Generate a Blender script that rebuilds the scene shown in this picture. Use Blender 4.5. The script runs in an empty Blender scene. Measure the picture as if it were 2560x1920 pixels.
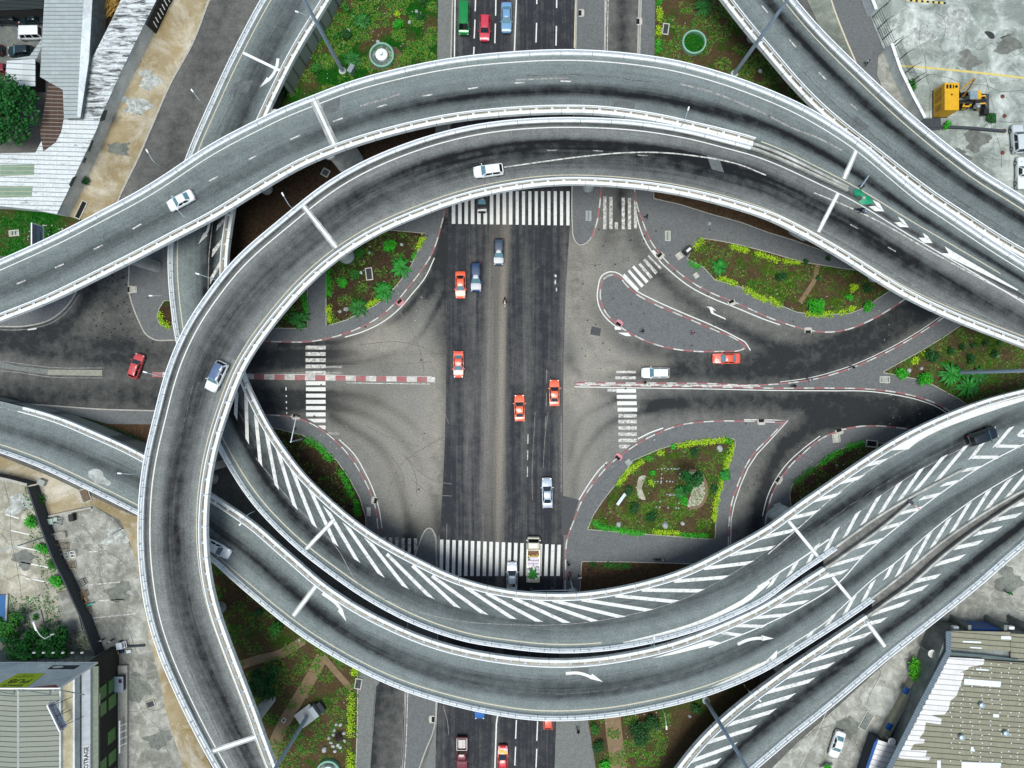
EXPO = 0.87
import bpy, math, random
import numpy as np
from mathutils import Vector, Matrix
from mathutils.bvhtree import BVHTree
random.seed(11); rng = np.random.default_rng(5)
PI = math.pi
H = 110.0; FP = 1694.0          # camera height and focal length in photo pixels
def W(px, py, z=0.0):            # point of height z seen at photo pixel px,py
    k = (H - z) / FP
    return Vector(((px - 1280) * k, (960 - py) * k, z))
scn = bpy.context.scene
COL = scn.collection
# ------------------------------------------------------------------ colours and materials
def hexl(h):
    h = h.lstrip('#'); o = []
    for i in (0, 2, 4):
        v = int(h[i:i + 2], 16) / 255
        o.append(v / 12.92 if v <= .04045 else ((v + .055) / 1.055) ** 2.4)
    return tuple(o)
def C4(c):
    if isinstance(c, str): c = hexl(c)
    return (c[0], c[1], c[2], 1.0)
class NT:
    def __init__(s, name):
        s.m = bpy.data.materials.new(name); s.m.use_nodes = True
        s.t = s.m.node_tree; s.b = s.t.nodes['Principled BSDF']
    def n(s, typ, **kw):
        nd = s.t.nodes.new(typ)
        for k, v in kw.items():
            if k in nd.inputs: nd.inputs[k].default_value = v
            else: setattr(nd, k, v)
        return nd
    def l(s, a, b): s.t.links.new(a, b)
    def noise(s, vec, scale, detail=3, rough=.55, dist=0):
        nd = s.n('ShaderNodeTexNoise'); nd.inputs['Scale'].default_value = scale
        nd.inputs['Detail'].default_value = detail; nd.inputs['Roughness'].default_value = rough
        nd.inputs['Distortion'].default_value = dist
        if vec is not None: s.l(vec, nd.inputs['Vector'])
        return nd.outputs['Fac']
    def ramp(s, fac, stops, interp='LINEAR'):
        nd = s.n('ShaderNodeValToRGB'); cr = nd.color_ramp; cr.interpolation = interp
        while len(cr.elements) < len(stops): cr.elements.new(.5)
        for e, (p, c) in zip(cr.elements, stops):
            e.position = p; e.color = C4(c) if not isinstance(c, (int, float)) else (c, c, c, 1)
        s.l(fac, nd.inputs['Fac']); return nd.outputs['Color']
    def mix(s, fac, a, b, typ='MIX'):
        nd = s.n('ShaderNodeMix'); nd.data_type = 'RGBA'; nd.blend_type = typ
        for v, i in ((fac, 0), (a, 6), (b, 7)):
            if isinstance(v, (int, float)): nd.inputs[i].default_value = v if i == 0 else (v, v, v, 1)
            elif isinstance(v, (tuple, str)): nd.inputs[i].default_value = C4(v)
            else: s.l(v, nd.inputs[i])
        return nd.outputs[2]
    def math(s, op, a, b=0.0, clamp=False):
        nd = s.n('ShaderNodeMath'); nd.operation = op; nd.use_clamp = clamp
        for v, i in ((a, 0), (b, 1)):
            if isinstance(v, (int, float)): nd.inputs[i].default_value = v
            else: s.l(v, nd.inputs[i])
        return nd.outputs[0]
    def obj(s): return s.n('ShaderNodeTexCoord').outputs['Object']
    def geo(s): return s.n('ShaderNodeNewGeometry').outputs['Position']
    def uv(s): return s.n('ShaderNodeTexCoord').outputs['UV']
    def sep(s, v):
        nd = s.n('ShaderNodeSeparateXYZ'); s.l(v, nd.inputs[0]); return nd.outputs
    def scalev(s, v, sc):
        nd = s.n('ShaderNodeMapping'); nd.inputs['Scale'].default_value = sc; s.l(v, nd.inputs[0]); return nd.outputs[0]
    def attr(s, name):
        nd = s.n('ShaderNodeAttribute'); nd.attribute_name = name; return nd.outputs['Fac']
    def bump(s, h, strength=.3, dist=.05):
        nd = s.n('ShaderNodeBump'); nd.inputs['Strength'].default_value = strength; nd.inputs['Distance'].default_value = dist
        s.l(h, nd.inputs['Height']); s.l(nd.outputs[0], s.b.inputs['Normal'])
    def out(s, col, rough=.7, metal=0.0, spec=None, coat=0):
        if isinstance(col, (tuple, str)): s.b.inputs['Base Color'].default_value = C4(col)
        else: s.l(col, s.b.inputs['Base Color'])
        s.b.inputs['Roughness'].default_value = rough; s.b.inputs['Metallic'].default_value = metal
        if spec is not None: s.b.inputs['Specular IOR Level'].default_value = spec
        if coat: s.b.inputs['Coat Weight'].default_value = coat; s.b.inputs['Coat Roughness'].default_value = .08
        return s.m
_mc = {}
def mat(name, col, rough=.6, metal=0.0, var=.18, scale=1.5, spec=None, coat=0, dirt=None):
    if name in _mc: return _mc[name]
    t = NT(name); c = hexl(col) if isinstance(col, str) else col
    f = t.noise(t.obj(), scale, 5, .65)
    lo = tuple(x * (1 - var) for x in c); hi = tuple(min(1, x * (1 + var)) for x in c)
    o = t.ramp(f, [(.3, lo), (.7, hi)])
    if dirt:
        g = t.noise(t.obj(), scale * 2.3, 6, .7)
        o = t.mix(t.ramp(g, [(.55, 0.0), (.72, dirt[1])]), o, dirt[0])
    _mc[name] = t.out(o, rough, metal, spec, coat); return _mc[name]
def m_asphalt(name, light, dark, dust=None, uvs=False, mott=.35, grain=.5, spec=.25, gs=4.2, streak=0):
    t = NT(name); P = t.geo()
    big = t.noise(P, .12, 4, .6); mid = t.noise(P, .7, 5, .65); fine = t.noise(P, gs, 2, .6)
    w = t.attr('wear')
    a = t.math('MULTIPLY', t.math('SUBTRACT', mid, .5), mott * 1.5)
    a = t.math('ADD', a, t.math('MULTIPLY', t.math('SUBTRACT', big, .5), mott))
    if uvs:
        st = t.noise(t.scalev(t.uv(), (.035, 13, 1)), 1.0, 4, .6)
        a = t.math('ADD', a, t.math('MULTIPLY', t.math('SUBTRACT', st, .5), .55))
    if streak:
        for sx, sy, am in ((1.1, .035, 1.0), (3.2, .05, .7)):
            st = t.noise(t.scalev(P, (sx, sy, 1)), 1.0, 4, .65, .15)
            a = t.math('ADD', a, t.math('MULTIPLY', t.math('SUBTRACT', st, .5), streak * am))
    a = t.math('ADD', a, w, True)
    col = t.mix(a, light, dark)
    if dust:
        d = t.math('MULTIPLY', t.attr('dust'), t.ramp(mid, [(.3, .45), (.65, 1.0)]), True)
        col = t.mix(d, col, dust)
    g = t.ramp(fine, [(.3, 1 - grain), (.7, 1 + grain)])
    g2 = t.noise(P, 1.9, 3, .7); spots = t.ramp(g2, [(.26, .55), (.36, 1.0)])
    col = t.mix(1.0, col, g, 'MULTIPLY'); col = t.mix(.8, col, spots, 'MULTIPLY')
    t.bump(fine, .25, .02)
    return t.out(col, .88, 0, spec)
def m_paint(name, col, wearcol, amount=.5, scale=2.2):
    t = NT(name); P = t.geo()
    f = t.noise(P, scale, 6, .75)
    k = t.ramp(f, [(.62 - .3 * amount, 0.0), (.72 - .22 * amount, 1.0)])
    g = t.noise(P, 9, 2); c = t.mix(t.ramp(g, [(.3, .0), (.7, .16)]), col, wearcol)
    return t.out(t.mix(t.math('MULTIPLY', k, min(1, amount * 1.3)), c, wearcol), .7)
def m_soil(name, soil, soil2, grass, grass2, green=.5, scale=.35):
    t = NT(name); P = t.geo()
    a = t.noise(P, scale, 6, .65, .3); b = t.noise(P, 2.6, 5, .7); c = t.noise(P, 7, 3, .7); e = t.noise(P, .16, 3, .5)
    s = t.mix(t.ramp(b, [(.35, 0.0), (.65, 1.0)]), soil, soil2)
    g = t.mix(t.ramp(b, [(.38, 0.0), (.62, 1.0)]), grass, grass2)
    k = t.math('ADD', t.math('MULTIPLY', a, .8), t.math('ADD', t.math('MULTIPLY', c, .35), t.math('MULTIPLY', e, .5)))
    lo = .83 + (.5 - green) * .75
    col = t.mix(t.ramp(k, [(lo - .06, 0.0), (lo + .07, 1.0)]), s, g)
    col = t.mix(1.0, col, t.ramp(c, [(.3, .6), (.7, 1.4)]), 'MULTIPLY')
    t.bump(b, .6, .15)
    return t.out(col, .95, 0, .1)
def m_concrete(name, a, b, c, joint=None, scale=.3, ang=0.0, jw=4.0, p2=.55):
    t = NT(name); P = t.geo()
    n1 = t.noise(P, scale, 6, .68, .4); n2 = t.noise(P, p2, 8, .72, .5); n3 = t.noise(P, 6, 3, .7)
    col = t.mix(t.ramp(n1, [(.35, 0.0), (.62, 1.0)]), a, b)
    col = t.mix(t.ramp(n2, [(.46, 0.0), (.66, .85)]), col, c)
    n4 = t.noise(P, .09, 4, .6); col = t.mix(1.0, col, t.ramp(n3, [(.3, .88), (.7, 1.12)]), 'MULTIPLY'); col = t.mix(1.0, col, t.ramp(n4, [(.35, .78), (.65, 1.15)]), 'MULTIPLY')
    n5 = t.noise(P, 2.2, 8, .8, .6); col = t.mix(1.0, col, t.ramp(n5, [(.33, .5), (.42, 1.0)]), 'MULTIPLY')
    if joint:
        mp = t.n('ShaderNodeMapping'); mp.inputs['Rotation'].default_value = (0, 0, ang); t.l(P, mp.inputs[0])
        br = t.n('ShaderNodeTexBrick'); br.offset = 0; t.l(mp.outputs[0], br.inputs['Vector'])
        br.inputs['Scale'].default_value = 1; br.inputs['Mortar Size'].default_value = .035
        br.inputs['Brick Width'].default_value = jw; br.inputs['Row Height'].default_value = jw
        br.inputs['Color1'].default_value = (1, 1, 1, 1); br.inputs['Color2'].default_value = (.86, .86, .86, 1)
        br.inputs['Mortar'].default_value = (joint, joint, joint, 1)
        col = t.mix(1.0, col, br.outputs['Color'], 'MULTIPLY')
    return t.out(col, .9, 0, .2)
def m_sheet(name, base, line, stain, pitch=.7, ang=0.0, stains=.5, sheet=1.1, rib=.18, stain_scale=.45):
    # corrugated or tiled roof: overlap lines across the slope, small ribs along it, stains of their own shape
    t = NT(name); P = t.geo()
    mp = t.n('ShaderNodeMapping'); mp.inputs['Rotation'].default_value = (0, 0, ang); t.l(P, mp.inputs[0])
    v = mp.outputs[0]; X = t.sep(v)
    jit = t.math('MULTIPLY', t.noise(P, .5, 2), .12)
    fy = t.math('FRACT', t.math('ADD', t.math('DIVIDE', X['Y'], pitch), jit))
    ln = t.ramp(fy, [(.0, 1.0), (.13, 1.0), (.2, 0.0)])
    fx = t.math('FRACT', t.math('DIVIDE', X['X'], sheet)); lx = t.ramp(fx, [(0.0, .16), (.06, .16), (.1, 0.0)])
    n1 = t.noise(t.scalev(v, (.35, 1.6, 1)), stain_scale * 2, 6, .7); n2 = t.noise(P, 3, 5, .7)
    cell = t.n('ShaderNodeTexBrick'); t.l(v, cell.inputs['Vector']); cell.inputs['Scale'].default_value = 1
    cell.inputs['Brick Width'].default_value = sheet; cell.inputs['Row Height'].default_value = pitch; cell.inputs['Mortar Size'].default_value = 0
    cell.inputs['Color1'].default_value = (.9, .9, .9, 1); cell.inputs['Color2'].default_value = (1.05, 1.05, 1.05, 1)
    col = t.mix(t.ramp(n2, [(.35, 0.0), (.75, .35)]), base, stain)
    col = t.mix(.8, col, cell.outputs['Color'], 'MULTIPLY')
    s = t.ramp(n1, [(.68 - .3 * stains, 0.0), (.8 - .3 * stains, 1.0)])
    col = t.mix(t.math('MULTIPLY', s, .9 if stains > .25 else .35), col, stain)
    col = t.mix(t.math('MAXIMUM', ln, lx), col, line)
    w = t.math('SINE', t.math('MULTIPLY', X['X'], 2 * PI / rib))
    t.bump(t.math('ADD', t.math('MULTIPLY', w, .5), fy), .35, .05)
    return t.out(col, .6, 0, .3)
def m_leaf(name, a, b, rough=.55):
    t = NT(name)
    g = t.n('ShaderNodeNewGeometry'); f = g.outputs['Random Per Island']
    n = t.noise(t.geo(), .9, 3)
    k = t.math('ADD', t.math('MULTIPLY', f, .65), t.math('MULTIPLY', n, .5))
    col = t.ramp(k, [(.15, a), (.85, b)])
    m = t.out(col, rough, 0, .3)
    t.b.inputs['Subsurface Weight'].default_value = 0
    return m
# ------------------------------------------------------------------ mesh builder
class MB:
    def __init__(s): s.v = []; s.f = []; s.uv = {}; s.mi = []; s.att = {}
    def add(s, pts, faces, mi=0):
        o = len(s.v); s.v += [tuple(p) for p in pts]
        s.f += [tuple(i + o for i in f) for f in faces]; s.mi += [mi] * len(faces); return o
    def quad(s, a, b, c, d, mi=0): s.add([a, b, c, d], [(0, 1, 2, 3)], mi)
    def box(s, c, d, rz=0.0, mi=0, taper=1.0, mtx=None):
        hx, hy, hz = d[0] / 2, d[1] / 2, d[2] / 2
        P = [(-hx, -hy, -hz), (hx, -hy, -hz), (hx, hy, -hz), (-hx, hy, -hz)] + [(x * taper, y * taper, hz) for x, y in ((-hx, -hy), (hx, -hy), (hx, hy), (-hx, hy))]
        M = Matrix.Translation(c) @ Matrix.Rotation(rz, 4, 'Z')
        if mtx is not None: M = mtx @ M
        s.add([M @ Vector(p) for p in P], [(3, 2, 1, 0), (4, 5, 6, 7), (0, 1, 5, 4), (1, 2, 6, 5), (2, 3, 7, 6), (3, 0, 4, 7)], mi)
    def bar(s, a, b, w, h=None, mi=0):      # square bar from a to b
        a = Vector(a); b = Vector(b); d = (b - a); L = d.length
        if L < 1e-6: return
        d.normalize(); u = d.cross(Vector((0, 0, 1)))
        if u.length < 1e-3: u = Vector((1, 0, 0))
        u.normalize(); n = u.cross(d); h = w if h is None else h
        P = [q + u * x * w / 2 + n * y * h / 2 for q in (a, b) for x, y in ((-1, -1), (1, -1), (1, 1), (-1, 1))]
        s.add(P, [(3, 2, 1, 0), (4, 5, 6, 7), (0, 1, 5, 4), (1, 2, 6, 5), (2, 3, 7, 6), (3, 0, 4, 7)], mi)
    def tube(s, path, r, n=8, mi=0, cap=True):
        path = [Vector(p) for p in path]; R = r if isinstance(r, (list, tuple)) else [r] * len(path)
        rings = []; o = len(s.v); up = Vector((0, 0, 1))
        for i, p in enumerate(path):
            d = path[min(i + 1, len(path) - 1)] - path[max(i - 1, 0)]
            d.normalize(); u = d.cross(up)
            if u.length < .05: u = d.cross(Vector((1, 0, 0)))
            u.normalize(); w = u.cross(d)
            s.v += [tuple(p + (u * math.cos(2 * PI * k / n) + w * math.sin(2 * PI * k / n)) * R[i]) for k in range(n)]
        fs = [(o + i * n + k, o + i * n + (k + 1) % n, o + (i + 1) * n + (k + 1) % n, o + (i + 1) * n + k) for i in range(len(path) - 1) for k in range(n)]
        if cap: fs += [tuple(o + k for k in range(n))[::-1], tuple(o + (len(path) - 1) * n + k for k in range(n))]
        s.f += fs; s.mi += [mi] * len(fs)
    def lathe(s, c, prof, n=24, mi=0, cap=True):   # prof: (radius, z)
        o = len(s.v); c = Vector(c)
        for r, z in prof: s.v += [(c.x + r * math.cos(2 * PI * k / n), c.y + r * math.sin(2 * PI * k / n), c.z + z) for k in range(n)]
        fs = [(o + i * n + k, o + i * n + (k + 1) % n, o + (i + 1) * n + (k + 1) % n, o + (i + 1) * n + k) for i in range(len(prof) - 1) for k in range(n)]
        if cap: fs += [tuple(o + k for k in range(n))[::-1], tuple(o + (len(prof) - 1) * n + k for k in range(n))]
        s.f += fs; s.mi += [mi] * len(fs)
    def prism(s, pts, z0, z1, mi=0, bottom=False):     # pts: world xy polygon
        pts = [Vector(p) for p in pts]
        A = sum(p.x * q.y - q.x * p.y for p, q in zip(pts, pts[1:] + pts[:1]))
        if A < 0: pts = pts[::-1]
        n = len(pts)
        P = [(p.x, p.y, z0) for p in pts] + [(p.x, p.y, z1) for p in pts]
        fs = [tuple(range(n, 2 * n))] + [(i, (i + 1) % n, n + (i + 1) % n, n + i) for i in range(n)]
        if bottom: fs.append(tuple(range(n))[::-1])
        s.add(P, fs, mi)
    def strip(s, path, profile, mi=0, caps=True, uvscale=1.0, dz=None):
        # sweep a profile [(offset to the left of travel, height)] along a path of points
        path = [Vector(p) for p in path]; o = len(s.v); m = len(profile); n = len(path); L = 0; N = []
        for i in range(n):
            d = path[min(i + 1, n - 1)] - path[max(i - 1, 0)]; d.z = 0; d.normalize(); N.append(Vector((-d.y, d.x, 0)))
        for i, p in enumerate(path):
            if i: L += (p - path[i - 1]).length
            for j, (a, h) in enumerate(profile):
                q = p + N[i] * a; s.uv[len(s.v)] = (L * uvscale, j / (m - 1)); s.v.append((q.x, q.y, p.z + h))
        fs = [(o + i * m + j, o + i * m + j + 1, o + (i + 1) * m + j + 1, o + (i + 1) * m + j)[::-1] for i in range(n - 1) for j in range(m - 1)]
        if caps and m > 2: fs += [tuple(o + j for j in range(m)), tuple(o + (n - 1) * m + j for j in range(m))[::-1]]
        s.f += fs; s.mi += [mi] * len(fs)
    def leaf(s, p, L, w, up=.5, mi=0):
        a = random.uniform(0, 2 * PI); e = random.uniform(-.5, 1.0) * (1 - up)
        d = Vector((math.cos(a) * math.cos(e), math.sin(a) * math.cos(e), math.sin(e)))
        t = Vector((-math.sin(a), math.cos(a), random.uniform(-.6, .6))).normalized()
        p = Vector(p); s.add([p, p + d * L * .5 + t * w * .5, p + d * L, p + d * L * .5 - t * w * .5], [(0, 1, 2, 3)], mi)
    def blob(s, c, r, n, L, w, mi=0, up=.5, shell=.45):
        c = Vector(c)
        for _ in range(n):
            d = Vector((random.gauss(0, 1), random.gauss(0, 1), random.gauss(0, 1))).normalized()
            k = (shell + (1 - shell) * random.random()); p = Vector((d.x * r[0] * k, d.y * r[1] * k, d.z * r[2] * k)) + c
            if p.z < .02: p.z = .02 + random.random() * .05
            s.leaf(p, L * random.uniform(.6, 1.3), w * random.uniform(.6, 1.3), up, mi)
    def build(s, name, mats, parent=None, smooth=False, loc=None, rz=0.0):
        me = bpy.data.meshes.new(name); me.from_pydata(s.v, [], s.f); 
        mats = mats if isinstance(mats, (list, tuple)) else [mats]
        for m in mats: me.materials.append(m)
        if len(mats) > 1: me.polygons.foreach_set('material_index', s.mi)
        if s.uv:
            ul = me.uv_layers.new(name='UVMap'); li = np.zeros(len(me.loops), dtype=np.int32); me.loops.foreach_get('vertex_index', li)
            U = np.zeros((len(s.v), 2), dtype=np.float32)
            for k, q in s.uv.items(): U[k] = q
            ul.data.foreach_set('uv', U[li].ravel())
        for k, vals in s.att.items():
            a = me.attributes.new(k, 'FLOAT', 'POINT'); a.data.foreach_set('value', np.asarray(vals, dtype=np.float32))
        if smooth: me.polygons.foreach_set('use_smooth', [True] * len(me.polygons)); 
        me.update(); me.validate()
        if smooth and smooth is not True: me.set_sharp_from_angle(angle=math.radians(smooth))
        o = bpy.data.objects.new(name, me); COL.objects.link(o)
        if parent is not None: o.parent = parent
        if loc is not None: o.location = loc
        if rz: o.rotation_euler = (0, 0, rz)
        return o
def tag(o, label, cat, group=None, kind=None):
    if label: o['label'] = label
    if cat: o['category'] = cat
    if group: o['group'] = group
    if kind: o['kind'] = kind
    return o
def empty(name, loc, label, cat, group=None, rz=0.0, mtx=None):
    o = bpy.data.objects.new(name, None); o.empty_display_size = .3; COL.objects.link(o)
    o.location = loc; o.rotation_euler = (0, 0, rz)
    if mtx is not None: o.matrix_world = mtx
    return tag(o, label, cat, group)
def struct(o): o['kind'] = 'structure'; return o
def copy_tree(o, parent=None):
    c = o.copy(); COL.objects.link(c)
    if parent is not None: c.parent = parent
    for ch in [x for x in bpy.data.objects if x.parent == o]: copy_tree(ch, c)
    return c
# ------------------------------------------------------------------ curves
def cat(pts, closed=False, step=8.0):
    P = [Vector((p[0], p[1])) for p in pts]; n = len(P); out = []
    rng_ = range(n if closed else n - 1)
    for i in rng_:
        p1 = P[i]; p2 = P[(i + 1) % n]
        p0 = P[(i - 1) % n] if (closed or i > 0) else p1 * 2 - p2
        p3 = P[(i + 2) % n] if (closed or i < n - 2) else p2 * 2 - p1
        m = max(1, int((p2 - p1).length / step))
        # centripetal-like tangents keep uneven spacing tame
        d1 = max((p2 - p1).length, 1e-6); d0 = max((p1 - p0).length, 1e-6); d2 = max((p3 - p2).length, 1e-6)
        t1 = ((p1 - p0) / d0 * d1 + (p2 - p1) / d1 * d0) / (d0 + d1) * d1
        t2 = ((p2 - p1) / d1 * d2 + (p3 - p2) / d2 * d1) / (d1 + d2) * d1
        for k in range(m):
            t = k / m; a = t * t; b = a * t
            out.append(p1 * (2 * b - 3 * a + 1) + t1 * (b - 2 * a + t) + p2 * (-2 * b + 3 * a) + t2 * (b - a))
    if not closed: out.append(P[-1])
    return out
def resample(P, n):
    L = [0.0]
    for a, b in zip(P, P[1:]): L.append(L[-1] + (b - a).length)
    X = np.interp(np.linspace(0, L[-1], n), L, [p[0] for p in P]); Y = np.interp(np.linspace(0, L[-1], n), L, [p[1] for p in P])
    return [Vector((x, y)) for x, y in zip(X, Y)]
def relax(P, it=30):
    P = [p.copy() for p in P]
    for _ in range(it):
        Q = [p.copy() for p in P]
        for i in range(1, len(P) - 1): Q[i] = P[i] * .5 + (P[i - 1] + P[i + 1]) * .25
        P = Q
    return P
def wpath(pts, z=0.0, smooth=True, step=8): return [W(p[0], p[1], z) for p in (cat(pts, step=step) if smooth else pts)]
def wear_of(X, Y, tracks):     # tracks: (points in photo px, sigma px, amount)
    w = np.zeros_like(X)
    for pts, sg, am in tracks:
        P = cat(pts, step=25); best = np.full_like(X, 1e9)
        for a, b in zip(P, P[1:]):
            dx, dy = b.x - a.x, b.y - a.y; L2 = dx * dx + dy * dy + 1e-9
            t = np.clip(((X - a.x) * dx + (Y - a.y) * dy) / L2, 0, 1)
            best = np.minimum(best, (X - a.x - t * dx) ** 2 + (Y - a.y - t * dy) ** 2)
        w = w + am * np.exp(-best / (2 * sg * sg))
    return w
# ------------------------------------------------------------------ camera, sky, sun
cam = bpy.data.cameras.new('camera'); co = bpy.data.objects.new('camera', cam); COL.objects.link(co)
co.location = (0, 0, H); co.rotation_euler = (0, 0, 0)
cam.sensor_width = 36; cam.lens = 36 * FP / 2560; cam.clip_end = 4000; cam.clip_start = .5
scn.camera = co
wd = bpy.data.worlds.new('World'); scn.world = wd; wd.use_nodes = True
sky = wd.node_tree.nodes.new('ShaderNodeTexSky'); sky.sky_type = 'NISHITA'; sky.sun_disc = False
SE, SR = math.radians(78), math.radians(200)
sky.sun_elevation = SE; sky.sun_rotation = SR; sky.air_density = 1.6; sky.dust_density = 3.0; sky.ozone_density = 1.5
bg = wd.node_tree.nodes['Background']; bg.inputs['Strength'].default_value = .06
wd.node_tree.links.new(sky.outputs[0], bg.inputs[0])
sl = bpy.data.lights.new('sun', 'SUN'); so = bpy.data.objects.new('sun', sl); COL.objects.link(so)
sl.energy = 1.5; sl.angle = math.radians(28); sl.color = (.97, 1, .975)
so.rotation_euler = (PI / 2 - SE, 0, PI - SR); so.location = (0, 0, 60)
scn.view_settings.view_transform = 'Standard'; scn.view_settings.look = 'None'
scn.view_settings.exposure = EXPO; scn.view_settings.gamma = 1
# ------------------------------------------------------------------ ground materials
M_ground = m_soil('ground_dirt', '#6d5c45', '#4f4234', '#3d4a24', '#2c3d17', .25)
M_road = m_asphalt('worn_asphalt', '#7e7d77', '#2b2d2e', '#9a9589', mott=.6, grain=.22)
M_road2 = m_asphalt('dark_asphalt', '#85827c', '#303236', '#918777', mott=.4, grain=.24, streak=.7)
M_pave = m_asphalt('pavement_asphalt', '#696b6b', '#444748', mott=.5, grain=.2)
M_pave2 = m_asphalt('pavement_slabs', '#737672', '#4e5251', mott=.5, grain=.2)
M_kerbc = mat('kerb_concrete', '#a8a69c', .85, var=.25, scale=3, dirt=('#5b5850', .5))
M_white = m_paint('road_paint', '#e4e4de', '#8d8b86', .3)
M_whitew = m_paint('road_paint_worn', '#dcdad2', '#6f6b66', .62)
M_faint = m_paint('road_paint_faint', '#a9a7a1', '#6f6d6a', .7)
M_cream = m_paint('road_paint_cream', '#cfc7ad', '#8f8b80', .35)
M_yellow = m_paint('yellow_paint', '#d8c25a', '#a3a08d', .5)
M_soilA = m_soil('bed_soil', '#4c3e2d', '#2f261b', '#265010', '#14380a', .38)
M_soilB = m_soil('bed_soil_grassy', '#5b4d35', '#3f3524', '#486018', '#20480e', .46, .5)
M_lawn = m_soil('lawn_grass', '#54482d', '#3f3823', '#17550f', '#0c3d08', .55, .22)
M_lawn2 = m_soil('lawn_dry', '#574833', '#453926', '#365216', '#1f450d', .41, .3)
M_dirt = m_soil('bare_soil', '#5a4734', '#3d2f22', '#3a4a1e', '#2a3d14', .22, .4)
M_dark = m_soil('shaded_soil', '#3d3023', '#261d15', '#253314', '#1a280d', .2, .4)  # soil colour darkened to paint in the shade below the decks
M_sand = m_concrete('sandy_verge', '#94825c', '#a89c80', '#cfcabb', scale=.09, p2=.16)
M_sandw = m_concrete('pale_sand', '#b5ad97', '#9c937b', '#dedbd0', scale=.2)
M_yard = m_concrete('yard_concrete', '#7d867e', '#9fa79f', '#e2e8e0', .72, .16, .09, 6.2, .22)
M_lot = m_concrete('lot_concrete', '#8f8b7c', '#aca794', '#cdcabb', .62, .2, .26, 5.5)
M_lot2 = m_concrete('lot_concrete_worn', '#7b7b72', '#a1a196', '#c4c4ba', .7, .25, .2, 6.0)
M_lot3 = m_concrete('forecourt_concrete', '#87877d', '#9d9d93', '#cacbc1', .8, .14, .8, 9.0)
M_path = mat('path_sand', '#7d6a50', .95, var=.2, scale=2)
# kerb stones painted red and white in turn
t = NT('red_white_kerb'); X = t.sep(t.uv())
fr = t.math('FRACT', t.math('DIVIDE', X['X'], 3.3)); sw = t.math('LESS_THAN', fr, .5)
cc = t.mix(sw, '#d9d6cf', '#a8545a'); nn = t.noise(t.geo(), 1.3, 5, .7)
cc = t.mix(t.ramp(nn, [(.42, .1), (.66, .75)]), cc, '#8a827b')
M_rw = t.out(cc, .8)
# ------------------------------------------------------------------ ground and carriageways
g = MB(); g.prism([(-900, -900), (900, -900), (900, 900), (-900, 900)], -1.0, -.03)
gnd = struct(g.build('ground', M_ground))
nx, ny = 400, 300
gx = np.linspace(-100, 100, nx); gy = np.linspace(-75, 75, ny)
GX, GY = np.meshgrid(gx, gy)
PX = GX / H * FP + 1280; PY = 960 - GY / H * FP
me = MB(); me.v = [(float(a), float(b), 0.0) for a, b in zip(GX.ravel(), GY.ravel())]
me.f = [(j * nx + i, j * nx + i + 1, (j + 1) * nx + i + 1, (j + 1) * nx + i) for j in range(ny - 1) for i in range(nx - 1)]; me.mi = [0] * len(me.f)
dark = [([(1085, 660), (1040, 760), (950, 835), (840, 880), (690, 895), (560, 900)], 17, .5), ([(560, 890), (760, 893), (960, 900)], 16, .55),
 ([(540, 1000), (700, 1003), (800, 1005), (930, 1000)], 20, .8), ([(520, 985), (640, 990), (760, 990)], 32, .45),
 ([(-60, 850), (100, 850), (250, 868), (420, 890), (600, 893)], 22, .55), ([(230, 720), (190, 790), (120, 830), (0, 842), (-60, 845)], 11, .6), ([(-60, 860), (60, 880), (200, 900), (330, 905)], 10, .3),
 ([(-60, 985), (150, 990), (400, 990), (560, 990)], 25, .6), ([(270, 700), (285, 790), (300, 840)], 26, .38),
 ([(1455, 730), (1500, 815), (1580, 866), (1700, 890), (1850, 905), (2000, 882), (2170, 820), (2340, 725), (2420, 680)], 16, .75),
 ([(1590, 928), (1850, 938), (2000, 928), (2150, 880), (2330, 775), (2450, 700)], 13, .7), ([(1480, 930), (1600, 935), (1700, 938)], 14, .3),
 ([(1640, 1015), (1800, 1008), (1950, 1006), (2080, 1010), (2250, 1035), (2420, 1070)], 17, .75), ([(2080, 1000), (2250, 1020), (2420, 1075)], 38, .35),
 ([(2230, 1048), (2060, 1052), (1965, 1110), (1905, 1240), (1872, 1400), (1850, 1500)], 12, .7), ([(2230, 1040), (2060, 1062), (1940, 1180), (1885, 1330)], 24, .22),
 ([(1555, -40), (1556, 150)], 9, .6), ([(1556, 440), (1556, 560)], 8, .55), ([(1570, 520), (1592, 610), (1660, 700), (1780, 790), (1960, 880)], 9, .5), ([(1545, 500), (1525, 580), (1480, 650), (1420, 670)], 10, .4),
 ([(1640, 690), (1760, 785), (1900, 850)], 14, .3), ([(960, 1690), (935, 1800), (918, 1960)], 12, .75), ([(985, 1700), (970, 1960)], 12, .35),
 ([(1040, 1300), (1030, 1400)], 14, .75), ([(1025, 1390), (1000, 1500)], 16, .5), ([(1590, 700), (1640, 690)], 10, .2),
 ([(1545, 975), (1640, 985), (1900, 985)], 12, .2), ([(420, 100), (380, 260), (350, 420)], 14, .2), ([(560, 0), (470, 260), (400, 480)], 18, .28)]
faint = [([(1000, 700), (1010, 760), (1050, 880), (1060, 960)], 2, .3), ([(910, 1060), (1000, 1100), (1050, 1120)], 2.5, .35), ([(1010, 1130), (1040, 1190), (1130, 1210)], 2, .4)]
w = .72 * wear_of(PX, PY, [(a, sg * 1.25, am) for a, sg, am in dark])
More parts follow.
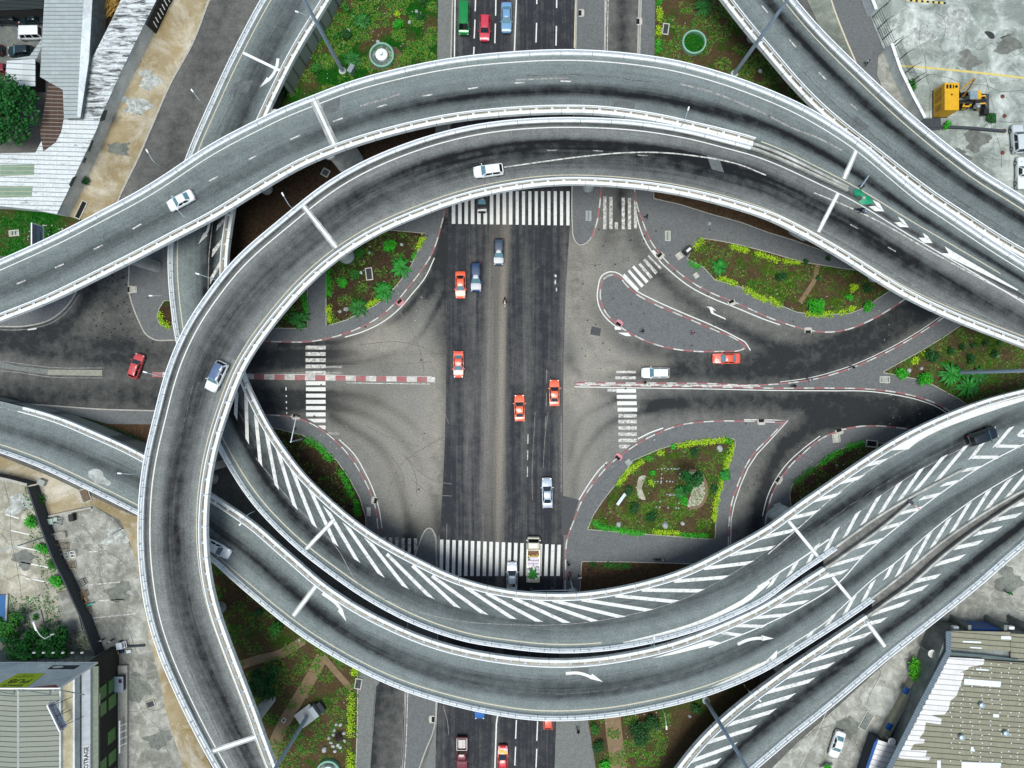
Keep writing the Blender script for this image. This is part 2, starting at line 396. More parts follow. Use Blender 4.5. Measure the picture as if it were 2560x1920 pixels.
arcs = wear_of(PX, PY, [([(700, 860), (860, 850), (1000, 790), (1080, 690)], 6, .35), ([(700, 912), (900, 905), (1040, 850), (1108, 740)], 5, .3), ([(560, 1010), (800, 1010), (960, 1060), (1060, 1180), (1105, 1330)], 7, .35), ([(700, 985), (930, 1000), (1050, 1080), (1108, 1200)], 6, .3), ([(830, 1040), (960, 1130), (1010, 1250), (1025, 1350)], 8, .4), ([(1450, 640), (1440, 760), (1480, 870), (1560, 915), (1700, 925)], 8, .4), ([(1425, 900), (1470, 960), (1560, 1000), (1700, 1010)], 8, .3), ([(1430, 1260), (1450, 1150), (1520, 1060), (1640, 1020)], 7, .35), ([(1425, 1150), (1450, 1050), (1540, 1000)], 5, .3), ([(700, 885), (900, 883), (1110, 885)], 6, .25), ([(1118, 560), (1100, 650), (1070, 740)], 10, .3), ([(1420, 560), (1450, 640), (1440, 700)], 10, .2), ([(1116, 620), (1112, 1300)], 7, .3), ([(1580, 940), (1440, 930)], 8, .2), ([(1108, 560), (1098, 900), (1090, 1320)], 20, .32), ([(1432, 640), (1424, 900), (1418, 1280)], 16, .25)])
w = w + 1.5 * arcs
far = 1 - np.exp(-(((PX - 1260) / 560) ** 4 + ((PY - 960) / 430) ** 4))
w = np.clip(w + .38 * far + .08, 0, 1.02)
du = wear_of(PX, PY, [([(1450, 640), (1447, 800), (1500, 900), (1440, 960)], 40, .8), ([(1450, 1000), (1440, 1150), (1420, 1250)], 38, .55), ([(1480, 905), (1650, 915)], 16, .6),
 ([(960, 850), (900, 870)], 30, .5), ([(1080, 900), (1090, 1000), (1085, 1200)], 28, .7), ([(930, 1020), (1020, 1080)], 60, .45), ([(960, 850), (1000, 860)], 40, .6), ([(1000, 1180), (1060, 1260)], 40, .5)])
me.att = {'wear': w.ravel(), 'dust': np.clip(du, 0, .9).ravel()}
road = struct(me.build('road', M_road))
# main avenue: darker lanes laid as a sheet over the crossing
SL = cat([(1137, -60), (1131, 140), (1122, 480), (1118, 700), (1112, 1100), (1098, 1400), (1090, 1750), (1083, 1990)], step=14)
SR_ = cat([(1444, -60), (1436, 140), (1430, 480), (1416, 700), (1407, 1100), (1409, 1400), (1393, 1750), (1386, 1990)], step=14)
N = 170; SL = resample(SL, N); SR_ = resample(SR_, N); K = 60
m = MB(); wv = []; dv = []
for i in range(N):
    a, b = SL[i], SR_[i]
    for j in range(K):
        p = a.lerp(b, j / (K - 1)); q = W(p.x, p.y, .006); m.v.append(tuple(q))
        u = j / (K - 1); y = p.y
        mid = math.exp(-((y - 960) / 400) ** 4)
        lanes = .98 - .30 * math.exp(-((u - .355) / .04) ** 2) - .5 * math.exp(-((u - .475) / .035) ** 2) - .18 * math.exp(-((u - .21) / .05) ** 2) - .22 * math.exp(-((u - .68) / .06) ** 2) - .3 * math.exp(-((u - .985) / .05) ** 2) - .2 * math.exp(-((u - .4) / .1) ** 2)
        lanes -= .12 * math.exp(-((y - 980) / 160) ** 2) * (1 if u < .5 else .5)
        end = .97 - .30 * math.exp(-((u - .50) / .035) ** 2) - .1 * math.exp(-((u - .05) / .05) ** 2)
        wv.append(mid * lanes + (1 - mid) * end); dv.append(.75 * mid * math.exp(-((u - .47) / .03) ** 2) + .25 * mid * math.exp(-((u - .4) / .07) ** 2) )
m.f = [(i * K + j, i * K + j + 1, (i + 1) * K + j + 1, (i + 1) * K + j)[::-1] for i in range(N - 1) for j in range(K - 1)]; m.mi = [0] * len(m.f)
m.att = {'wear': wv, 'dust': dv}
struct(m.build('avenue', M_road2))
# ------------------------------------------------------------------ pavements, beds, lots
def slab(name, pts, z, mt, smooth=False, z0=-.05, closed_smooth=False):
    P = cat(pts, True) if closed_smooth else pts
    b = MB(); b.prism([W(p[0], p[1], z) for p in P], z0, z); return struct(b.build(name, mt))
def kerbline(parent, pts, mt, w=.22, z=.15, side=1, smooth=True, name='kerb'):
    b = MB(); P = wpath(pts, 0, smooth)
    b.strip(P, [(0, -.02), (0, z), (side * w, z), (side * w, -.02)]); o = struct(b.build(name, mt, parent)); return o
def paintline(parent, pts, w=.14, mt=None, z=.011, smooth=True, name='edge_line', dash=None):
    b = MB(); P = wpath(pts, z, smooth)
    if dash:
        L = 0; run = [P[0]]; segs = []; on = True; lim = dash[0]
        P2 = []
        for a, c in zip(P, P[1:]):
            k = max(1, int((c - a).length / .25)); P2 += [a.lerp(c, i / k) for i in range(k)]
        for a, c in zip(P2, P2[1:]):
            L += (c - a).length; run.append(c)
            if L > lim:
                if on: segs.append(run)
                on = not on; run = [c]; L = 0; lim = dash[0] if on else dash[1]
        for r_ in segs: b.strip(r_, [(-w / 2, 0), (w / 2, 0)][::-1])
    else: b.strip(P, [(-w / 2, 0), (w / 2, 0)][::-1])
    return struct(b.build(name, mt or M_white, parent))
def island(curve, back, zone='pavement', kmat=None, side=1, mt=None, line=None, z=.13):
    P = cat(curve); o = slab(zone, [tuple(p) for p in P] + list(back), z, mt or M_pave)
    kerbline(o, curve, kmat or M_rw, .2, z + .02, side)
    return o
def wear_attr(o, val=.3):
    pass
KNW = [(1118, 470), (1115, 518), (1103, 571), (1081, 636), (1051, 683), (1022, 720), (993, 755), (952, 792), (900, 821), (843, 842), (770, 856), (700, 856), (600, 852)]
iNW = island(KNW, [(540, 800), (600, 650), (800, 500), (1000, 420), (1100, 420)], side=-1)
paintline(iNW, [(1086, 645), (1062, 695), (1030, 735), (1000, 770), (955, 806), (905, 830), (862, 843)], .16)
KW = [(323, 620), (322, 680), (321, 723), (330, 761), (347, 804), (367, 839), (385, 850), (431, 852), (470, 853)]
iW = island(KW, [(520, 700), (500, 560), (400, 560)], side=1, kmat=M_kerbc)
iFW = island([(-60, 818), (0, 818), (72, 816), (127, 801), (162, 775), (191, 735), (205, 690)], [(100, 640), (-60, 640)], side=1, kmat=M_kerbc)
paintline(iFW, [(-40, 823), (72, 822), (131, 806), (168, 778), (198, 737)], .1, M_faint)
paintline(iFW, [(69, 824), (80, 823), (91, 821)], .22)
iSWo = island([(-60, 990), (58, 1007), (150, 1014), (246, 1021), (382, 1025), (460, 1027)], [(460, 1100), (200, 1060), (-60, 1030)], side=-1, kmat=M_kerbc, z=.11)
KSW = [(600, 1034), (678, 1036), (735, 1041), (770, 1053), (814, 1079), (848, 1108), (880, 1145), (906, 1186), (926, 1226), (940, 1267), (947, 1322), (948, 1420)]
iSW = island(KSW, [(800, 1420), (640, 1200), (560, 1060)], side=-1)
paintline(iSW, [(848, 1099), (884, 1134), (912, 1180), (934, 1228), (948, 1275), (955, 1320)], .15)
KS = [(1000, 1990), (1003, 1920), (1013, 1732), (1022, 1500), (1036, 1391), (1046, 1360), (1057, 1333), (1067, 1320), (1074, 1318), (1081, 1321), (1088, 1333), (1092, 1380), (1095, 1440), (1092, 1700), (1084, 1830), (1066, 1875), (1047, 1930), (1030, 1990)]
iS = island(KS, [], side=-1, kmat=M_kerbc)
b = MB(); b.prism([W(*p) for p in [(1085, 1838), (1093, 1700), (1087, 1990), (1036, 1990)]], -.02, .05); struct(b.build('pavement', M_pave2))
KNE1 = [(1441, -40), (1437, 140), (1430, 400), (1429, 560), (1431, 590), (1438, 607), (1448, 615), (1460, 613), (1480, 594), (1491, 567), (1500, 520), (1504, 470), (1508, 300), (1513, 100), (1514, -40)]
iN = island(KNE1, [], side=1, kmat=M_kerbc)
kerbline(iN, [(1480, 594), (1491, 567), (1500, 520), (1504, 470)], M_rw, .24, .155, 1)
iN2 = slab('pavement', [(1597, -40), (1639, -40), (1636, 140), (1632, 440), (1586, 440), (1592, 140)], .13, M_pave)
kerbline(iN2, [(1597, -40), (1592, 140), (1586, 440)], M_kerbc, .25, .15, 1); kerbline(iN2, [(1602, -40), (1597, 140), (1591, 440)], M_kerbc, .2, .15, 1)
iN3 = slab('pavement', [(1096, -40), (1133, -40), (1128, 140), (1119, 470), (1085, 470), (1093, 140)], .13, M_pave2)
kerbline(iN3, [(1131, -40), (1126, 140), (1117, 470)], M_kerbc, .22, .15, 1)
KNE = [(1582, 430), (1585, 480), (1592, 518), (1607, 561), (1624, 602), (1653, 642), (1685, 674), (1731, 709), (1786, 738), (1844, 761), (1920, 795), (1963, 811), (2021, 827), (2070, 832), (2123, 824), (2166, 807), (2209, 784), (2267, 746), (2340, 695)]
iNE = island(KNE, [(2330, 620), (2000, 470), (1700, 400)], side=1)
paintline(iNE, [(1586, 510), (1597, 560), (1618, 611), (1645, 648), (1680, 682), (1727, 718), (1784, 747), (1842, 770), (1915, 800), (1950, 812)], .17)
KT = [(1864, 868), (1844, 853), (1786, 827), (1700, 790), (1627, 758), (1587, 735), (1564, 714), (1546, 694), (1529, 689), (1512, 697), (1503, 722), (1503, 749), (1514, 778), (1540, 807), (1584, 836), (1636, 859), (1685, 871), (1743, 877), (1800, 877), (1850, 874)]
P = cat(KT, True); iT = slab('pavement', [tuple(p) for p in P], .13, M_pave); kerbline(iT, KT + [KT[0]], M_rw, .2, .15, -1)
paintline(iT, [(1876, 876), (1862, 855), (1846, 846), (1788, 817), (1704, 781), (1631, 748), (1592, 727), (1568, 704), (1549, 685), (1527, 679), (1505, 689), (1495, 720), (1494, 752), (1506, 783), (1520, 800), (1545, 820)], .17)
KE1 = [(1437, 956), (1600, 956), (1760, 957), (1900, 961), (1960, 957), (2021, 949), (2123, 920), (2209, 882), (2296, 833), (2360, 790), (2450, 720)]
KE2 = [(2400, 1048), (2371, 1029), (2340, 1011), (2296, 995), (2238, 982), (2166, 974), (2079, 972), (1934, 972), (1800, 969), (1600, 966), (1437, 964)]
P = cat(KE1) + [Vector((2620, 760)), Vector((2620, 1060))] + cat(KE2)
iE = slab('pavement', [tuple(p) for p in P], .13, M_pave); kerbline(iE, KE1, M_rw, .2, .15, -1); kerbline(iE, KE2, M_rw, .2, .152, -1)
b = MB(); b.prism([W(*p) for p in [(1438, 958.5), (1900, 963), (1900, 967), (1438, 962)]], .1, .156); struct(b.build('kerb', M_whitew, iE))
paintline(iE, [(1437, 967), (1600, 970), (1800, 973), (1934, 976), (2079, 977), (2166, 978), (2238, 987), (2296, 1000), (2340, 1016), (2370, 1034)], .14)
paintline(iE, [(1950, 955), (2021, 945), (2123, 916), (2209, 878), (2296, 829), (2358, 787)], .1)
KSE = [(1410, 1500), (1412, 1440), (1419, 1336), (1433, 1301), (1454, 1249), (1483, 1206), (1517, 1165), (1555, 1134), (1593, 1108), (1642, 1082), (1700, 1061), (1772, 1052), (1859, 1051), (1920, 1053), (1962, 1055)]
KSE2 = [(1962, 1055), (1920, 1099), (1888, 1131), (1864, 1168), (1844, 1215), (1830, 1258), (1824, 1301), (1822, 1365), (1822, 1480)]
P = cat(KSE) + cat(KSE2); iSE = slab('pavement', [tuple(p) for p in P], .13, M_pave); kerbline(iSE, KSE, M_rw, .2, .15, -1); kerbline(iSE, KSE2, M_rw, .2, .152, -1)
paintline(iSE, [(1595, 1097), (1625, 1082), (1658, 1070)], .2); paintline(iSE, [(1447, 1250), (1478, 1201), (1500, 1172), (1518, 1155)], .16)
paintline(iSE, [(1860, 1049), (1930, 1050), (1970, 1051), (1925, 1101), (1893, 1135), (1870, 1170), (1850, 1217), (1836, 1259), (1828, 1300), (1826, 1370)], .14, smooth=False)
KEL = [(2290, 1074), (2241, 1067), (2195, 1063), (2151, 1064), (2094, 1076), (2050, 1096), (2007, 1131), (1972, 1165), (1943, 1206), (1926, 1241), (1914, 1290), (1908, 1340)]
iEL = island(KEL, [(2000, 1330), (2200, 1180)], side=1)
paintline(iEL, [(2050, 1090), (2003, 1126), (1967, 1160), (1938, 1201), (1920, 1238), (1906, 1290)], .13)
# medians of the cross road
b = MB(); b.prism([W(*p) for p in [(-60, 903), (0, 903), (43, 914), (121, 923), (121, 937), (43, 926), (0, 919), (-60, 919)]], -.02, .12); md = struct(b.build('median', M_pave2))
b = MB(); b.prism([W(*p) for p in [(121, 924), (257, 925), (257, 940), (121, 937)]], -.02, .14); struct(b.build('median', mat('median_concrete', '#8e8d80', .9, var=.2, scale=2, dirt=('#55544c', .6))))
paintline(md, [(-40, 897), (43, 908), (121, 918), (258, 920)], .08, M_faint); paintline(md, [(-40, 924), (43, 931), (121, 942), (258, 945)], .08, M_faint)
b = MB(); b.strip([W(382, 936), W(560, 940), W(700, 943), W(1088, 949)], [(-.42, -.02), (-.42, .15), (.42, .15), (.42, -.02)][::-1]); md2 = struct(b.build('median', M_rw))
paintline(md2, [(600, 937), (764, 936), (900, 940), (1080, 942)], .13); paintline(md2, [(866, 957), (980, 959), (1075, 960)], .13, M_whitew); paintline(md2, [(600, 934), (764, 931)], .08, M_faint)
# ---- planting beds and lawns (each one sheet on its own base)
def bed(pts, mt, z=.17, name='planting_bed', edge=True):
    o = slab(name, pts, z, mt)
    if edge:
        b = MB(); P = [W(*p) for p in pts] + [W(*pts[0])]
        b.strip(P, [(-.06, -.02), (-.06, z + .05), (.06, z + .05), (.06, -.02)][::-1]); struct(b.build('edging', M_kerbc, o))
    return o
B_NW = [(816, 660), (816, 814), (831, 811), (868, 800), (900, 783), (940, 763), (976, 733), (1003, 700), (1028, 665), (1047, 625), (1065, 584), (964, 575), (880, 590)]
bed(B_NW, M_soilA)
B_NW2 = [(769, 700), (769, 821), (660, 821), (600, 800), (680, 720)]; bed(B_NW2, M_soilA)
bed([(412, 752), (400, 770), (395, 790), (398, 806), (410, 815), (432, 816), (432, 752)], M_soilA)
bed([(160, 1042), (203, 1042), (240, 1052), (270, 1060), (460, 1062), (460, 1130), (330, 1120), (200, 1080)], M_dirt, edge=False)
B_SW = [(660, 1060), (690, 1071), (756, 1087), (802, 1113), (843, 1151), (877, 1200), (900, 1244), (915, 1293), (916, 1360), (860, 1330), (760, 1210), (690, 1120)]; bed(B_SW, M_soilA)
bed([(1634, 497), (1634, 430), (1800, 440), (2090, 560), (2090, 640), (1980, 600), (1920, 582), (1850, 556), (1780, 537), (1700, 512)], M_dirt)
B_NE = [(1731, 621), (1740, 605), (1754, 596), (1800, 603), (1850, 613), (1920, 631), (2007, 656), (2123, 674), (2260, 690), (2260, 710), (2238, 717), (2186, 752), (2163, 769), (2123, 784), (2042, 788), (1992, 781), (1955, 766), (1920, 752), (1859, 720), (1786, 700), (1757, 668), (1717, 648)]; bed(B_NE, M_soilB)
b = MB(); b.strip(wpath([(2045, 660), (2036, 700), (2018, 730), (2000, 756)], .182), [(-.35, 0), (.35, 0)][::-1]); struct(b.build('path', M_path))
B_SE = [(1468, 1323), (1483, 1287), (1506, 1252), (1535, 1215), (1558, 1186), (1581, 1151), (1642, 1125), (1694, 1108), (1760, 1100), (1821, 1093), (1836, 1099), (1837, 1113), (1825, 1150), (1815, 1180), (1798, 1232), (1789, 1278), (1787, 1346), (1769, 1347), (1627, 1336)]; bed(B_SE, M_soilB)
bed([(1454, 1403), (1560, 1404), (1680, 1407), (1772, 1411), (1860, 1420), (1860, 1560), (1430, 1560), (1450, 1470)], M_dirt)
B_E = [(2204, 931), (2240, 911), (2296, 880), (2354, 845), (2420, 800), (2640, 850), (2640, 1060), (2460, 1050), (2400, 1000), (2330, 962), (2296, 949)]; bed(B_E, M_soilB)
B_EL = [(1973, 1235), (1978, 1215), (1995, 1197), (2044, 1160), (2094, 1125), (2151, 1105), (2215, 1108), (2215, 1150), (2090, 1240), (1985, 1300), (1976, 1265)]; bed(B_EL, M_dirt)
B_GNW = [(820, -60), (1096, -60), (1093, 140), (1085, 500), (900, 470), (640, 640), (540, 640), (500, 560), (560, 480), (690, 290), (760, 100)]
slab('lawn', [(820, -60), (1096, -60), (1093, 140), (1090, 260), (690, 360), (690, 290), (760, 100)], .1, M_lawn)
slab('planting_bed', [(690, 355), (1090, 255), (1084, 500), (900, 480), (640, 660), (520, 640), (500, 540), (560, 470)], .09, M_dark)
B_GNE = [(1639, -60), (1800, -60), (2060, 260), (2200, 420), (1900, 440), (1634, 430), (1637, 140)]; slab('lawn', B_GNE, .1, M_lawn2)
B_GSW = [(480, 1300), (640, 1420), (899, 1680), (896, 1760), (888, 1990), (700, 1990), (600, 1700), (500, 1500)]
slab('lawn', B_GSW, .1, M_lawn2)
b = MB()
for pth, ww in (([(806, 1640), (780, 1690), (750, 1740), (720, 1790), (690, 1850), (672, 1960)], .95), ([(806, 1640), (840, 1680), (880, 1725)], .5), ([(760, 1600), (700, 1635), (640, 1650), (590, 1668)], .7)):
    b.strip(wpath(pth, .112 + .004 * len(b.f) / 40), [(-ww, 0), (ww, 0)][::-1])
struct(b.build('path', M_path))
o = slab('pavement', [(896, 1680), (960, 1690), (938, 1720), (932, 1800), (922, 1990), (886, 1990), (893, 1780)], .13, M_pave2); kerbline(o, [(893, 1680), (893, 1780), (886, 1990)], M_kerbc, .15, .16, 1)
paintline(o, [(940, 1715), (934, 1800), (925, 1930)], .06, M_faint)
for xs in ([(1013, 1725), (1003, 1920), (995, 1990)], [(1020, 1725), (1011, 1920), (1003, 1990)]): paintline(o, xs, .12, M_whitew, .15)
o = slab('pavement', [(1391, 1780), (1440, 1790), (1468, 1790), (1480, 1860), (1500, 1990), (1384, 1990)], .1, M_pave2)
slab('lawn', [(1468, 1790), (1600, 1760), (1900, 1640), (1900, 1760), (1690, 1990), (1500, 1990), (1480, 1860)], .12, M_lawn2)
b = MB(); b.strip(wpath([(1530, 1780), (1535, 1830), (1542, 1880), (1552, 1960)], .135), [(-1.3, 0), (1.3, 0)][::-1]); struct(b.build('path', M_path))
# verges, yards, lots outside the ring
slab('sand_verge', [(380, -60), (540, -60), (527, 0), (475, 116), (428, 200), (376, 318), (341, 399), (304, 475), (260, 560), (170, 600), (150, 560), (230, 400)], .06, M_sand)
b = MB(); b.strip(wpath([(528, -20), (476, 116), (429, 200), (377, 318), (342, 399), (305, 475), (285, 520)], 0), [(0, -.02), (0, .14), (.3, .14), (.3, -.02)]); struct(b.build('kerb', M_kerbc))
slab('parking_lot', [(-60, -60), (130, -60), (118, 200), (-60, 240)], .04, m_concrete('lot_asphalt', '#5c6262', '#70736d', '#848478', scale=.3))
slab('lawn', [(-60, 500), (80, 515), (185, 545), (250, 560), (200, 620), (-60, 720)], .08, M_lawn)
slab('concrete_yard', [(2140, -60), (2640, -60), (2640, 560), (2530, 480), (2380, 380), (2293, 307), (2250, 235), (2209, 124), (2177, 43)], .05, M_yard)
slab('pavement', [(2072, -60), (2144, -60), (2175, 40), (2209, 130), (2192, 160), (2200, 210), (2240, 260), (2290, 305), (2250, 320), (2137, 156), (2080, 20)], .04, M_pave)
slab('concrete_verge', [(1990, -60), (2068, -60), (2078, 10), (2110, 90), (2140, 170), (2060, 90)], .05, m_concrete('verge_concrete', '#7d8378', '#6c7268', '#94988c', scale=.3))
b = MB(); b.strip(wpath([(2067, -30), (2078, 10), (2108, 90), (2137, 158)], 0), [(0, -.02), (0, .14), (.25, .14), (.25, -.02)]); struct(b.build('kerb', M_cream))
slab('concrete_verge', [(2196, 140), (2209, 124), (2293, 307), (2250, 290), (2208, 225), (2192, 185)], .12, M_lot2)
slab('soil_verge', [(-60, 1130), (0, 1140), (124, 1190), (250, 1250), (400, 1320), (400, 1500), (345, 1400), (300, 1300), (230, 1262), (130, 1290), (60, 1200), (-60, 1185)], .05, M_sand)
slab('concrete_lot', [(-60, 1185), (60, 1195), (92, 1215), (130, 1300), (180, 1420), (250, 1660), (-60, 1660)], .07, M_lot)
slab('concrete_lot', [(125, 1290), (230, 1262), (290, 1300), (345, 1400), (372, 1530), (400, 1640), (440, 1780), (520, 1990), (180, 1990), (250, 1660), (175, 1420)], .06, M_lot2)
slab('sand_verge', [(300, 1290), (352, 1290), (355, 1400), (385, 1560), (430, 1700), (560, 1990), (480, 1990), (415, 1780), (400, 1700), (372, 1590), (340, 1400)], .075, M_sand)
slab('forecourt', [(1860, 1990), (1990, 1860), (2300, 1580), (2480, 1430), (2640, 1300), (2640, 1990)], .05, M_lot3)
b = MB(); b.prism([W(*p) for p in cat([(2150, 1740), (2190, 1715), (2235, 1730), (2240, 1770), (2205, 1790), (2170, 1775)], True)], 0, .056); struct(b.build('forecourt', m_concrete('pale_patch', '#a8aaa2', '#9a9c92', '#d0d2ca', scale=.4)))
# ------------------------------------------------------------------ painted markings on the ground
def bars(parent, rects, mt, name='crosswalk', z=.012):
    b = MB()
    for q in rects:
        P = [W(x, y, z) for x, y in q]
        A = sum(p.x * r.y - r.x * p.y for p, r in zip(P, P[1:] + P[:1]))
        if A < 0: P = P[::-1]
        b.add(P, [tuple(range(len(P)))])
    return struct(b.build(name, mt, parent))
def rect(x0, y0, x1, y1): return [(x0, y0), (x1, y0), (x1, y1), (x0, y1)]
bars(road, [rect(1129.5 + 15.86 * i + (1 if i > 9 else 0), 478, 1138.3 + 15.86 * i, 559.5 + .22 * i) for i in range(19)], M_white)
bars(road, [[(1100 + 15.45 * i, 1349 + .68 * i), (1108.6 + 15.45 * i, 1349 + .68 * i), (1107 + 15.4 * i, 1440), (1098.4 + 15.4 * i, 1440)] for i in range(20)], M_white)
bars(road, [rect(957 + 15.6 * i, 1343 + i * .7, 965 + 15.6 * i, 1420) for i in range(6)], M_whitew)
bars(road, [rect(764, y - 4.6, 814, y + 4.6) for y in (869, 885, 900.5, 916, 932)] , M_whitew)
bars(road, [rect(765, y - 4.8, 814, y + 4.8) for y in (958, 973, 989, 1004.5, 1020, 1036)] + [[(768, 1047), (814, 1047), (814, 1056), (785, 1056)], [(795, 1064), (814, 1064), (814, 1073), (808, 1073)]], M_white)
bars(road, [rect(820, 1080, 850, 1087), rect(814, 915, 855, 920), rect(814, 930, 855, 934)], M_faint)
bars(road, [[(1541 + i, y - 4.7), (1590 + i, y - 4.7), (1590 + i, y + 4.7), (1541 + i, y + 4.7)] for i, y in enumerate((977, 992, 1008, 1024))], M_white)
bars(road, [rect(1546, y - 4.3, 1592, y + 4.3) for y in (1039.5, 1054, 1070, 1085.5, 1101)] + [[(1548, 1112), (1576, 1112), (1566, 1121), (1548, 1121)]] + [rect(1541, 927, 1590, 933), rect(1538, 941, 1590, 948), rect(1519, 972, 1540, 979)], M_whitew)
bars(road, [rect(1508 + 15.4 * i, 491 + i, 1516 + 15.4 * i, 573) for i in (0, 1, 3, 4)] + [rect(1537, 556, 1545, 573), rect(1585, 500, 1592, 572)], M_whitew)
def tq(tx, ty, pts): return [(tx + x / 3.456, ty + y / 3.456) for x, y in pts]
bars(road, [tq(1280, 480, q) for q in ([(958, 722), (972, 705), (1098, 840), (1078, 862)], [(1000, 685), (1014, 670), (1140, 805), (1118, 826)], [(1038, 650), (1054, 634), (1180, 770), (1158, 790)])], M_white)
bars(road, [tq(1280, 480, q) for q in ([(1092, 628), (1110, 612), (1216, 735), (1196, 752)], [(1132, 590), (1150, 574), (1258, 692), (1238, 712)], [(1170, 553), (1182, 546), (1292, 654), (1280, 668)])], M_whitew)
bars(road, [tq(1280, 480, [(1848, 1104), (1842, 1090), (1746, 1046), (1732, 1018), (1765, 1028), (1726, 992), (1676, 990), (1705, 1004), (1722, 1050)])], M_white, 'lane_arrow')
bars(road, [tq(1280, 480, q) for q in ([(885, 1165), (935, 1160), (945, 1190), (890, 1190)], [(915, 1215), (1005, 1215), (1030, 1245), (985, 1245)], [(1205, 510), (1225, 500), (1260, 540), (1240, 555)])], M_white, 'edge_line')
for q in ([(715, 968), (715, 976)], [(715.5, 988), (716, 992)], [(716, 1003), (716, 1008)], [(716, 1018), (716.5, 1023)], [(716.5, 1030), (717, 1035)]): paintline(road, q, .18, smooth=False, name='stop_line')
# avenue lane lines
for a in ((1138, -30, 1136, 142), (1292, -30, 1286, 130)): paintline(road, [(a[0], a[1]), (a[2], a[3])], .2, smooth=False)
for a in ((1189.5, -20, 1188, 28), (1187.5, 49, 1185.5, 96), (1185, 117, 1184, 140), (1240, -20, 1239, 39), (1238.5, 59, 1237, 108), (1341.5, 57, 1340, 106), (1391, 65, 1390, 114), (1342, -25, 1342, 10), (1392, -20, 1391.5, 20)): paintline(road, [a[:2], a[2:]], .2, smooth=False, name='lane_dash')
paintline(road, [(1440, -30), (1436, 120)], .2, M_cream, smooth=False)
for xx in ((1516, -30, 1513, 130), (1521, -30, 1518, 130)): paintline(road, [xx[:2], xx[2:]], .12, M_whitew, smooth=False)
paintline(road, [(1244, 1790), (1241, 1809), (1236, 1960)], .22, smooth=False)
for a in ((1291, 1800, 1289, 1847), (1289, 1867, 1287, 1914), (1344, 1803, 1342, 1852), (1342, 1872, 1340, 1919)): paintline(road, [a[:2], a[2:]], .18, smooth=False, name='lane_dash')
paintline(road, [(1392, 1800), (1390, 1848)], .18, smooth=False); paintline(road, [(1389, 1900), (1388, 1960)], .18, smooth=False)
paintline(road, [(1092, 1755), (1089, 1823)], .2, smooth=False); paintline(road, [(1088, 1875), (1085, 1960)], .2, smooth=False)
paintline(road, [(1108, 1765), (1118, 1800), (1122, 1838)], .07, M_faint)
paintline(road, [(1320, 1085), (1319, 1150), (1318, 1225)], .14, M_whitew, dash=(1.4, .9)); paintline(road, [(1367, 925), (1364, 1080)], .08, M_faint, dash=(2, 1.5)); paintline(road, [(1403, 1040), (1403, 1230)], .08, M_faint)
b = MB()
for c, s in (((1388, 705), 9), ((1391, 725), 8), ((1389, 690), 6)):
    b.prism([W(c[0] + random.uniform(.4, 1) * 3 * math.cos(a), c[1] + s * random.uniform(.5, 1) * math.sin(a)) for a in np.linspace(0, 5.6, 9)], 0, .01)
struct(b.build('paint_spill', M_whitew, road))
# skid marks
M_skid = m_paint('tyre_mark', '#4a4743', '#77736d', .75, 1.3)
for q in ([(910, 1062), (955, 1085), (1010, 1105), (1050, 1116)], [(979, 1143), (1000, 1170), (1010, 1200), (1010, 1240)], [(1006, 1135), (1030, 1165), (1041, 1200), (1042, 1240)], [(1015, 1140), (1050, 1180), (1090, 1203), (1130, 1210)], [(1030, 1200), (1080, 1235), (1130, 1240)],
          [(1115, 1090), (1060, 1120), (1000, 1165), (972, 1230), (966, 1300)], [(1000, 780), (1040, 850), (1056, 900), (1060, 950)], [(900, 862), (1000, 855), (1060, 870), (1110, 895)], [(830, 915), (950, 912), (1080, 905)], [(1338, 1030), (1334, 1100), (1330, 1200), (1331, 1250)], [(1370, 1030), (1362, 1100), (1358, 1170)], [(1440, 650), (1470, 660), (1505, 662)], [(1110, 1010), (1115, 1040), (1122, 1060)], [(1117, 1310), (1116, 1400)]):
    paintline(road, q, .11, M_skid, .0085 if q[0][0] < 1300 else .0125, name='tyre_mark')
M_tar = mat('tar_patch', '#4a4b4c', .9, var=.2, scale=4)
bars(road, [tq(1280, 480, [(690, 1160), (770, 1180), (760, 1245), (675, 1230)]), [(1404, 1238), (1448, 1250), (1432, 1300), (1420, 1338), (1404, 1338)]], M_tar, 'asphalt_patch', .009)

M_gcrack = m_paint('ground_crack', '#3a3b38', '#85857b', .6, 1.0)
random.seed(31)
for x0, y0, x1, y1, z in ((2300, 60, 2330, 300, .0625), (2355, 20, 2362, 150, .0625), (2425, 120, 2560, 130, .0625), (2400, 330, 2560, 300, .0625), (2470, 200, 2500, 420, .0625), (2250, 170, 2560, 230, .0625), (20, 1200, 60, 1640, .082), (0, 1350, 110, 1340, .082), (0, 1440, 130, 1455, .082), (180, 1310, 330, 1420, .072), (250, 1440, 350, 1640, .072), (300, 1660, 440, 1900, .072), (300, 1780, 420, 1760, .072), (2050, 1750, 2180, 1900, .062), (2000, 1850, 2120, 1780, .062), (2230, 1600, 2170, 1760, .062), (2470, 1480, 2560, 1530, .062)):
    q = [(x0 + (x1 - x0) * k / 6 + random.gauss(0, 6), y0 + (y1 - y0) * k / 6 + random.gauss(0, 6)) for k in range(7)]
    paintline(None, q, .07, M_gcrack, z, name='crack')
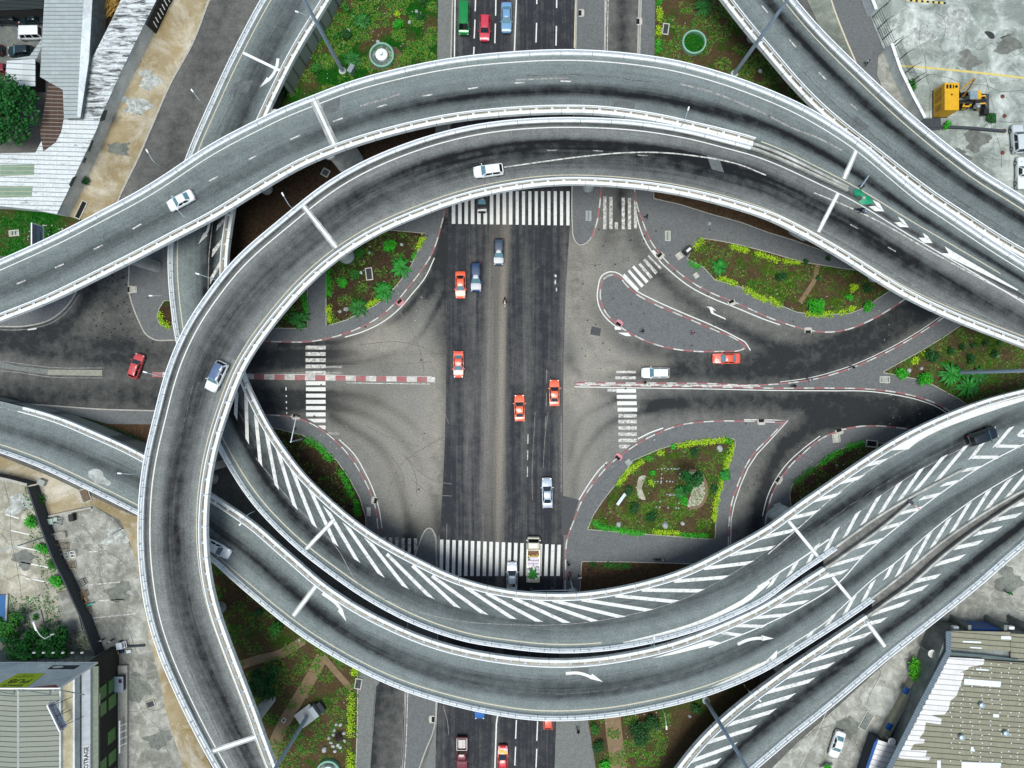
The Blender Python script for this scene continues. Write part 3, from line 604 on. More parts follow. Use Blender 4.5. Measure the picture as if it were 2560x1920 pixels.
for cx_, cy_, r_, z, c_ in ((335, 265, 34, .068, 0), (300, 372, 26, .069, 1), (372, 200, 26, .0685, 0), (2300, 90, 34, .058, 0), (2420, 150, 26, .058, 1), (2385, 60, 40, .059, 0), (2520, 110, 30, .058, 1), (2440, 350, 30, .058, 1), (2400, 390, 26, .059, 1), (45, 1260, 30, .078, 0), (60, 1400, 26, .078, 1), (290, 1340, 34, .068, 0), (300, 1480, 30, .068, 1), (340, 1720, 36, .068, 1), (400, 1850, 30, .068, 1), (2120, 1820, 30, .0575, 1), (2520, 1450, 34, .0575, 1)):
    b = MB(); n_ = 40; b.add([W(cx_ + r_ * (1 + .35 * math.sin(a * 3 + cx_) + .2 * math.sin(a * 7 + cy_) + random.uniform(-.12, .12)) * math.cos(a), cy_ + r_ * .8 * (1 + .3 * math.sin(a * 2 + cy_) + random.uniform(-.15, .15)) * math.sin(a), z) for a in np.linspace(2 * PI, 0, n_ + 1)[:-1]], [tuple(range(n_))])
    struct(b.build('concrete_patch', m_concrete('bleached_patch', '#a9ada6', '#8b908a', '#dfe3dc', scale=.5, p2=1.2) if c_ == 0 else m_concrete('stained_patch', '#6f726b', '#83867e', '#5b5d57', scale=.5, p2=1.2)))
# ------------------------------------------------------------------ flyovers
M_slab = m_concrete('deck_concrete', '#9a9c98', '#84867f', '#b0b2ad', scale=.3)
M_pier = m_concrete('pier_concrete', '#b9bdbb', '#a5aaa8', '#ccd0ce', scale=.4)
t = NT('white_kerb'); X = t.sep(t.uv()); P_ = t.geo()
n1 = t.noise(t.scalev(t.uv(), (.5, 2, 1)), 1.0, 6, .7); n2 = t.noise(P_, 2.5, 5, .7)
c_ = t.mix(t.ramp(n1, [(.42, 0.0), (.75, .75)]), '#f0f4f3', '#b3b9b3'); c_ = t.mix(t.ramp(n2, [(.58, 0.0), (.72, .55)]), c_, '#8d918a')
jn = t.math('LESS_THAN', t.math('FRACT', t.math('ADD', t.math('DIVIDE', X['X'], 4.5), .5)), .022)
M_kw = t.out(t.mix(t.math('MULTIPLY', jn, .7), c_, '#6f746f'), .85)
M_kb = m_concrete('beige_kerb', '#a9a18d', '#988f7b', '#bcb5a3', scale=.6)
M_kn = m_concrete('nose_kerb', '#b0b0a8', '#96968e', '#cbcbc4', scale=.6)
M_hatch = m_paint('hatch_paint', '#e2e2dd', '#85847f', .42, 1.5)
M_rail = mat('white_steel', '#f3f6f6', .5, .0, .05, .8, dirt=('#b9bcba', .3))
M_rail2 = mat('galvanised_steel', '#a9b9c2', .4, .3, .12, .8)
M_deck = m_asphalt('deck_asphalt', '#8a9492', '#15181a', None, True, mott=.28, grain=.22, gs=4.0)
M_deckw = m_asphalt('deck_asphalt_light', '#9a9e9a', '#16181a', None, True, mott=.28, grain=.22, gs=4.0)
M_joint = m_concrete('joint_mortar', '#a7aaa6', '#8d908c', '#c4c7c3', scale=.9)
def ext(P, d=70):
    P = [Vector(p) for p in P]
    a = (P[0] - P[1]).normalized() * d; b = (P[-1] - P[-2]).normalized() * d
    return [P[0] + a] + P + [P[-1] + b]
class Deck:
    def __init__(s, name, label, Lp, Rp, zf, bands, mt=None, depth=1.5, inset=1.8, solid_to=None):
        Lc = cat(ext(Lp), step=10); Rc = cat(ext(Rp), step=10)
        n = int(max(sum((b - a).length for a, b in zip(Q, Q[1:])) for Q in (Lc, Rc)) / 11)
        s.n = n; s.L2 = relax(resample(Lc, n), 14); s.R2 = relax(resample(Rc, n), 14)
        fr = np.linspace(0, 1, n); xs = [a for a, _ in zf]; zs = [b for _, b in zf]
        z = np.interp(fr, xs, zs)
        for _ in range(60): z[1:-1] = z[1:-1] * .5 + (z[:-2] + z[2:]) * .25
        s.z = z; s.L = [W(p.x, p.y, zz) for p, zz in zip(s.L2, z)]; s.R = [W(p.x, p.y, zz) for p, zz in zip(s.R2, z)]
        s.root = empty(name, s.L[n // 2].lerp(s.R[n // 2], .5) * 1.0, label, 'flyover', 'flyovers of the interchange'); s.root.location.z = 0
        k = n // 2; tt = (s.L[k + 1] - s.L[k - 1]); rr = s.R[k] - s.L[k]; s.sg = 1 if tt.x * rr.y - tt.y * rr.x < 0 else -1   # +1: L really lies left of travel
        s.inv = Matrix.Translation(-Vector(s.root.location))
        s.inR = sum((Vector((p.x - 1280, p.y - 960)).length for p in s.R2)) < sum((Vector((p.x - 1280, p.y - 960)).length for p in s.L2))
        # carriageway sheet
        K = 28; m = MB(); w = []; Lm = 0; ln = [0]
        for i in range(1, n): ln.append(ln[-1] + ((s.L[i] + s.R[i]) / 2 - (s.L[i - 1] + s.R[i - 1]) / 2).length)
        s.len = ln
        for i in range(n):
            a, b = s.L[i], s.R[i]; wid = (b - a).length; f = i / (n - 1)
            bs = [(np.interp(f, [q[0] for q in B], [q[1] for q in B]), np.interp(f, [q[0] for q in B], [q[2] for q in B]), np.interp(f, [q[0] for q in B], [q[3] for q in B])) for B in bands]
            for j in range(K):
                v = j / (K - 1); p = a.lerp(b, v); m.uv[len(m.v)] = (ln[i], v * wid / 10); m.v.append(tuple(p))
                w.append(min(1.0, .2 + sum(am * (.62 * math.exp(-((v - c) / sg) ** 2 / 2) + .42 * math.exp(-((v - c) / (sg * 2.1)) ** 2 / 2)) for c, sg, am in bs)))
        m.f = [(i * K + j, i * K + j + 1, (i + 1) * K + j + 1, (i + 1) * K + j)[::-1] for i in range(n - 1) for j in range(K - 1)]; m.mi = [0] * len(m.f)
        m.att = {'wear': w}; s.bvh = BVHTree.FromPolygons(m.v, m.f)
        s.put(m, 'carriageway', mt or M_deck)
        # slab under it
        m = MB(); prof = []
        for i in range(n):
            a, b = s.L[i], s.R[i]; u = (b - a); u.z = 0; wd_ = u.length; u.normalize(); zz = s.z[i]; ins = min(inset, wd_ * .3)
            for off, h in ((0, -.02), (0, -.4), (ins, -.55), (ins + .3, -depth), (wd_ - ins - .3, -depth), (wd_ - ins, -.55), (wd_, -.4), (wd_, -.02)):
                q = a + u * off; m.v.append((q.x, q.y, max(zz + h, .01)))
        k = 8; m.f = [(i * k + j, i * k + (j + 1) % k, (i + 1) * k + (j + 1) % k, (i + 1) * k + j) for i in range(n - 1) for j in range(k)]
        m.f += [tuple(range(k))[::-1], tuple((n - 1) * k + j for j in range(k))]; m.mi = [0] * len(m.f); s.put(m, 'deck_slab', M_slab)
    def put(s, m, name, mt, smooth=False):
        m.v = [tuple(s.inv @ Vector(p)) for p in m.v]; return m.build(name, mt, s.root, smooth)
    def near(s, p, side):
        Q = s.L2 if side == 'L' else s.R2; p = Vector(p)
        return min(range(s.n), key=lambda i: (Q[i] - p).length)
    def path(s, side, a=None, b=None):
        i = 0 if a is None else s.near(a, side); j = s.n - 1 if b is None else s.near(b, side)
        return (s.L if side == 'L' else s.R)[i:j + 1], i, j
    def hit(s, px, py, dz=.012):
        o = Vector((0, 0, H)); d = (W(px, py, 0) - o).normalized()
        r = s.bvh.ray_cast(o, d)[0]
        if r is None:
            k = min(range(s.n), key=lambda i: ((s.L2[i] + s.R2[i]) / 2 - Vector((px, py))).length); r = W(px, py, s.z[k])
        return r + (o - r).normalized() * dz
    def kerb(s, side, a=None, b=None, low=False, inner=None):
        inner = inner if inner is not None else (side == 'R') == (s.inR)
        P, i, j = s.path(side, a, b); g = (-1 if side == 'L' else 1) * s.sg
        m = MB()
        if low:
            m.strip(P, [(0, -.1), (0, .28), (g * .08, .34), (g * .32, .34), (g * .4, .02)]); s.put(m, 'kerb', M_kn)
        else:
            w_ = .40 if inner else .48; m.strip(P, [(g * -.08, -.5), (g * -.08, .32), (g * -.04, .36), (g * (w_ - .04), .36), (g * w_, .32), (g * w_, .0)]); s.put(m, 'parapet', M_kw)
            if not inner: return
            m = MB(); m.strip(P, [(g * .4, .14), (g * 1.0, .14), (g * 1.04, .0)], caps=False); s.put(m, 'kerb', M_kb)
    def rail(s, side, a, b, label, mt=None, sp=2.25):
        off = .52 if (side == 'R') == s.inR else .1
        P, i, j = s.path(side, a, b); g = (-1 if side == 'L' else 1) * s.sg
        pts = []; nor = []
        for k, p in enumerate(P):
            d = P[min(k + 1, len(P) - 1)] - P[max(k - 1, 0)]; d.z = 0; d.normalize(); nn = Vector((-d.y, d.x, 0)) * g; pts.append(p + nn * off); nor.append(nn)
        c = pts[len(pts) // 2].copy(); r = empty('guardrail', c, label, 'guardrail', 'guardrails of the flyovers')
        mt = mt or M_rail
        loc = [p - c for p in pts]
        for nm, rr, h, sh in (('top_rail', .085, 1.15, .1), ('lower_rail', .06, .75, .06)):
            m = MB(); m.tube([q + Vector((0, 0, h)) + n_ * sh for q, n_ in zip(loc, nor)], rr, 6); m.build(nm, mt, r, 50)
        pm = MB(); pm.box((0, 0, .38), (.34, .30, .05)); 
        pm.add([(-.07, -.13, .36), (.07, -.13, .36), (.07, .13, .36), (-.07, .13, .36), (-.05, .0, 1.12), (.05, .0, 1.12), (.05, .13, 1.15), (-.05, .13, 1.15)], [(3, 2, 1, 0), (4, 5, 6, 7), (0, 1, 5, 4), (1, 2, 6, 5), (2, 3, 7, 6), (3, 0, 4, 7)])
        first = None; L = 0; acc = sp / 2; pos = []
        for k in range(1, len(pts)):
            seg = pts[k] - pts[k - 1]; l = seg.length
            while acc < l:
                t = acc / l; pos.append((loc[k - 1].lerp(loc[k], t), nor[k - 1])); acc += sp
            acc -= l
        far = sorted(range(len(pos)), key=lambda k: (lambda q: max(abs(q.x) / (H - q.z) * FP - 1280, abs(q.y) / (H - q.z) * FP - 960))(pos[k][0] + c))
        keep = set(far[:96])
        rest = MB()
        for k, (p, n_) in enumerate(pos):
            q = p + c
            if abs(q.x) / (H - q.z) * FP > 1330 or abs(q.y) / (H - q.z) * FP > 1010: continue
            ang = math.atan2(n_.y, n_.x) - PI / 2
            if k in keep:
                if first is None: first = pm.build('post', mt, r); o = first
                else: o = first.copy(); COL.objects.link(o)
                o.location = p; o.rotation_euler = (0, 0, ang)
            else:
                rest.add([Matrix.Translation(p) @ Matrix.Rotation(ang, 4, 'Z') @ Vector(v) for v in pm.v], pm.f)
        if rest.v: rest.build('post_row', mt, r)['kind'] = 'stuff'
        return r
    def line(s, side, off, w=.15, a=None, b=None, mt=None, dz=.01, dash=None):
        P, i, j = s.path(side, a, b); g = -1 if side == 'L' else 1; m = MB(); O = s.R if side == 'L' else s.L
        for k in range(i, j + 1):
            A = (s.L if side == 'L' else s.R)[k]; B = O[k]; u = (B - A).normalized()
            for e in (off - w / 2, off + w / 2): m.v.append(tuple(A + u * e + Vector((0, 0, dz))))
        q = j - i + 1
        m.f = [(2 * k, 2 * k + 1, 2 * k + 3, 2 * k + 2) if side == 'R' else (2 * k + 1, 2 * k, 2 * k + 2, 2 * k + 3) for k in range(q - 1)]; m.mi = [0] * len(m.f)
        return s.put(m, 'edge_line', mt or M_white)
    def poly(s, polys, mt, name, dz=.014, sub=4):
        m = MB()
        for q in polys:
            pts = [Vector(p) for p in q]
            if len(pts) == 4:        # draped grid so it follows the deck
                A, B, C_, D = pts; n_ = max(1, int(max((A - B).length, (D - C_).length) / 14)); o = len(m.v)
                for k in range(n_ + 1):
                    for x, y in ((A, B), (D, C_)):
                        p = x.lerp(y, k / n_); m.v.append(tuple(s.hit(p.x, p.y, dz)))
                for k in range(n_): m.f.append((o + 2 * k, o + 2 * k + 2, o + 2 * k + 3, o + 2 * k + 1)); m.mi.append(0)
            else: m.add([s.hit(p.x, p.y, dz) for p in pts], [tuple(range(len(pts)))])
        return s.put(m, name, mt)
    def tangent(s, p):
        p = Vector(p); k = min(range(1, s.n - 1), key=lambda i: min((s.L2[i] - p).length, (s.R2[i] - p).length, ((s.L2[i] + s.R2[i]) / 2 - p).length))
        d = (s.L2[k + 1] + s.R2[k + 1]) - (s.L2[k - 1] + s.R2[k - 1]); return d.normalized()
    def stripes(s, segs, w=10.0, mt=None, name='hatching', cut=True, tone=None):
        Q = []
        for a, b in segs:
            a, b = Vector(a), Vector(b); d = (b - a).normalized(); nn = Vector((-d.y, d.x)); hs = []
            for p in (a, b):
                t = s.tangent(p); k = t.dot(nn)
                h = t * (w / 2 / k) if (cut and abs(k) > .28) else nn * (w / 2)
                hs.append(h)
            Q.append([a - hs[0], b - hs[1], b + hs[1], a + hs[0]])
        return s.poly(Q, mt or M_hatch, name)
    def joint(s, a, b, w=20):
        a, b = Vector(a), Vector(b); d = (b - a).normalized(); n_ = Vector((-d.y, d.x))
        o = s.poly([[a - n_ * w / 2, b - n_ * w / 2, b + n_ * w / 2, a + n_ * w / 2]], M_joint, 'expansion_joint', .02)
        s.poly([[a - n_ * 3.2, b - n_ * 3.2, b + n_ * 3.2, a + n_ * 3.2]], M_kw, 'joint_strip', .03)
    def pier(s, px, py, r=.9, kind='round', ang=0.0, top=None, dims=(3.2, 1.2)):
        c = W(px, py, 0); z = (top or 8) ; m = MB()
        if kind == 'round': m.lathe(c, [(r * 1.0, 0), (r, z - 2.5), (r, z - 1.6), (r * 1.9, z - .9), (r * 1.9, z - .55)], 28)
        else:
            P = []; L_, b_ = dims
            for k in range(9): P.append((L_ / 2 - b_ / 2 + b_ / 2 * math.cos(-PI / 2 + PI * k / 8), b_ / 2 * math.sin(-PI / 2 + PI * k / 8)))
            P += [(-x, -y) for x, y in P]; R_ = Matrix.Rotation(ang, 2)
            P = [R_ @ Vector(p) for p in P]
            m.prism([Vector((c.x + p.x, c.y + p.y)) for p in P], 0, z - .9); m.prism([Vector((c.x + p.x * 1.25, c.y + p.y * 1.25)) for p in P], z - 1.2, z - .55, bottom=True)
        s.put(m, 'pier', M_pier, 40)
AO = [(0, 656), (133, 596), (203, 561), (269, 526), (356, 480), (434, 431), (498, 387), (567, 346), (640, 309), (709, 275), (785, 245), (854, 218), (932, 194), (1010, 175), (1091, 158), (1170, 146), (1280, 136), (1373, 131), (1454, 131), (1535, 136), (1616, 145), (1697, 159), (1772, 179), (1850, 204), (1920, 231), (1992, 263), (2065, 304), (2131, 347), (2232, 431), (2305, 492), (2357, 526), (2418, 568), (2478, 608), (2542, 648), (2600, 683)]
AI = [(0, 803), (130, 752), (249, 694), (347, 645), (446, 593), (535, 547), (640, 483), (762, 413), (860, 373), (958, 342), (1045, 320), (1132, 303), (1280, 287), (1396, 282), (1494, 284), (1569, 292), (1656, 307), (1743, 327), (1815, 344), (1876, 361), (1935, 382), (2007, 416), (2060, 443), (2118, 472), (2180, 508), (2250, 552), (2360, 616), (2545, 726), (2600, 760)]
BO = [(2600, 760), (2545, 726), (2360, 616), (2250, 552), (2180, 508), (2118, 472), (2055, 443), (2000, 417), (1935, 388), (1876, 366), (1815, 351), (1740, 331), (1656, 315), (1581, 305), (1503, 300), (1422, 298), (1341, 300), (1280, 304), (1178, 318), (1060, 348), (984, 375), (909, 408), (850, 440), (795, 477), (727, 532), (678, 573), (640, 604), (579, 663), (521, 737), (477, 803), (443, 871), (416, 945), (394, 1032), (370, 1131), (358, 1206), (353, 1287), (353, 1365), (359, 1440), (376, 1541), (402, 1625), (440, 1715), (480, 1799), (518, 1871), (546, 1920)]
BI = [(2600, 884), (2560, 868), (2499, 845), (2426, 817), (2354, 787), (2282, 753), (2209, 712), (2137, 666), (2065, 622), (1992, 582), (1920, 547), (1850, 524), (1772, 502), (1710, 488), (1627, 474), (1511, 463), (1396, 461), (1280, 474), (1204, 489), (1132, 509), (1045, 541), (958, 578), (886, 619), (814, 672), (756, 727), (698, 794), (640, 872), (606, 930), (593, 962), (567, 1035), (544, 1110), (527, 1191), (518, 1278), (518, 1365), (526, 1440), (541, 1510), (570, 1595), (608, 1695), (640, 1778), (669, 1860), (692, 1920)]
CL = [(1790, -20), (1805, 0), (1859, 70), (1920, 142), (1978, 211), (2036, 271), (2090, 318), (2160, 372), (2225, 424), (2317, 494), (2413, 557), (2506, 617), (2570, 652)]
CR = [(1965, -16), (1981, 4), (2036, 69), (2105, 139), (2180, 210), (2253, 278), (2325, 339), (2397, 396), (2470, 448), (2519, 477), (2560, 503), (2610, 535)]
DL = [(672, -20), (660, 0), (640, 35), (608, 96), (567, 179), (521, 281), (483, 367), (455, 445), (434, 530), (427, 610), (426, 660), (428, 712), (434, 772), (445, 850), (465, 925), (500, 1020), (547, 1116), (580, 1175), (640, 1263), (692, 1319), (762, 1383), (843, 1444), (889, 1477), (952, 1515), (1022, 1551), (1091, 1578), (1164, 1600), (1280, 1618), (1318, 1623), (1396, 1628), (1471, 1626), (1549, 1618), (1624, 1604), (1700, 1585), (1772, 1561), (1844, 1530), (1920, 1492), (1984, 1440), (2041, 1403), (2085, 1372), (2166, 1313), (2220, 1277), (2276, 1245), (2334, 1213), (2406, 1176), (2490, 1133), (2600, 1078)]
DR = [(836, -20), (825, 0), (802, 38), (764, 98), (727, 164), (695, 229), (672, 278), (632, 370), (600, 455), (587, 512), (579, 567), (571, 619), (568, 668), (570, 740), (580, 820), (598, 895), (613, 943), (640, 1000), (666, 1053), (709, 1120), (756, 1182), (814, 1240), (871, 1290), (929, 1333), (1002, 1376), (1074, 1413), (1134, 1441), (1190, 1459), (1280, 1478), (1367, 1485), (1454, 1483), (1540, 1471), (1627, 1451), (1685, 1434), (1743, 1410), (1830, 1365), (1920, 1316), (1978, 1272), (2044, 1226), (2123, 1172), (2195, 1124), (2267, 1082), (2354, 1041), (2455, 1002), (2560, 974), (2600, 965)]
EL = [(-20, 998), (0, 1003), (58, 1017), (124, 1035), (188, 1058), (246, 1084), (307, 1110), (354, 1134), (440, 1182), (527, 1235), (579, 1268), (640, 1310), (698, 1362), (756, 1412), (790, 1443), (854, 1490), (915, 1527), (981, 1560), (1045, 1588), (1117, 1612), (1204, 1632), (1280, 1643), (1375, 1650), (1471, 1647), (1569, 1633), (1656, 1614), (1743, 1585), (1830, 1549), (1920, 1506), (1963, 1478), (2015, 1446), (2059, 1418), (2128, 1370), (2189, 1325), (2238, 1287), (2276, 1250), (2334, 1213), (2406, 1176), (2490, 1133), (2600, 1078)]
ER = [(-20, 1122), (0, 1128), (67, 1151), (124, 1174), (188, 1204), (252, 1235), (313, 1265), (350, 1284), (440, 1336), (524, 1390), (567, 1430), (640, 1493), (698, 1541), (767, 1593), (843, 1640), (906, 1674), (973, 1706), (1045, 1733), (1120, 1755), (1196, 1773), (1280, 1788), (1309, 1792), (1387, 1796), (1465, 1793), (1543, 1785), (1619, 1771), (1694, 1754), (1769, 1732), (1844, 1703), (1920, 1667), (1978, 1630), (2044, 1588), (2108, 1547), (2151, 1517), (2180, 1496), (2232, 1457), (2300, 1401), (2354, 1356), (2455, 1287), (2560, 1226), (2600, 1205)]
FL = [(1665, 1955), (1691, 1920), (1731, 1868), (1772, 1824), (1815, 1785), (1870, 1740), (1920, 1704), (1963, 1672), (2027, 1629), (2094, 1584), (2160, 1540), (2209, 1505), (2282, 1452), (2330, 1406), (2412, 1340), (2499, 1280), (2560, 1240), (2600, 1217)]
FR = [(1840, 1955), (1880, 1920), (1920, 1886), (1992, 1825), (2065, 1767), (2137, 1706), (2209, 1645), (2282, 1587), (2354, 1530), (2426, 1472), (2461, 1443), (2499, 1408), (2560, 1356), (2600, 1320)]
dA = Deck('flyover', 'upper flyover sweeping over the top of the ring with a single faint lane dash line', AO, AI, [(0, 11), (.25, 13), (1, 13)],
    [[(0, .50, .08, .45), (.25, .60, .09, .42), (.45, .64, .075, .72), (.7, .60, .07, .85), (1, .55, .09, .8)], [(0, .3, .1, .15), (1, .25, .1, .12)], [(0, .95, .05, .35), (1, .96, .05, .3)]])
dB = Deck('flyover', 'innermost flyover loop curling from the right edge round to the bottom left corner', BO, BI, [(0, 13), (.35, 13), (.6, 14), (.8, 14), (1, 11.5)],
    [[(0, .50, .15, .58), (.2, .52, .16, .6), (.32, .60, .17, .62), (.45, .58, .15, .56), (.7, .54, .13, .58), (.85, .56, .13, .64), (1, .62, .12, .66)], [(0, .5, .1, 0), (.3, .36, .06, .5), (.45, .36, .06, .55), (.6, .3, .07, .3), (1, .4, .06, .2)], [(0, .05, .04, .55), (1, .05, .04, .5)]], M_deckw)
dC = Deck('flyover', 'straighter flyover cutting across the top right corner beside the concrete yard', CL, CR, [(0, 8), (.5, 10), (1, 12)],
    [[(0, .66, .07, .75), (.5, .66, .07, .8), (1, .66, .08, .8)], [(0, .2, .1, .15), (1, .22, .1, .3)], [(0, .95, .05, .4), (1, .95, .05, .4)]])
dD = Deck('flyover', 'ramp from the top left passing below two decks, white hatching on its inner side', DL, DR, [(0, 3), (.12, 5.2), (.3, 6.6), (.45, 7.5), (1, 7.5)],
    [[(0, .5, .12, .35), (.2, .72, .09, .6), (.3, .6, .1, .6), (.42, .33, .1, .6), (.55, .42, .12, .4), (.75, .5, .12, .4), (.88, .5, .12, .5), (1, .45, .09, .55)], [(0, .25, .1, .25), (.4, .8, .2, .35), (.7, .82, .15, .2), (.9, .3, .05, .3), (1, .9, .1, 0)]])
dE = Deck('flyover', 'outer lower flyover entering at the left edge and marked with three curved white arrows', EL, ER, [(0, 2.4), (.14, 5.4), (.25, 7), (.35, 7.5), (1, 7.5)],
    [[(0, .52, .07, .5), (.2, .52, .09, .45), (.3, .48, .1, .5), (.5, .45, .09, .5), (.7, .5, .1, .4), (1, .55, .14, .45)], [(0, .25, .1, .1), (.4, .62, .05, .35), (.7, .62, .05, .3), (1, .3, .05, .1)]])
dF = Deck('flyover', 'bottom right corner ramp with white hatching on its upper edge, beside the forecourt', FL, FR, [(0, 4.8), (.45, 6.2), (1, 7.5)],
    [[(0, .60, .1, .7), (.5, .58, .09, .8), (1, .6, .1, .8)], [(0, .15, .1, .2), (1, .1, .1, .25)]])
# parapets, kerbs and guardrails
dA.kerb('L'); dA.kerb('R', None, (1876, 361)); dA.kerb('R', (1876, 361), (2118, 472), True)
dA.rail('L', None, None, 'white guardrail along the outer top edge of the upper flyover')
dA.rail('R', None, (1876, 361), 'white guardrail along the inner edge of the upper flyover, next to the loop')
dB.kerb('L', (1876, 366), None); dB.kerb('R'); dB.kerb('L', (2118, 472), (1876, 366), True)
dB.rail('L', (1876, 366), None, 'white guardrail round the outside of the innermost flyover loop')
dB.rail('R', None, None, 'white guardrail round the inside of the innermost flyover loop')
dC.kerb('L'); dC.kerb('R')
dC.rail('L', None, None, 'white guardrail on the garden side of the straighter top right flyover'); dC.rail('R', None, None, 'white guardrail on the concrete yard side of the straighter top right flyover')
dD.kerb('L', None, (2085, 1372)); dD.kerb('L', (2085, 1372), (2406, 1176), True); dD.kerb('R')
dD.rail('L', None, (2085, 1372), 'white guardrail on the outer edge of the hatched ramp, beside the narrow dark gap', M_rail); dD.rail('R', None, None, 'white guardrail on the inner edge of the hatched ramp, overlooking the crossing')
dE.kerb('L', (58, 1017), (2059, 1418)); dE.kerb('L', (2059, 1418), (2276, 1250), True); dE.kerb('R', None, (2180, 1496)); dE.kerb('R', (2180, 1496), None, True)
dE.rail('L', (58, 1017), (2059, 1418), 'white guardrail on the inner edge of the arrow marked outer flyover'); dE.rail('R', None, (2180, 1496), 'white guardrail on the outer edge of the arrow marked outer flyover, above the avenue')
dF.kerb('L', None, (2160, 1540)); dF.kerb('L', (2160, 1540), None, True); dF.kerb('R')
dF.rail('L', None, (2160, 1540), 'white guardrail on the upper hatched edge of the bottom right ramp'); dF.rail('R', None, None, 'white guardrail on the lower edge of the bottom right ramp, beside the forecourt')
# edge lines
dA.line('L', 1.15); dA.line('R', 1.05, .1, None, (1500, 284), M_cream)
dB.line('L', 1.3, .17, None, None, M_white); dB.line('R', 1.55, .13, None, None, M_cream)
dA.line('R', .9, .14, (1900, 372), (2500, 700), M_cream); dB.line('L', .0, .1, None, (2550, 730), M_faint)
dC.line('R', 1.15, .16, None, None, M_cream); dC.line('L', 1.0, .08, None, None, M_faint)
dD.line('L', 1.1, .17, None, (1500, 1624), M_cream); dD.line('R', 1.0, .12, None, (640, 370), M_faint)
dE.line('R', 1.1, .17, None, (1900, 1678), M_cream); dE.line('L', .95, .1, None, (1500, 1642), M_faint)
dF.line('R', .95, .1, None, None, M_faint)
def T(tx, ty, *pts): return [(tx + x / 3.456, ty + y / 3.456) for x, y in pts]
def dashes(d, L, w=3.2, mt=None, name='lane_dash'):
    for q in L: d.stripes([q], w, mt or M_whitew, name, False)
dashes(dA, [T(0, 480, (145, 795), (220, 763)), T(0, 480, (475, 655), (550, 622)), T(0, 480, (810, 497), (885, 457)), T(0, 480, (1145, 320), (1220, 276)), T(0, 0, (1805, 1565), (1880, 1525)), T(0, 0, (2150, 1378), (2212, 1346)), T(640, 0, (298, 1205), (380, 1168)), T(640, 0, (665, 1050), (750, 1020)), T(640, 0, (1045, 925), (1132, 903)), T(640, 0, (1437, 830), (1525, 817)), T(640, 0, (1832, 768), (1918, 755)), T(1280, 0, (20, 717), (105, 712)), T(1280, 0, (420, 700), (510, 703))])
for q in ([(1700, 210), (1780, 230), (1860, 262), (1925, 290)], [(1920, 288), (1970, 315), (2045, 345), (2105, 376)], [(1290, 200), (1350, 197), (1420, 195)], [(900, 265), (960, 248), (1000, 235)]):
    m = MB(); m.strip([dA.hit(p.x, p.y, .012) for p in cat(q, step=6)], [(.12, 0), (-.12, 0)]); dA.put(m, 'faded_line', M_faint)
for q in ([(1260, 418), (1330, 408), (1450, 392), (1560, 382), (1640, 381), (1740, 390), (1850, 412), (1915, 438)], [(2035, 482), (2100, 508), (2200, 555), (2330, 630), (2440, 690), (2560, 752)]):
    m = MB(); m.strip([dB.hit(p.x, p.y, .012) for p in cat(q, step=6)], [(.09, 0), (-.09, 0)]); dB.put(m, 'faded_line', M_whitew)
dashes(dB, [T(1280, 0, (305, 1300), (390, 1297)), T(1280, 0, (700, 1300), (785, 1306)), T(1280, 0, (1085, 1340), (1170, 1345)), T(1920, 480, (710, 280), (780, 318)), T(1920, 480, (1035, 475), (1105, 515))], 2.6, M_faint)
dashes(dC, [T(1920, 0, (185, 342), (240, 408)), T(1920, 0, (440, 625), (500, 688)), T(1920, 0, (712, 895), (775, 950)), T(1280, 0, (2160, 50), (2210, 110))])
# gore between the two upper decks
def on(d, name, polys, mt=None):
    for q in polys: d.poly([T(*q)], mt or M_white, name)
on(dB, 'chevron', [(1920, 480, (905, 70), (1005, 165), (985, 130)), ][:0] or [(1920, 480, (870, 125), (925, 120), (1005, 168), (925, 165)), (1920, 480, (1090, 262), (1140, 260), (1218, 306), (1140, 302)), (1920, 480, (1300, 395), (1350, 395), (1422, 442), (1345, 438)), (1920, 480, (1490, 528), (1562, 530), (2165, 845), (2155, 853))])
on(dA, 'chevron', [(1920, 480, (903, 68), (962, 95), (1005, 168), (940, 122)), (1920, 480, (1120, 210), (1170, 240), (1218, 306), (1155, 262)), (1920, 480, (1335, 352), (1380, 380), (1422, 442), (1360, 400)), (1920, 480, (1525, 468), (1600, 515), (2165, 845), (1562, 530))])
# hatching
H1 = [((592, 975), (589, 1043)), ((615, 985), (618, 1103)), ((640, 1044), (651, 1160)), ((666, 1082), (692, 1218)), ((696, 1131), (738, 1269)), ((731, 1176), (786, 1315)), ((775, 1223), (839, 1361)), ((817, 1273), (893, 1402)), ((866, 1313), (953, 1439)), ((921, 1351), (1014, 1469)), ((967, 1385), (1077, 1494)), ((1031, 1414), (1143, 1518)), ((1080, 1440), (1211, 1535)), ((1161, 1466), (1283, 1547)), ((1216, 1483), (1348, 1554)), ((1283, 1495), (1417, 1557)), ((1332, 1499), (1487, 1553)), ((1381, 1501), (1555, 1543)), ((1454, 1499), (1623, 1526)), ((1538, 1489), (1688, 1504)), ((1604, 1475), (1752, 1477)), ((1685, 1453), (1815, 1443)), ((1760, 1421), (1876, 1407)), ((1825, 1387), (1932, 1369)), ((1888, 1348), (1987, 1325)), ((1970, 1297), (2042, 1280)), ((2033, 1252), (2097, 1236)), ((2099, 1207), (2154, 1193)), ((2160, 1164), (2211, 1152))]
dD.stripes(H1, 8.6)
T2 = lambda L: [tuple(T(1920, 960, *q)) for q in L]; T3 = lambda L: [tuple(T(1920, 1440, *q)) for q in L]; T4 = lambda L: [tuple(T(1280, 1440, *q)) for q in L]
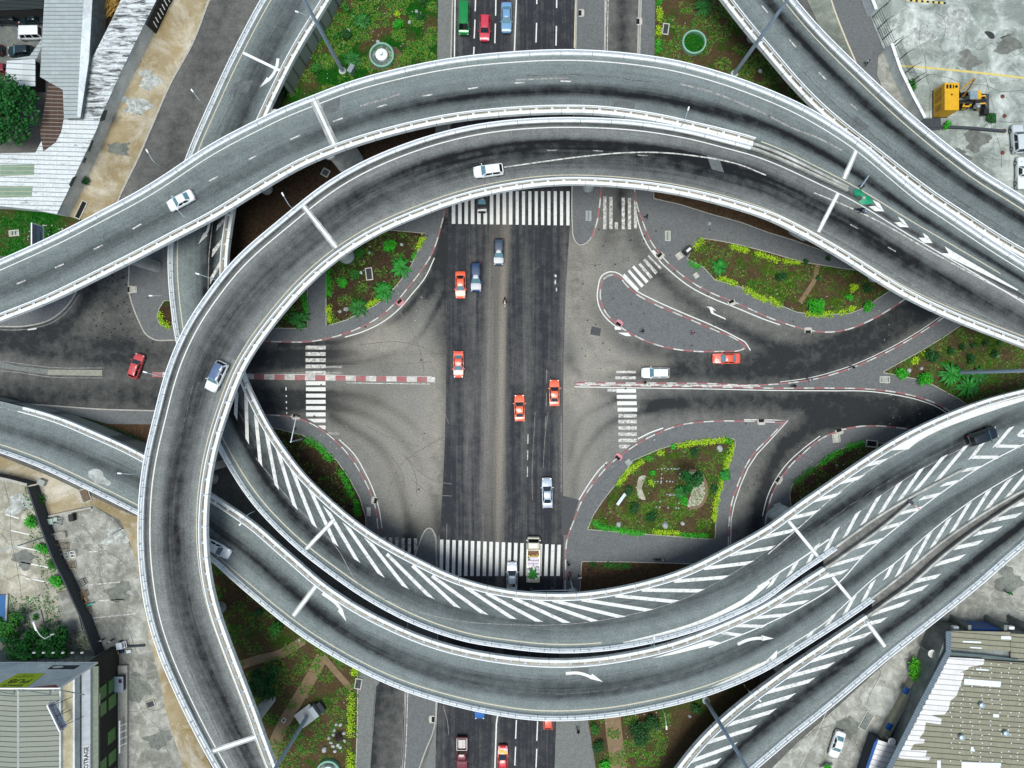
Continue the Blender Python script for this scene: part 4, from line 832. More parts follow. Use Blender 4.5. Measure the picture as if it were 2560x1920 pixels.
dD.stripes(T2([((1525, 620), (1270, 925)), ((1330, 730), (1140, 1000)), ((1140, 850), (975, 1110)), ((960, 970), (820, 1210)), ((780, 1105), (665, 1320)), ((600, 1245), (495, 1450)), ((430, 1385), (340, 1560)), ((255, 1525), (180, 1655)), ((1715, 530), (1465, 830)), ((1855, 510), (1752, 645)), ((2105, 372), (1962, 542))]) + T3([((70, 0), (12, 95))]), 7.8)
dD.stripes(T2([((1760, 632), (1990, 632)), ((1970, 535), (2180, 540)), ((2160, 440), (2260, 455)), ((2212, 395), (2160, 448))]), 7.8, None, 'chevron', False)
wl = []
for a, b in zip(*(lambda P, Q: (list(zip(P[:-1], Q[:-1])), list(zip(P[1:], Q[1:]))))(resample(cat(T(1920, 960, (1040, 575), (1190, 480), (1400, 375), (1700, 255), (2000, 160), (2260, 95))), 14), resample(cat(T(1920, 960, (1210, 565), (1300, 495), (1480, 400), (1740, 300), (2020, 205), (2260, 130))), 14))): wl.append([a[0], b[0], b[1], a[1]])
dD.poly(wl, M_white, 'edge_band')
wl = []
for a, b in zip(*(lambda P, Q: (list(zip(P[:-1], Q[:-1])), list(zip(P[1:], Q[1:]))))(resample(cat(T(1280, 1440, (960, 572), (1250, 500), (1550, 410), (1850, 280), (2010, 190), (2130, 95))), 14), resample(cat(T(1280, 1440, (970, 585), (1240, 540), (1550, 445), (1830, 330), (2000, 245), (2070, 200))), 14))): wl.append([a[0], b[0], b[1], a[1]])
dD.poly(wl, M_white, 'edge_band'); dD.poly([T(1280, 1440, (2130, 95), (2070, 200), (2230, 60), (2220, 40))], M_white, 'edge_band')
def thin(d, q, w=.16, mt=None):
    m = MB(); m.strip([d.hit(p.x, p.y, .013) for p in cat(q, step=6)], [(w / 2, 0), (-w / 2, 0)]); d.put(m, 'lane_line', mt or M_white)
thin(dD, T(1280, 1440, (2120, 95), (2212, 40)) + T(1920, 960, (60, 1655), (300, 1500), (530, 1340)) , .2); thin(dD, T(1920, 960, (560, 1310), (780, 1120), (960, 975), (1150, 845), (1350, 725), (1700, 545)), .1, M_faint)
thin(dD, T(1920, 960, (0, 1470), (280, 1230), (620, 930), (900, 730), (1080, 620), (1200, 560)), .13, M_whitew); thin(dD, T(640, 960, (0, 640), (300, 1010), (700, 1420)) + T(640, 1440, (900, 80), (1290, 270), (1700, 380), (2212, 420)) + T(1280, 1440, (500, 415), (950, 350), (1500, 190), (1850, 10)) + [(1932, 1369)], .08, M_faint)
# arrow flyover: two hatched margins
dE.stripes(T2([((1690, 745), (1835, 722)), ((1510, 870), (1655, 840)), ((1320, 990), (1482, 953)), ((1120, 1122), (1312, 1075)), ((925, 1270), (1152, 1203)), ((735, 1420), (985, 1345)), ((560, 1565), (820, 1490))]) + T3([((395, 35), (670, -40)), ((225, 155), (500, 100)), ((65, 265), (332, 223))]) + [((1890, 1544), (1965, 1537)), ((1845, 1564), (1911, 1566)), ((1808, 1582), (1852, 1588))], 7.8)
on(dE, 'edge_band', [(1280, 1440, (1210, 712), (1700, 555), (1815, 577), (1390, 678))])
dE.stripes(T2([((2090, 820), (1890, 1080)), ((1910, 920), (1740, 1185)), ((1740, 1030), (1570, 1310)), ((1570, 1160), (1400, 1440)), ((1400, 1290), (1252, 1555)), ((1235, 1425), (1118, 1655)), ((2240, 770), (2060, 985)), ((1075, 1565), (1018, 1680))]) + T3([((910, 45), (810, 240)), ((745, 180), (645, 360)), ((575, 325), (475, 485)), ((390, 465), (300, 605)), ((210, 600), (140, 705))]), 7.8)
on(dE, 'edge_band', [(1280, 1440, (1700, 968), (1960, 850), (2240, 708), (2240, 800)), (1280, 1440, (1700, 985), (1700, 960), (2240, 790), (2235, 815))][:1])
on(dE, 'edge_band', [(1920, 1440, (-20, 735), (80, 640), (75, 700), (-20, 810)), (1920, 1440, (80, 610), (230, 580), (200, 620), (70, 700))][:1])
thin(dE, T(1920, 1440, (0, 720), (220, 580), (470, 420), (720, 195), (940, 0)) + T(1920, 960, (1080, 1560), (1390, 1290), (1740, 1020), (2200, 740)), .14); thin(dE, T(1280, 1440, (1700, 620), (2212, 410)) + T(1920, 1440, (300, 260), (620, 50)) + T(1920, 960, (830, 1480), (1150, 1210), (1490, 945), (1840, 715), (2212, 520)), .16)
# bottom right ramp
dF.stripes(T2([((2125, 1052), (2240, 1025)), ((1955, 1175), (2170, 1132)), ((1795, 1295), (2002, 1248)), ((1625, 1415), (1838, 1368)), ((1455, 1558), (1682, 1493))]) + T3([((1255, 50), (1475, 0)), ((1095, 185), (1362, 97)), ((925, 320), (1198, 232)), ((765, 440), (1005, 378)), ((565, 592), (872, 503)), ((365, 735), (710, 635)), ((165, 875), (548, 768)), ((-10, 1005), (378, 902)), ((-120, 1135), (210, 1037)), ((-330, 1280), (45, 1168))]) + T4([((1715, 1430), (2092, 1312)), ((1570, 1592), (1922, 1462)), ((1570, 1665), (1790, 1595))]), 9.2)
# curved arrows
def arrow(d, shaft, head, w=7.5):
    P = cat(shaft, step=5); wl = []
    for k, (a, b) in enumerate(zip(P, P[1:])):
        n1 = (P[min(k + 1, len(P) - 1)] - P[max(k - 1, 0)]).normalized(); n2 = (P[min(k + 2, len(P) - 1)] - P[k]).normalized()
        n1 = Vector((-n1.y, n1.x)) * w / 2; n2 = Vector((-n2.y, n2.x)) * w / 2; wl.append([a + n1, b + n2, b - n2, a - n1])
    d.poly(wl + [head], M_white, 'lane_arrow')
arrow(dE, T(640, 1440, (573, 152), (640, 195), (700, 245), (730, 285)), T(640, 1440, (705, 300), (745, 278), (782, 395)))
arrow(dE, T(1280, 1440, (465, 842), (560, 838), (630, 852), (685, 875)), T(1280, 1440, (670, 888), (692, 843), (785, 915)))
arrow(dE, T(1280, 1440, (1950, 590), (2030, 555), (2100, 540), (2170, 537)), T(1280, 1440, (2155, 512), (2160, 560), (2262, 540)))
arrow(dD, T(640, 0, (190, 505), (180, 570), (150, 640), (110, 690)), T(640, 0, (95, 665), (125, 695), (33, 755)))
arrow(dD, T(0, 480, (1808, 245), (1805, 290), (1790, 340), (1775, 365)), T(0, 480, (1762, 350), (1795, 375), (1712, 452)), 6)
dD.poly([T(0, 480, *q) for q in ([(1875, 290), (1935, 225), (1935, 262), (1870, 335)], [(1835, 500), (1915, 405), (1908, 455), (1830, 565)], [(1815, 740), (1905, 585), (1900, 640), (1813, 800)])], M_whitew, 'hatching')
thin(dD, T(0, 480, (1840, 240), (1805, 560), (1798, 850)), .1, M_faint)
# expansion joints
dA.joint((785, 251), (838, 366), 21); dA.joint((2141, 377), (2110, 447), 13)
dB.joint((759, 516), (841, 619), 15); dB.joint((2095, 484), (2046, 580), 11); dB.joint((527, 1880), (640, 1842), 14)
dD.joint((763, 1375), (836, 1298), 11); dD.joint((1972, 1303), (2052, 1400), 9); dD.joint((608, 132), (701, 177), 7)
dE.joint((795, 1458), (733, 1540), 13); dE.joint((2082, 1443), (2129, 1500), 9); dF.joint((2166, 1553), (2213, 1617), 11)
# piers
for d, px, py, tz, kw in ((dA, 392, 667, 11.8, {}), (dA, 668, 474, 13, {}), (dA, 885, 418, 13, dict(kind='w', dims=(4.6, 1.7), ang=math.radians(62))), (dA, 1120, 300, 13, {}), 
    (dB, 867, 640, 13.3, dict(r=1.3)), (dB, 1470, 468, 13, {}), (dB, 1995, 583, 13, dict(kind='w', dims=(3.6, 1.7), ang=-.5)), (dB, 2183, 690, 13, dict(r=1.05)), (dB, 545, 1163, 14, dict(kind='w', dims=(4.0, 1.2), ang=.25)), (dB, 553, 1517, 13, {}), (dB, 664, 1762, 12, dict(kind='w', dims=(4.4, 1.7), ang=math.radians(52))), (dB, 532, 1196, 14, {}), (dB, 1250, 440, 13, {}),
    (dC, 1878, 98, 8.6, dict(r=.75)), (dC, 2080, 270, 10, {}), (dC, 2310, 560, 11.0, {}), (dD, 1940, 1279, 7.5, dict(kind='w', dims=(3.2, 1.8), ang=.6)), (dD, 955, 1392, 7.5, {}), (dD, 1432, 1480, 7.5, dict(r=.8)), (dD, 2300, 1120, 7.5, {}), (dD, 680, 330, 5.4, dict(kind='w', dims=(5, 1.2), ang=.5)), (dD, 520, 620, 6.4, {}), (dE, 843, 1500, 7.5, {}), (dE, 1300, 1700, 7.5, {}), (dE, 1555, 1680, 7.5, dict(r=.8)), (dE, 2010, 1430, 7.5, {}), (dE, 560, 1320, 6.6, {}), (dF, 1940, 1660, 5.6, {}), (dF, 2235, 1468, 6.3, {})):
    d.pier(px, py, top=float(tz) - .3, **kw)
# sunken concrete strips added to brighten the dark slots between the merging decks
def slot(d, QA, QB, dz, name='slot_slab'):
    A = resample(cat(QA, step=8), 40); B = resample(cat(QB, step=8), 40); m = MB()
    for a, b in zip(A, B):
        for p in (a, b): q = d.hit(p.x, p.y, 0); m.v.append(tuple(W(p.x, p.y, q.z + dz)))
    m.f = [(2 * k, 2 * k + 1, 2 * k + 3, 2 * k + 2) for k in range(39)]; m.mi = [0] * 39; d.put(m, name, m_concrete('slot_concrete', '#73746f', '#5a5b58', '#8a8a85', scale=.7))
slot(dE, [(2059, 1390), (2085, 1370), (2166, 1311), (2220, 1275), (2282, 1240)], [(2059, 1422), (2128, 1374), (2189, 1329), (2238, 1291), (2282, 1252)], -.5)
slot(dF, [(2180, 1492), (2232, 1453), (2300, 1397), (2354, 1352), (2455, 1283), (2560, 1222), (2600, 1201)], [(2180, 1532), (2209, 1509), (2282, 1456), (2330, 1412), (2412, 1346), (2499, 1286), (2600, 1223)], -.6)
# cracks and repairs in the decks
M_crack = m_paint('crack', '#22252a', '#7b7f7e', .55, 1.2); M_rep = m_paint('repair', '#55595a', '#6f7473', .5, 1.0)
def crack(d, v, a, b, w=.09, amp=.012, seed=0):
    random.seed(seed); m = MB(); P = []; i0, i1 = int(a * (d.n - 1)), int(b * (d.n - 1)); q = v
    for i in range(i0, i1 + 1): q += random.gauss(0, amp * .25) + (v - q) * .05; P.append(d.L[i].lerp(d.R[i], q) + Vector((0, 0, .009)))
    m.strip(P, [(-w / 2, 0), (w / 2, 0)]); d.put(m, 'crack', M_crack)
for k, (d, v, a, b) in enumerate(((dE, .36, .12, .27), (dE, .33, .36, .62), (dE, .62, .38, .7), (dE, .5, .04, .2), (dD, .62, .3, .36), (dD, .72, .5, .68), (dD, .45, .72, .97), (dA, .62, .02, .2), (dA, .35, .5, .62), (dB, .42, .62, .75), (dB, .3, .9, .99), (dB, .78, .05, .2), (dF, .42, .1, .9), (dC, .3, .3, .9), (dD, .3, .06, .17))): crack(d, v, a, b, .08, .02, k)
def repair(d, f, v, l, w):
    i = int(f * (d.n - 1)); m = MB()
    for k in range(l + 1): m.v += [tuple(d.L[i + k].lerp(d.R[i + k], x) + Vector((0, 0, .007))) for x in (v, v + w)]
    m.f = [(2 * k, 2 * k + 1, 2 * k + 3, 2 * k + 2) for k in range(l)]; m.mi = [0] * l; d.put(m, 'asphalt_patch', M_rep)
for a in ((dA, .33, .15, 4, .2), (dA, .58, .72, 5, .14), (dB, .27, .3, 3, .2), (dB, .66, .7, 5, .15), (dE, .55, .15, 4, .22), (dD, .62, .55, 3, .25), (dC, .45, .15, 4, .25), (dE, .22, .55, 3, .25), (dD, .09, .2, 3, .3)): repair(*a)
# retaining walls of the ramp ends (panels down to the ground)
M_panel = m_sheet('wall_panels', '#8f9892', '#5f6663', '#79817c', 2.2, .55, .15, 2.2, 5.0)
def rwall(d, side, a, b, label):
    P, i, j = d.path(side, a, b); m = MB(); g = (1 if side == 'L' else -1) * d.sg
    for k, p in enumerate(P):
        dd = P[min(k + 1, len(P) - 1)] - P[max(k - 1, 0)]; dd.z = 0; dd.normalize(); nn = Vector((-dd.y, dd.x, 0)) * g * .1
        for q in (p + nn, p - nn * 2): m.v += [(q.x, q.y, p.z - .42), (q.x, q.y, 0)]
    n_ = len(P)
    for k in range(n_ - 1):
        o = 4 * k; m.f += [(o, o + 1, o + 5, o + 4), (o + 2, o + 6, o + 7, o + 3)]
    m.f += [(0, 2, 3, 1), (4 * n_ - 4, 4 * n_ - 3, 4 * n_ - 1, 4 * n_ - 2)]; m.mi = [0] * len(m.f)
    d.put(m, 'retaining_wall', M_panel)
rwall(dD, 'R', None, (709, 205), ''); rwall(dD, 'L', None, (560, 195), ''); rwall(dE, 'L', (-60, 990), (440, 1182), ''); rwall(dE, 'R', (-60, 1110), (350, 1284), ''); rwall(dF, 'R', (1800, 1990), (2065, 1767), '')
# wet patch of fresh mortar on the left ramp
m = MB(); m.add([dE.hit(x, y, .016) for x, y in cat(T(0, 960, (760, 760), (800, 735), (860, 740), (890, 770), (900, 800), (960, 860), (940, 880), (880, 860), (840, 865), (800, 830), (765, 800)), True, 6)], [tuple(range(len(cat(T(0, 960, (760, 760), (800, 735), (860, 740), (890, 770), (900, 800), (960, 860), (940, 880), (880, 860), (840, 865), (800, 830), (765, 800)), True, 6))))]); dE.put(m, 'mortar_patch', M_joint)
# ------------------------------------------------------------------ vehicles
M_glass = mat('car_glass', '#27363b', .06, 0, .1, 1, spec=.9)
M_glassd = mat('dark_car_glass', '#0f1518', .08, 0, .1, 1, spec=.6)
M_glassl = mat('sky_lit_car_glass', '#5f8790', .1, 0, .25, 1.2, spec=.9)  # sky reflection put into the base colour of the glass
M_tyre = mat('tyre_rubber', '#17171a', .9, 0, .2, 6)
M_rim = mat('wheel_rim', '#a9adb0', .3, .8, .1, 4)
M_blackp = mat('black_plastic', '#141517', .6, 0, .2, 4)
M_lamp = mat('lamp_lens', '#b9bfbd', .15, 0, .06, 5, spec=.8)
M_tail = mat('tail_lens', '#8f1a1c', .2, 0, .1, 5)
def paint(h): return mat('car_paint_' + h.strip('#'), h, .28, 0, .05, .8, .5, .6)
KIND = { # length, width, belt z, roof z, xa, xb, xc, xd, hood z, base half width, roof half width
 'sedan': (4.45, 1.74, .90, 1.42, .215, .06, -.19, -.345, .86, .86, .66),
 'hatch': (3.95, 1.72, .92, 1.48, .24, .08, -.36, -.46, .88, .88, .67),
 'wagon': (4.55, 1.76, .93, 1.52, .22, .08, -.40, -.475, .88, .88, .70),
 'suv': (4.75, 1.88, 1.02, 1.75, .22, .09, -.41, -.475, 1.0, .89, .72),
 'van': (4.75, 1.82, 1.05, 1.98, .385, .26, -.475, -.492, 1.0, .93, .80),
 'pickup': (5.2, 1.82, .98, 1.72, .19, .08, -.09, -.125, .98, .88, .70),
 'truck': (6.9, 2.0, 1.15, 2.1, .46, .40, .27, .255, 1.1, .93, .86)}
def shell(L, Wd, zb, zh, kind, x_end=-.5):
    if kind == 'truck': st = [(.25, 1, zb, 1), (.40, 1, zb, 1), (.455, 1, zb - .03, 1), (.485, .98, zb - .1, 1), (.5, .90, zb - .3, 1)]
    elif kind == 'van': st = [(-.5, .93, zb - .1, 1), (-.49, .99, zb, 1), (-.3, 1, zb, 1), (.2, 1, zb, 1), (.36, .99, zb - .02, 1), (.44, .95, zb - .12, 1), (.485, .86, zb - .28, 1), (.5, .72, zb - .45, 1)]
    else:
        st = [(-.5, .74, zb - .30, 1), (-.488, .88, zb - .10, 1), (-.46, .95, zb - .01, 1), (-.36, .99, zb + .01, 1), (-.12, 1.0, zb, 1), (.1, 1.0, zb, 1), (.22, .995, zh, 1), (.36, .97, zh - .05, 1), (.44, .92, zh - .12, 1), (.482, .82, zh - .22, 1), (.5, .62, zh - .38, 1)]
        if x_end > -.5: st = [(x_end, 1, zb, 1)] + [q for q in st if q[0] > x_end + .02]
    m = MB(); n = 11
    for x, f, zt, _ in st:
        w = Wd / 2 * f; lo = .22 if kind not in ('truck',) else .35
        for y, z in ((-.82, lo), (-.97, lo + .14), (-1, (lo + zt) / 2), (-.985, zt - .14), (-.90, zt - .025), (0, zt + .025), (.90, zt - .025), (.985, zt - .14), (1, (lo + zt) / 2), (.97, lo + .14), (.82, lo)): m.v.append((x * L, y * w, z))
    k = len(st); m.f = [(i * n + j, i * n + (j + 1) % n, (i + 1) * n + (j + 1) % n, (i + 1) * n + j)[::-1] for i in range(k - 1) for j in range(n)]
    m.f += [tuple(range(n)), tuple((k - 1) * n + j for j in range(n))[::-1]]; m.mi = [0] * len(m.f); return m
def vehicle(kind, col, px, py, dr, label, cat_='car', z=0.0, deck=None, group='cars', L=None, roof=None, glass=None, lights=True, name=None, rearglass=None):
    l, Wd, zb, zr, xa, xb, xc, xd, zh, fb, fr = KIND[kind]
    if L: l = L
    if deck is not None: c = deck.hit(px, py, 0); z = c.z
    c = W(px, py, z + .75); c.z = z + .012
    dr = Vector((dr[0], -dr[1])); rz = math.atan2(dr.y, dr.x)
    r = empty(name or {'van': 'van', 'pickup': 'pickup_truck', 'truck': 'truck'}.get(kind, 'car'), c, label, cat_, group, rz)
    P = paint(col); G = glass or M_glass
    shell(l, Wd, zb, zh, kind, -.14 if kind == 'pickup' else -.5).build('body', P, r, 38)
    hb, hr = Wd / 2 * fb, Wd / 2 * fr
    def ring(zf, x0, x1, w, ins):
        return [(x0 * l, -w + ins, zf), (x0 * l, w - ins, zf), (x1 * l, w - ins, zf), (x1 * l, -w + ins, zf)]
    zu = zr - .07
    m = MB(); A = [(xa * l, -hb, zb - .03), (xa * l, hb, zb - .03), (xd * l, hb * .97, zb - .03), (xd * l, -hb * .97, zb - .03)]; B = [(xb * l, -hr, zu), (xb * l, hr, zu), (xc * l, hr * .97, zu), (xc * l, -hr * .97, zu)]
    m.add(A + B, [(i, (i + 1) % 4, 4 + (i + 1) % 4, 4 + i)[::-1] for i in range(4)]); m.build('cabin', P, r)
    m = MB(); nx_ = 6
    for i in range(nx_ + 1):
        f = i / nx_; x = (xb + (xc - xb) * f) * l; e = 1 - abs(2 * f - 1) ** 4
        for y, h in ((-1.02, -.01), (-.93, .045 * e + .012), (-.5, .065 * e + .015), (0, .075 * e + .015), (.5, .065 * e + .015), (.93, .045 * e + .012), (1.02, -.01)): m.v.append((x, y * hr * (1 - .03 * f), zu + h))
    m.f = [(i * 7 + j, i * 7 + j + 1, (i + 1) * 7 + j + 1, (i + 1) * 7 + j) for i in range(nx_) for j in range(6)]; m.mi = [0] * len(m.f)
    m.build('roof', roof or P, r, 40)
    def pane(name, q, mu, mv, mt):
        q = [Vector(p) for p in q]; nn = (q[1] - q[0]).cross(q[3] - q[0]).normalized(); cen = sum(q, Vector()) / 4
        if nn.dot(cen - Vector((0, 0, zb + .1))) < 0: nn = -nn
        def at(u, v): return q[0].lerp(q[1], u).lerp(q[3].lerp(q[2], u), v)
        m = MB(); N = 4
        for i in range(N + 1):
            for j in range(N + 1):
                u = mu + (1 - 2 * mu) * i / N; v = mv + (1 - 2 * mv) * j / N; bul = .028 * (1 - (2 * i / N - 1) ** 2)
                m.v.append(tuple(at(u, v) + nn * (.008 + bul)))
        m.f = [(i * 5 + j, i * 5 + j + 1, (i + 1) * 5 + j + 1, (i + 1) * 5 + j) for i in range(N) for j in range(N)]; m.mi = [0] * 16
        m.build(name, mt, r, 60)
    pane('windshield', [A[0], A[1], B[1], B[0]], .05, .05, G)
    pane('rear_window', [A[3], A[2], B[2], B[3]], .1, .1, rearglass or (M_glassd if kind != 'sedan' else G))
    for s, (a0, a1, b0, b1) in ((1, (A[1], A[2], B[1], B[2])), (-1, (A[0], A[3], B[0], B[3]))):
        a0, a1, b0, b1 = map(Vector, (a0, a1, b0, b1))
        cuts = ((.07, .47), (.51, .93)) if kind not in ('pickup', 'truck') else ((.1, .9),)
        if kind == 'van': cuts = ((.04, .26), (.30, .60), (.64, .95))
        for c0, c1 in cuts:
            pane('side_window', [a0.lerp(a1, c0), a0.lerp(a1, c1), b0.lerp(b1, c1), b0.lerp(b1, c0)], .02, .12, M_glassd)
    wx = (.31, -.31) if kind != 'truck' else (.36, -.28); wr = .31 if kind not in ('truck', 'suv', 'pickup') else .37
    w0 = None
    for x in wx:
        for s in (-1, 1):
            if w0 is None:
                m = MB(); m.lathe((0, 0, 0), [(wr * .62, -.1), (wr * .93, -.1), (wr, -.06), (wr, .06), (wr * .93, .1), (wr * .62, .1)], 18, cap=False); w0 = m.build('wheel', M_tyre, r, 40)
                m = MB(); m.lathe((0, 0, 0), [(.03, -.085), (wr * .64, -.09), (wr * .64, .09), (.03, .085)], 14); q0 = m.build('rim', M_rim, w0, 40); o = w0
            else:
                o = w0.copy(); COL.objects.link(o); q = q0.copy(); COL.objects.link(q); q.parent = o
            o.location = (x * l, s * (Wd / 2 - .09), wr); o.rotation_euler = (PI / 2, 0, 0)
    for s in (-1, 1):
        m = MB(); m.box((xa * l - .18, s * (Wd / 2 + .07), zb + .08), (.12, .2, .13), s * .15, taper=.8); m.build('mirror', P, r)
        hx, hz = (.462, zh - .17) if kind not in ('van', 'truck') else (.487, zb - .36)
        m = MB(); m.box((hx * l, s * Wd * .355, hz), (.17 if kind != 'truck' else .12, .27, .12), -s * .42, taper=.85); m.build('headlight', M_lamp, r)
        if kind not in ('truck', 'pickup'):
            m = MB(); m.box((-.482 * l, s * Wd * .39, zb - .15), (.15, .24, .16), s * .3, taper=.9); m.build('taillight', M_tail, r)
    m = MB(); m.box((.5 * l - .04, 0, .42), (.14, Wd * .62, .16), taper=.94); m.build('bumper', M_blackp, r)
    if kind == 'pickup':
        x0, x1 = -.5 * l, -.14 * l; hw = Wd / 2 - .02; m = MB(); zt = zb + .02
        m.box(((x0 + x1) / 2, 0, .56), (x1 - x0, 2 * hw, .1))
        for y in (-hw + .05, hw - .05): m.box(((x0 + x1) / 2, y, (zt + .3) / 2), (x1 - x0, .1, zt - .3))
        for x in (x0 + .05, x1 - .04): m.box((x, 0, zt / 2 + .3), (.09, 2 * hw - .21, zt - .6))
        m.build('cargo_bed', P, r)
        for s in (-1, 1):
            m = MB(); m.box((x0 - .01, s * (hw - .12), .75), (.05, .16, .3)); m.build('taillight', M_tail, r)
    if kind == 'truck':
        x0, x1 = -.5 * l, .235 * l; hw = Wd / 2 + .04; m = MB()
        m.box(((x0 + x1) / 2, 0, .92), (x1 - x0, 2 * hw, .14))
        for y in (-hw + .04, hw - .04): m.box(((x0 + x1) / 2, y, 1.27), (x1 - x0, .07, .56))
        for x in (x0 + .04, x1 - .04): m.box((x, 0, 1.3), (.07, 2 * hw - .16, .62))
        m.build('cargo_bed', P, r)
    r['_l'] = l; del r['_l']
    return r
DN, UP, LF, RT = (0, 1), (0, -1), (-1, 0), (1, 0)
AV = 'vehicles on the avenue'
veh = vehicle
veh('van', '#0c7f3c', 1160, 48, (-.02, 1), 'bright green minivan heading down in the left lane at the top of the avenue', 'van', group=AV, L=4.9, glass=M_glassd)
veh('wagon', '#c93a4c', 1212, 69, (-.03, 1), 'red estate car between the green minivan and the pale blue sedan', group=AV, L=4.25)
veh('sedan', '#6f9cc0', 1266, 43, (0, 1), 'pale blue sedan beside the solid white line at the top of the avenue', group=AV, L=4.9, glass=M_glassl)
veh('sedan', '#15181c', 1205, 497, DN, 'black car emerging from under the loop onto the upper zebra crossing', group=AV, glass=M_glassl)
veh('hatch', '#c53a35', 1150, 471, DN, 'red car almost hidden under the loop, its nose on the upper zebra crossing', group=AV)
veh('wagon', '#3c4c5c', 1247, 629, (-.02, 1), 'dark grey estate with pale front corners, uppermost vehicle below the zebra crossing', group=AV, L=4.45, glass=M_glassl)
veh('suv', '#16395c', 1190, 692, (0, 1), 'dark blue station wagon beside the orange taxi with a black rear window', group=AV, L=4.9, glass=M_glassl)
veh('sedan', '#ef6442', 1151, 712, (0, 1), 'orange taxi with a black rear window alongside the dark blue wagon', 'taxi', group=AV, L=4.4, glass=M_glassl, rearglass=M_glassd)
veh('sedan', '#e9614a', 1146, 911, (0, 1), 'orange taxi alone in the leftmost lane level with the striped median', 'taxi', group=AV, L=4.35, glass=M_glassl)
veh('sedan', '#ef6a46', 1299, 1020, (-.02, -1), 'orange taxi near the broken white lane line, lower of the two heading up', 'taxi', group=AV, L=4.3)
veh('sedan', '#ee6b49', 1386, 982, (0, -1), 'orange taxi with a white tail at the right edge of the avenue', 'taxi', group=AV, L=4.3)
veh('sedan', '#aab6c4', 1368, 1232, (-.03, -1), 'silver sedan driving up past the corner of the hedged garden', group=AV, L=4.9)
tr = veh('truck', '#d8d3bd', 1333, 1397, (.015, -1), 'cream flatbed truck loaded with household goods on the lower zebra crossing', 'truck', group=AV, L=7.1, glass=M_glassd, lights=True)
veh('sedan', '#dfe5ea', 1280, 1442, (0, -1), 'white sedan half under the hatched ramp, waiting beside the loaded truck', group=AV, L=4.75)
veh('sedan', '#1f62a6', 1199, 1764, DN, 'blue car of which only the tail shows below the arrow marked flyover', group=AV)
pk = veh('pickup', '#6f1c2c', 1155, 1886, DN, 'dark red pickup with a pale object in its bed at the bottom of the avenue', 'pickup truck', group=AV, L=5.6)
rd = veh('sedan', '#cf2f38', 1257, 1900, (0, -1), 'red car with yellow flower decoration on its bonnet beside the dark red pickup', group=AV, L=4.6)
veh('hatch', '#e0583c', 1370, 1793, UP, 'orange hatchback disappearing under the arrow marked flyover', group=AV)
veh('hatch', '#c04a4c', 340, 915, (.33, -.94), 'brick red car turning out of the left side road', group=AV, L=4.1)
veh('wagon', '#e6eaea', 1639, 932, (-1, 0), 'white estate car heading left along the striped median', group=AV, L=4.6, glass=M_glassl)
veh('sedan', '#e65d45', 1816, 896, (-1, 0), 'orange taxi rounding the tip of the triangular traffic island', 'taxi', group=AV, L=4.5, glass=M_glassl)
DG = 'cars on the flyovers'
veh('hatch', '#e9edee', 1221, 426, (-1, .13), 'white hatchback at the top of the innermost loop', deck=dB, group=DG, L=4.3, glass=M_glassl)
veh('suv', '#e4eaec', 541, 941, (-.43, .9), 'white crossover with a blue glass roof on the left side of the loop', deck=dB, group=DG, L=4.5, glass=M_glassl, roof=mat('panoramic_roof', '#54698a', .12, 0, .15, 1, spec=.8))
veh('sedan', '#e8ecec', 451, 501, (-.88, .47), 'white sedan on the left arm of the upper flyover', deck=dA, group=DG, L=4.1, glass=M_glassl)
veh('suv', '#0d1b22', 2457, 1091, (.93, -.33), 'black car beside the white chevrons at the right edge', deck=dD, group=DG, L=4.6, glass=M_glassl)
veh('sedan', '#e3e8ec', 541, 1371, (.85, .45), 'silver white sedan coming out from under the loop on the lower flyover', deck=dE, group=DG, L=4.6)
PG = 'parked vehicles'
veh('sedan', '#e9ecec', 2093, 1862, (-.31, .95), 'white sedan parked on the forecourt beside the bottom right ramp', group=PG, L=4.5, glass=M_glassl, z=.05)
veh('suv', '#c4cdcf', 2545, 347, (-.08, -1), 'silver wagon with roof rails parked in the concrete yard', group=PG, L=4.7, z=.05)
p2 = veh('pickup', '#dfe6e3', 2556, 432, (0, -1), 'white pickup with black numbers on its bonnet at the right edge', 'pickup truck', group=PG, L=5.3, z=.05)
veh('van', '#e4e9ea', 76, 84, (-1, .02), 'white panel van parked against the long grey roof', 'van', group=PG, L=4.1, z=.04)
veh('sedan', '#15242a', 78, 46, (-1, 0), 'black car parked above the white panel van', group=PG, L=4.3, z=.04, glass=M_glassd)
veh('wagon', '#14191c', 14, 47, (-1, 0), 'black car in the top left corner, nose cut off by the picture edge', group=PG, L=4.0, z=.04, glass=M_glassd)
veh('hatch', '#16262a', 50, 127, (-1, .06), 'black hatchback with red tail lamps below the white panel van', group=PG, L=4.0, z=.04, glass=M_glassl)
veh('hatch', '#7e1f26', -8, 172, (-1, 0), 'dark red car cut by the left picture edge', group=PG, L=4.0, z=.04)
veh('hatch', '#101417', -24, 124, (-1, 0), 'dark car of which only the tail shows at the left picture edge', group=PG, L=4.0, z=.04)
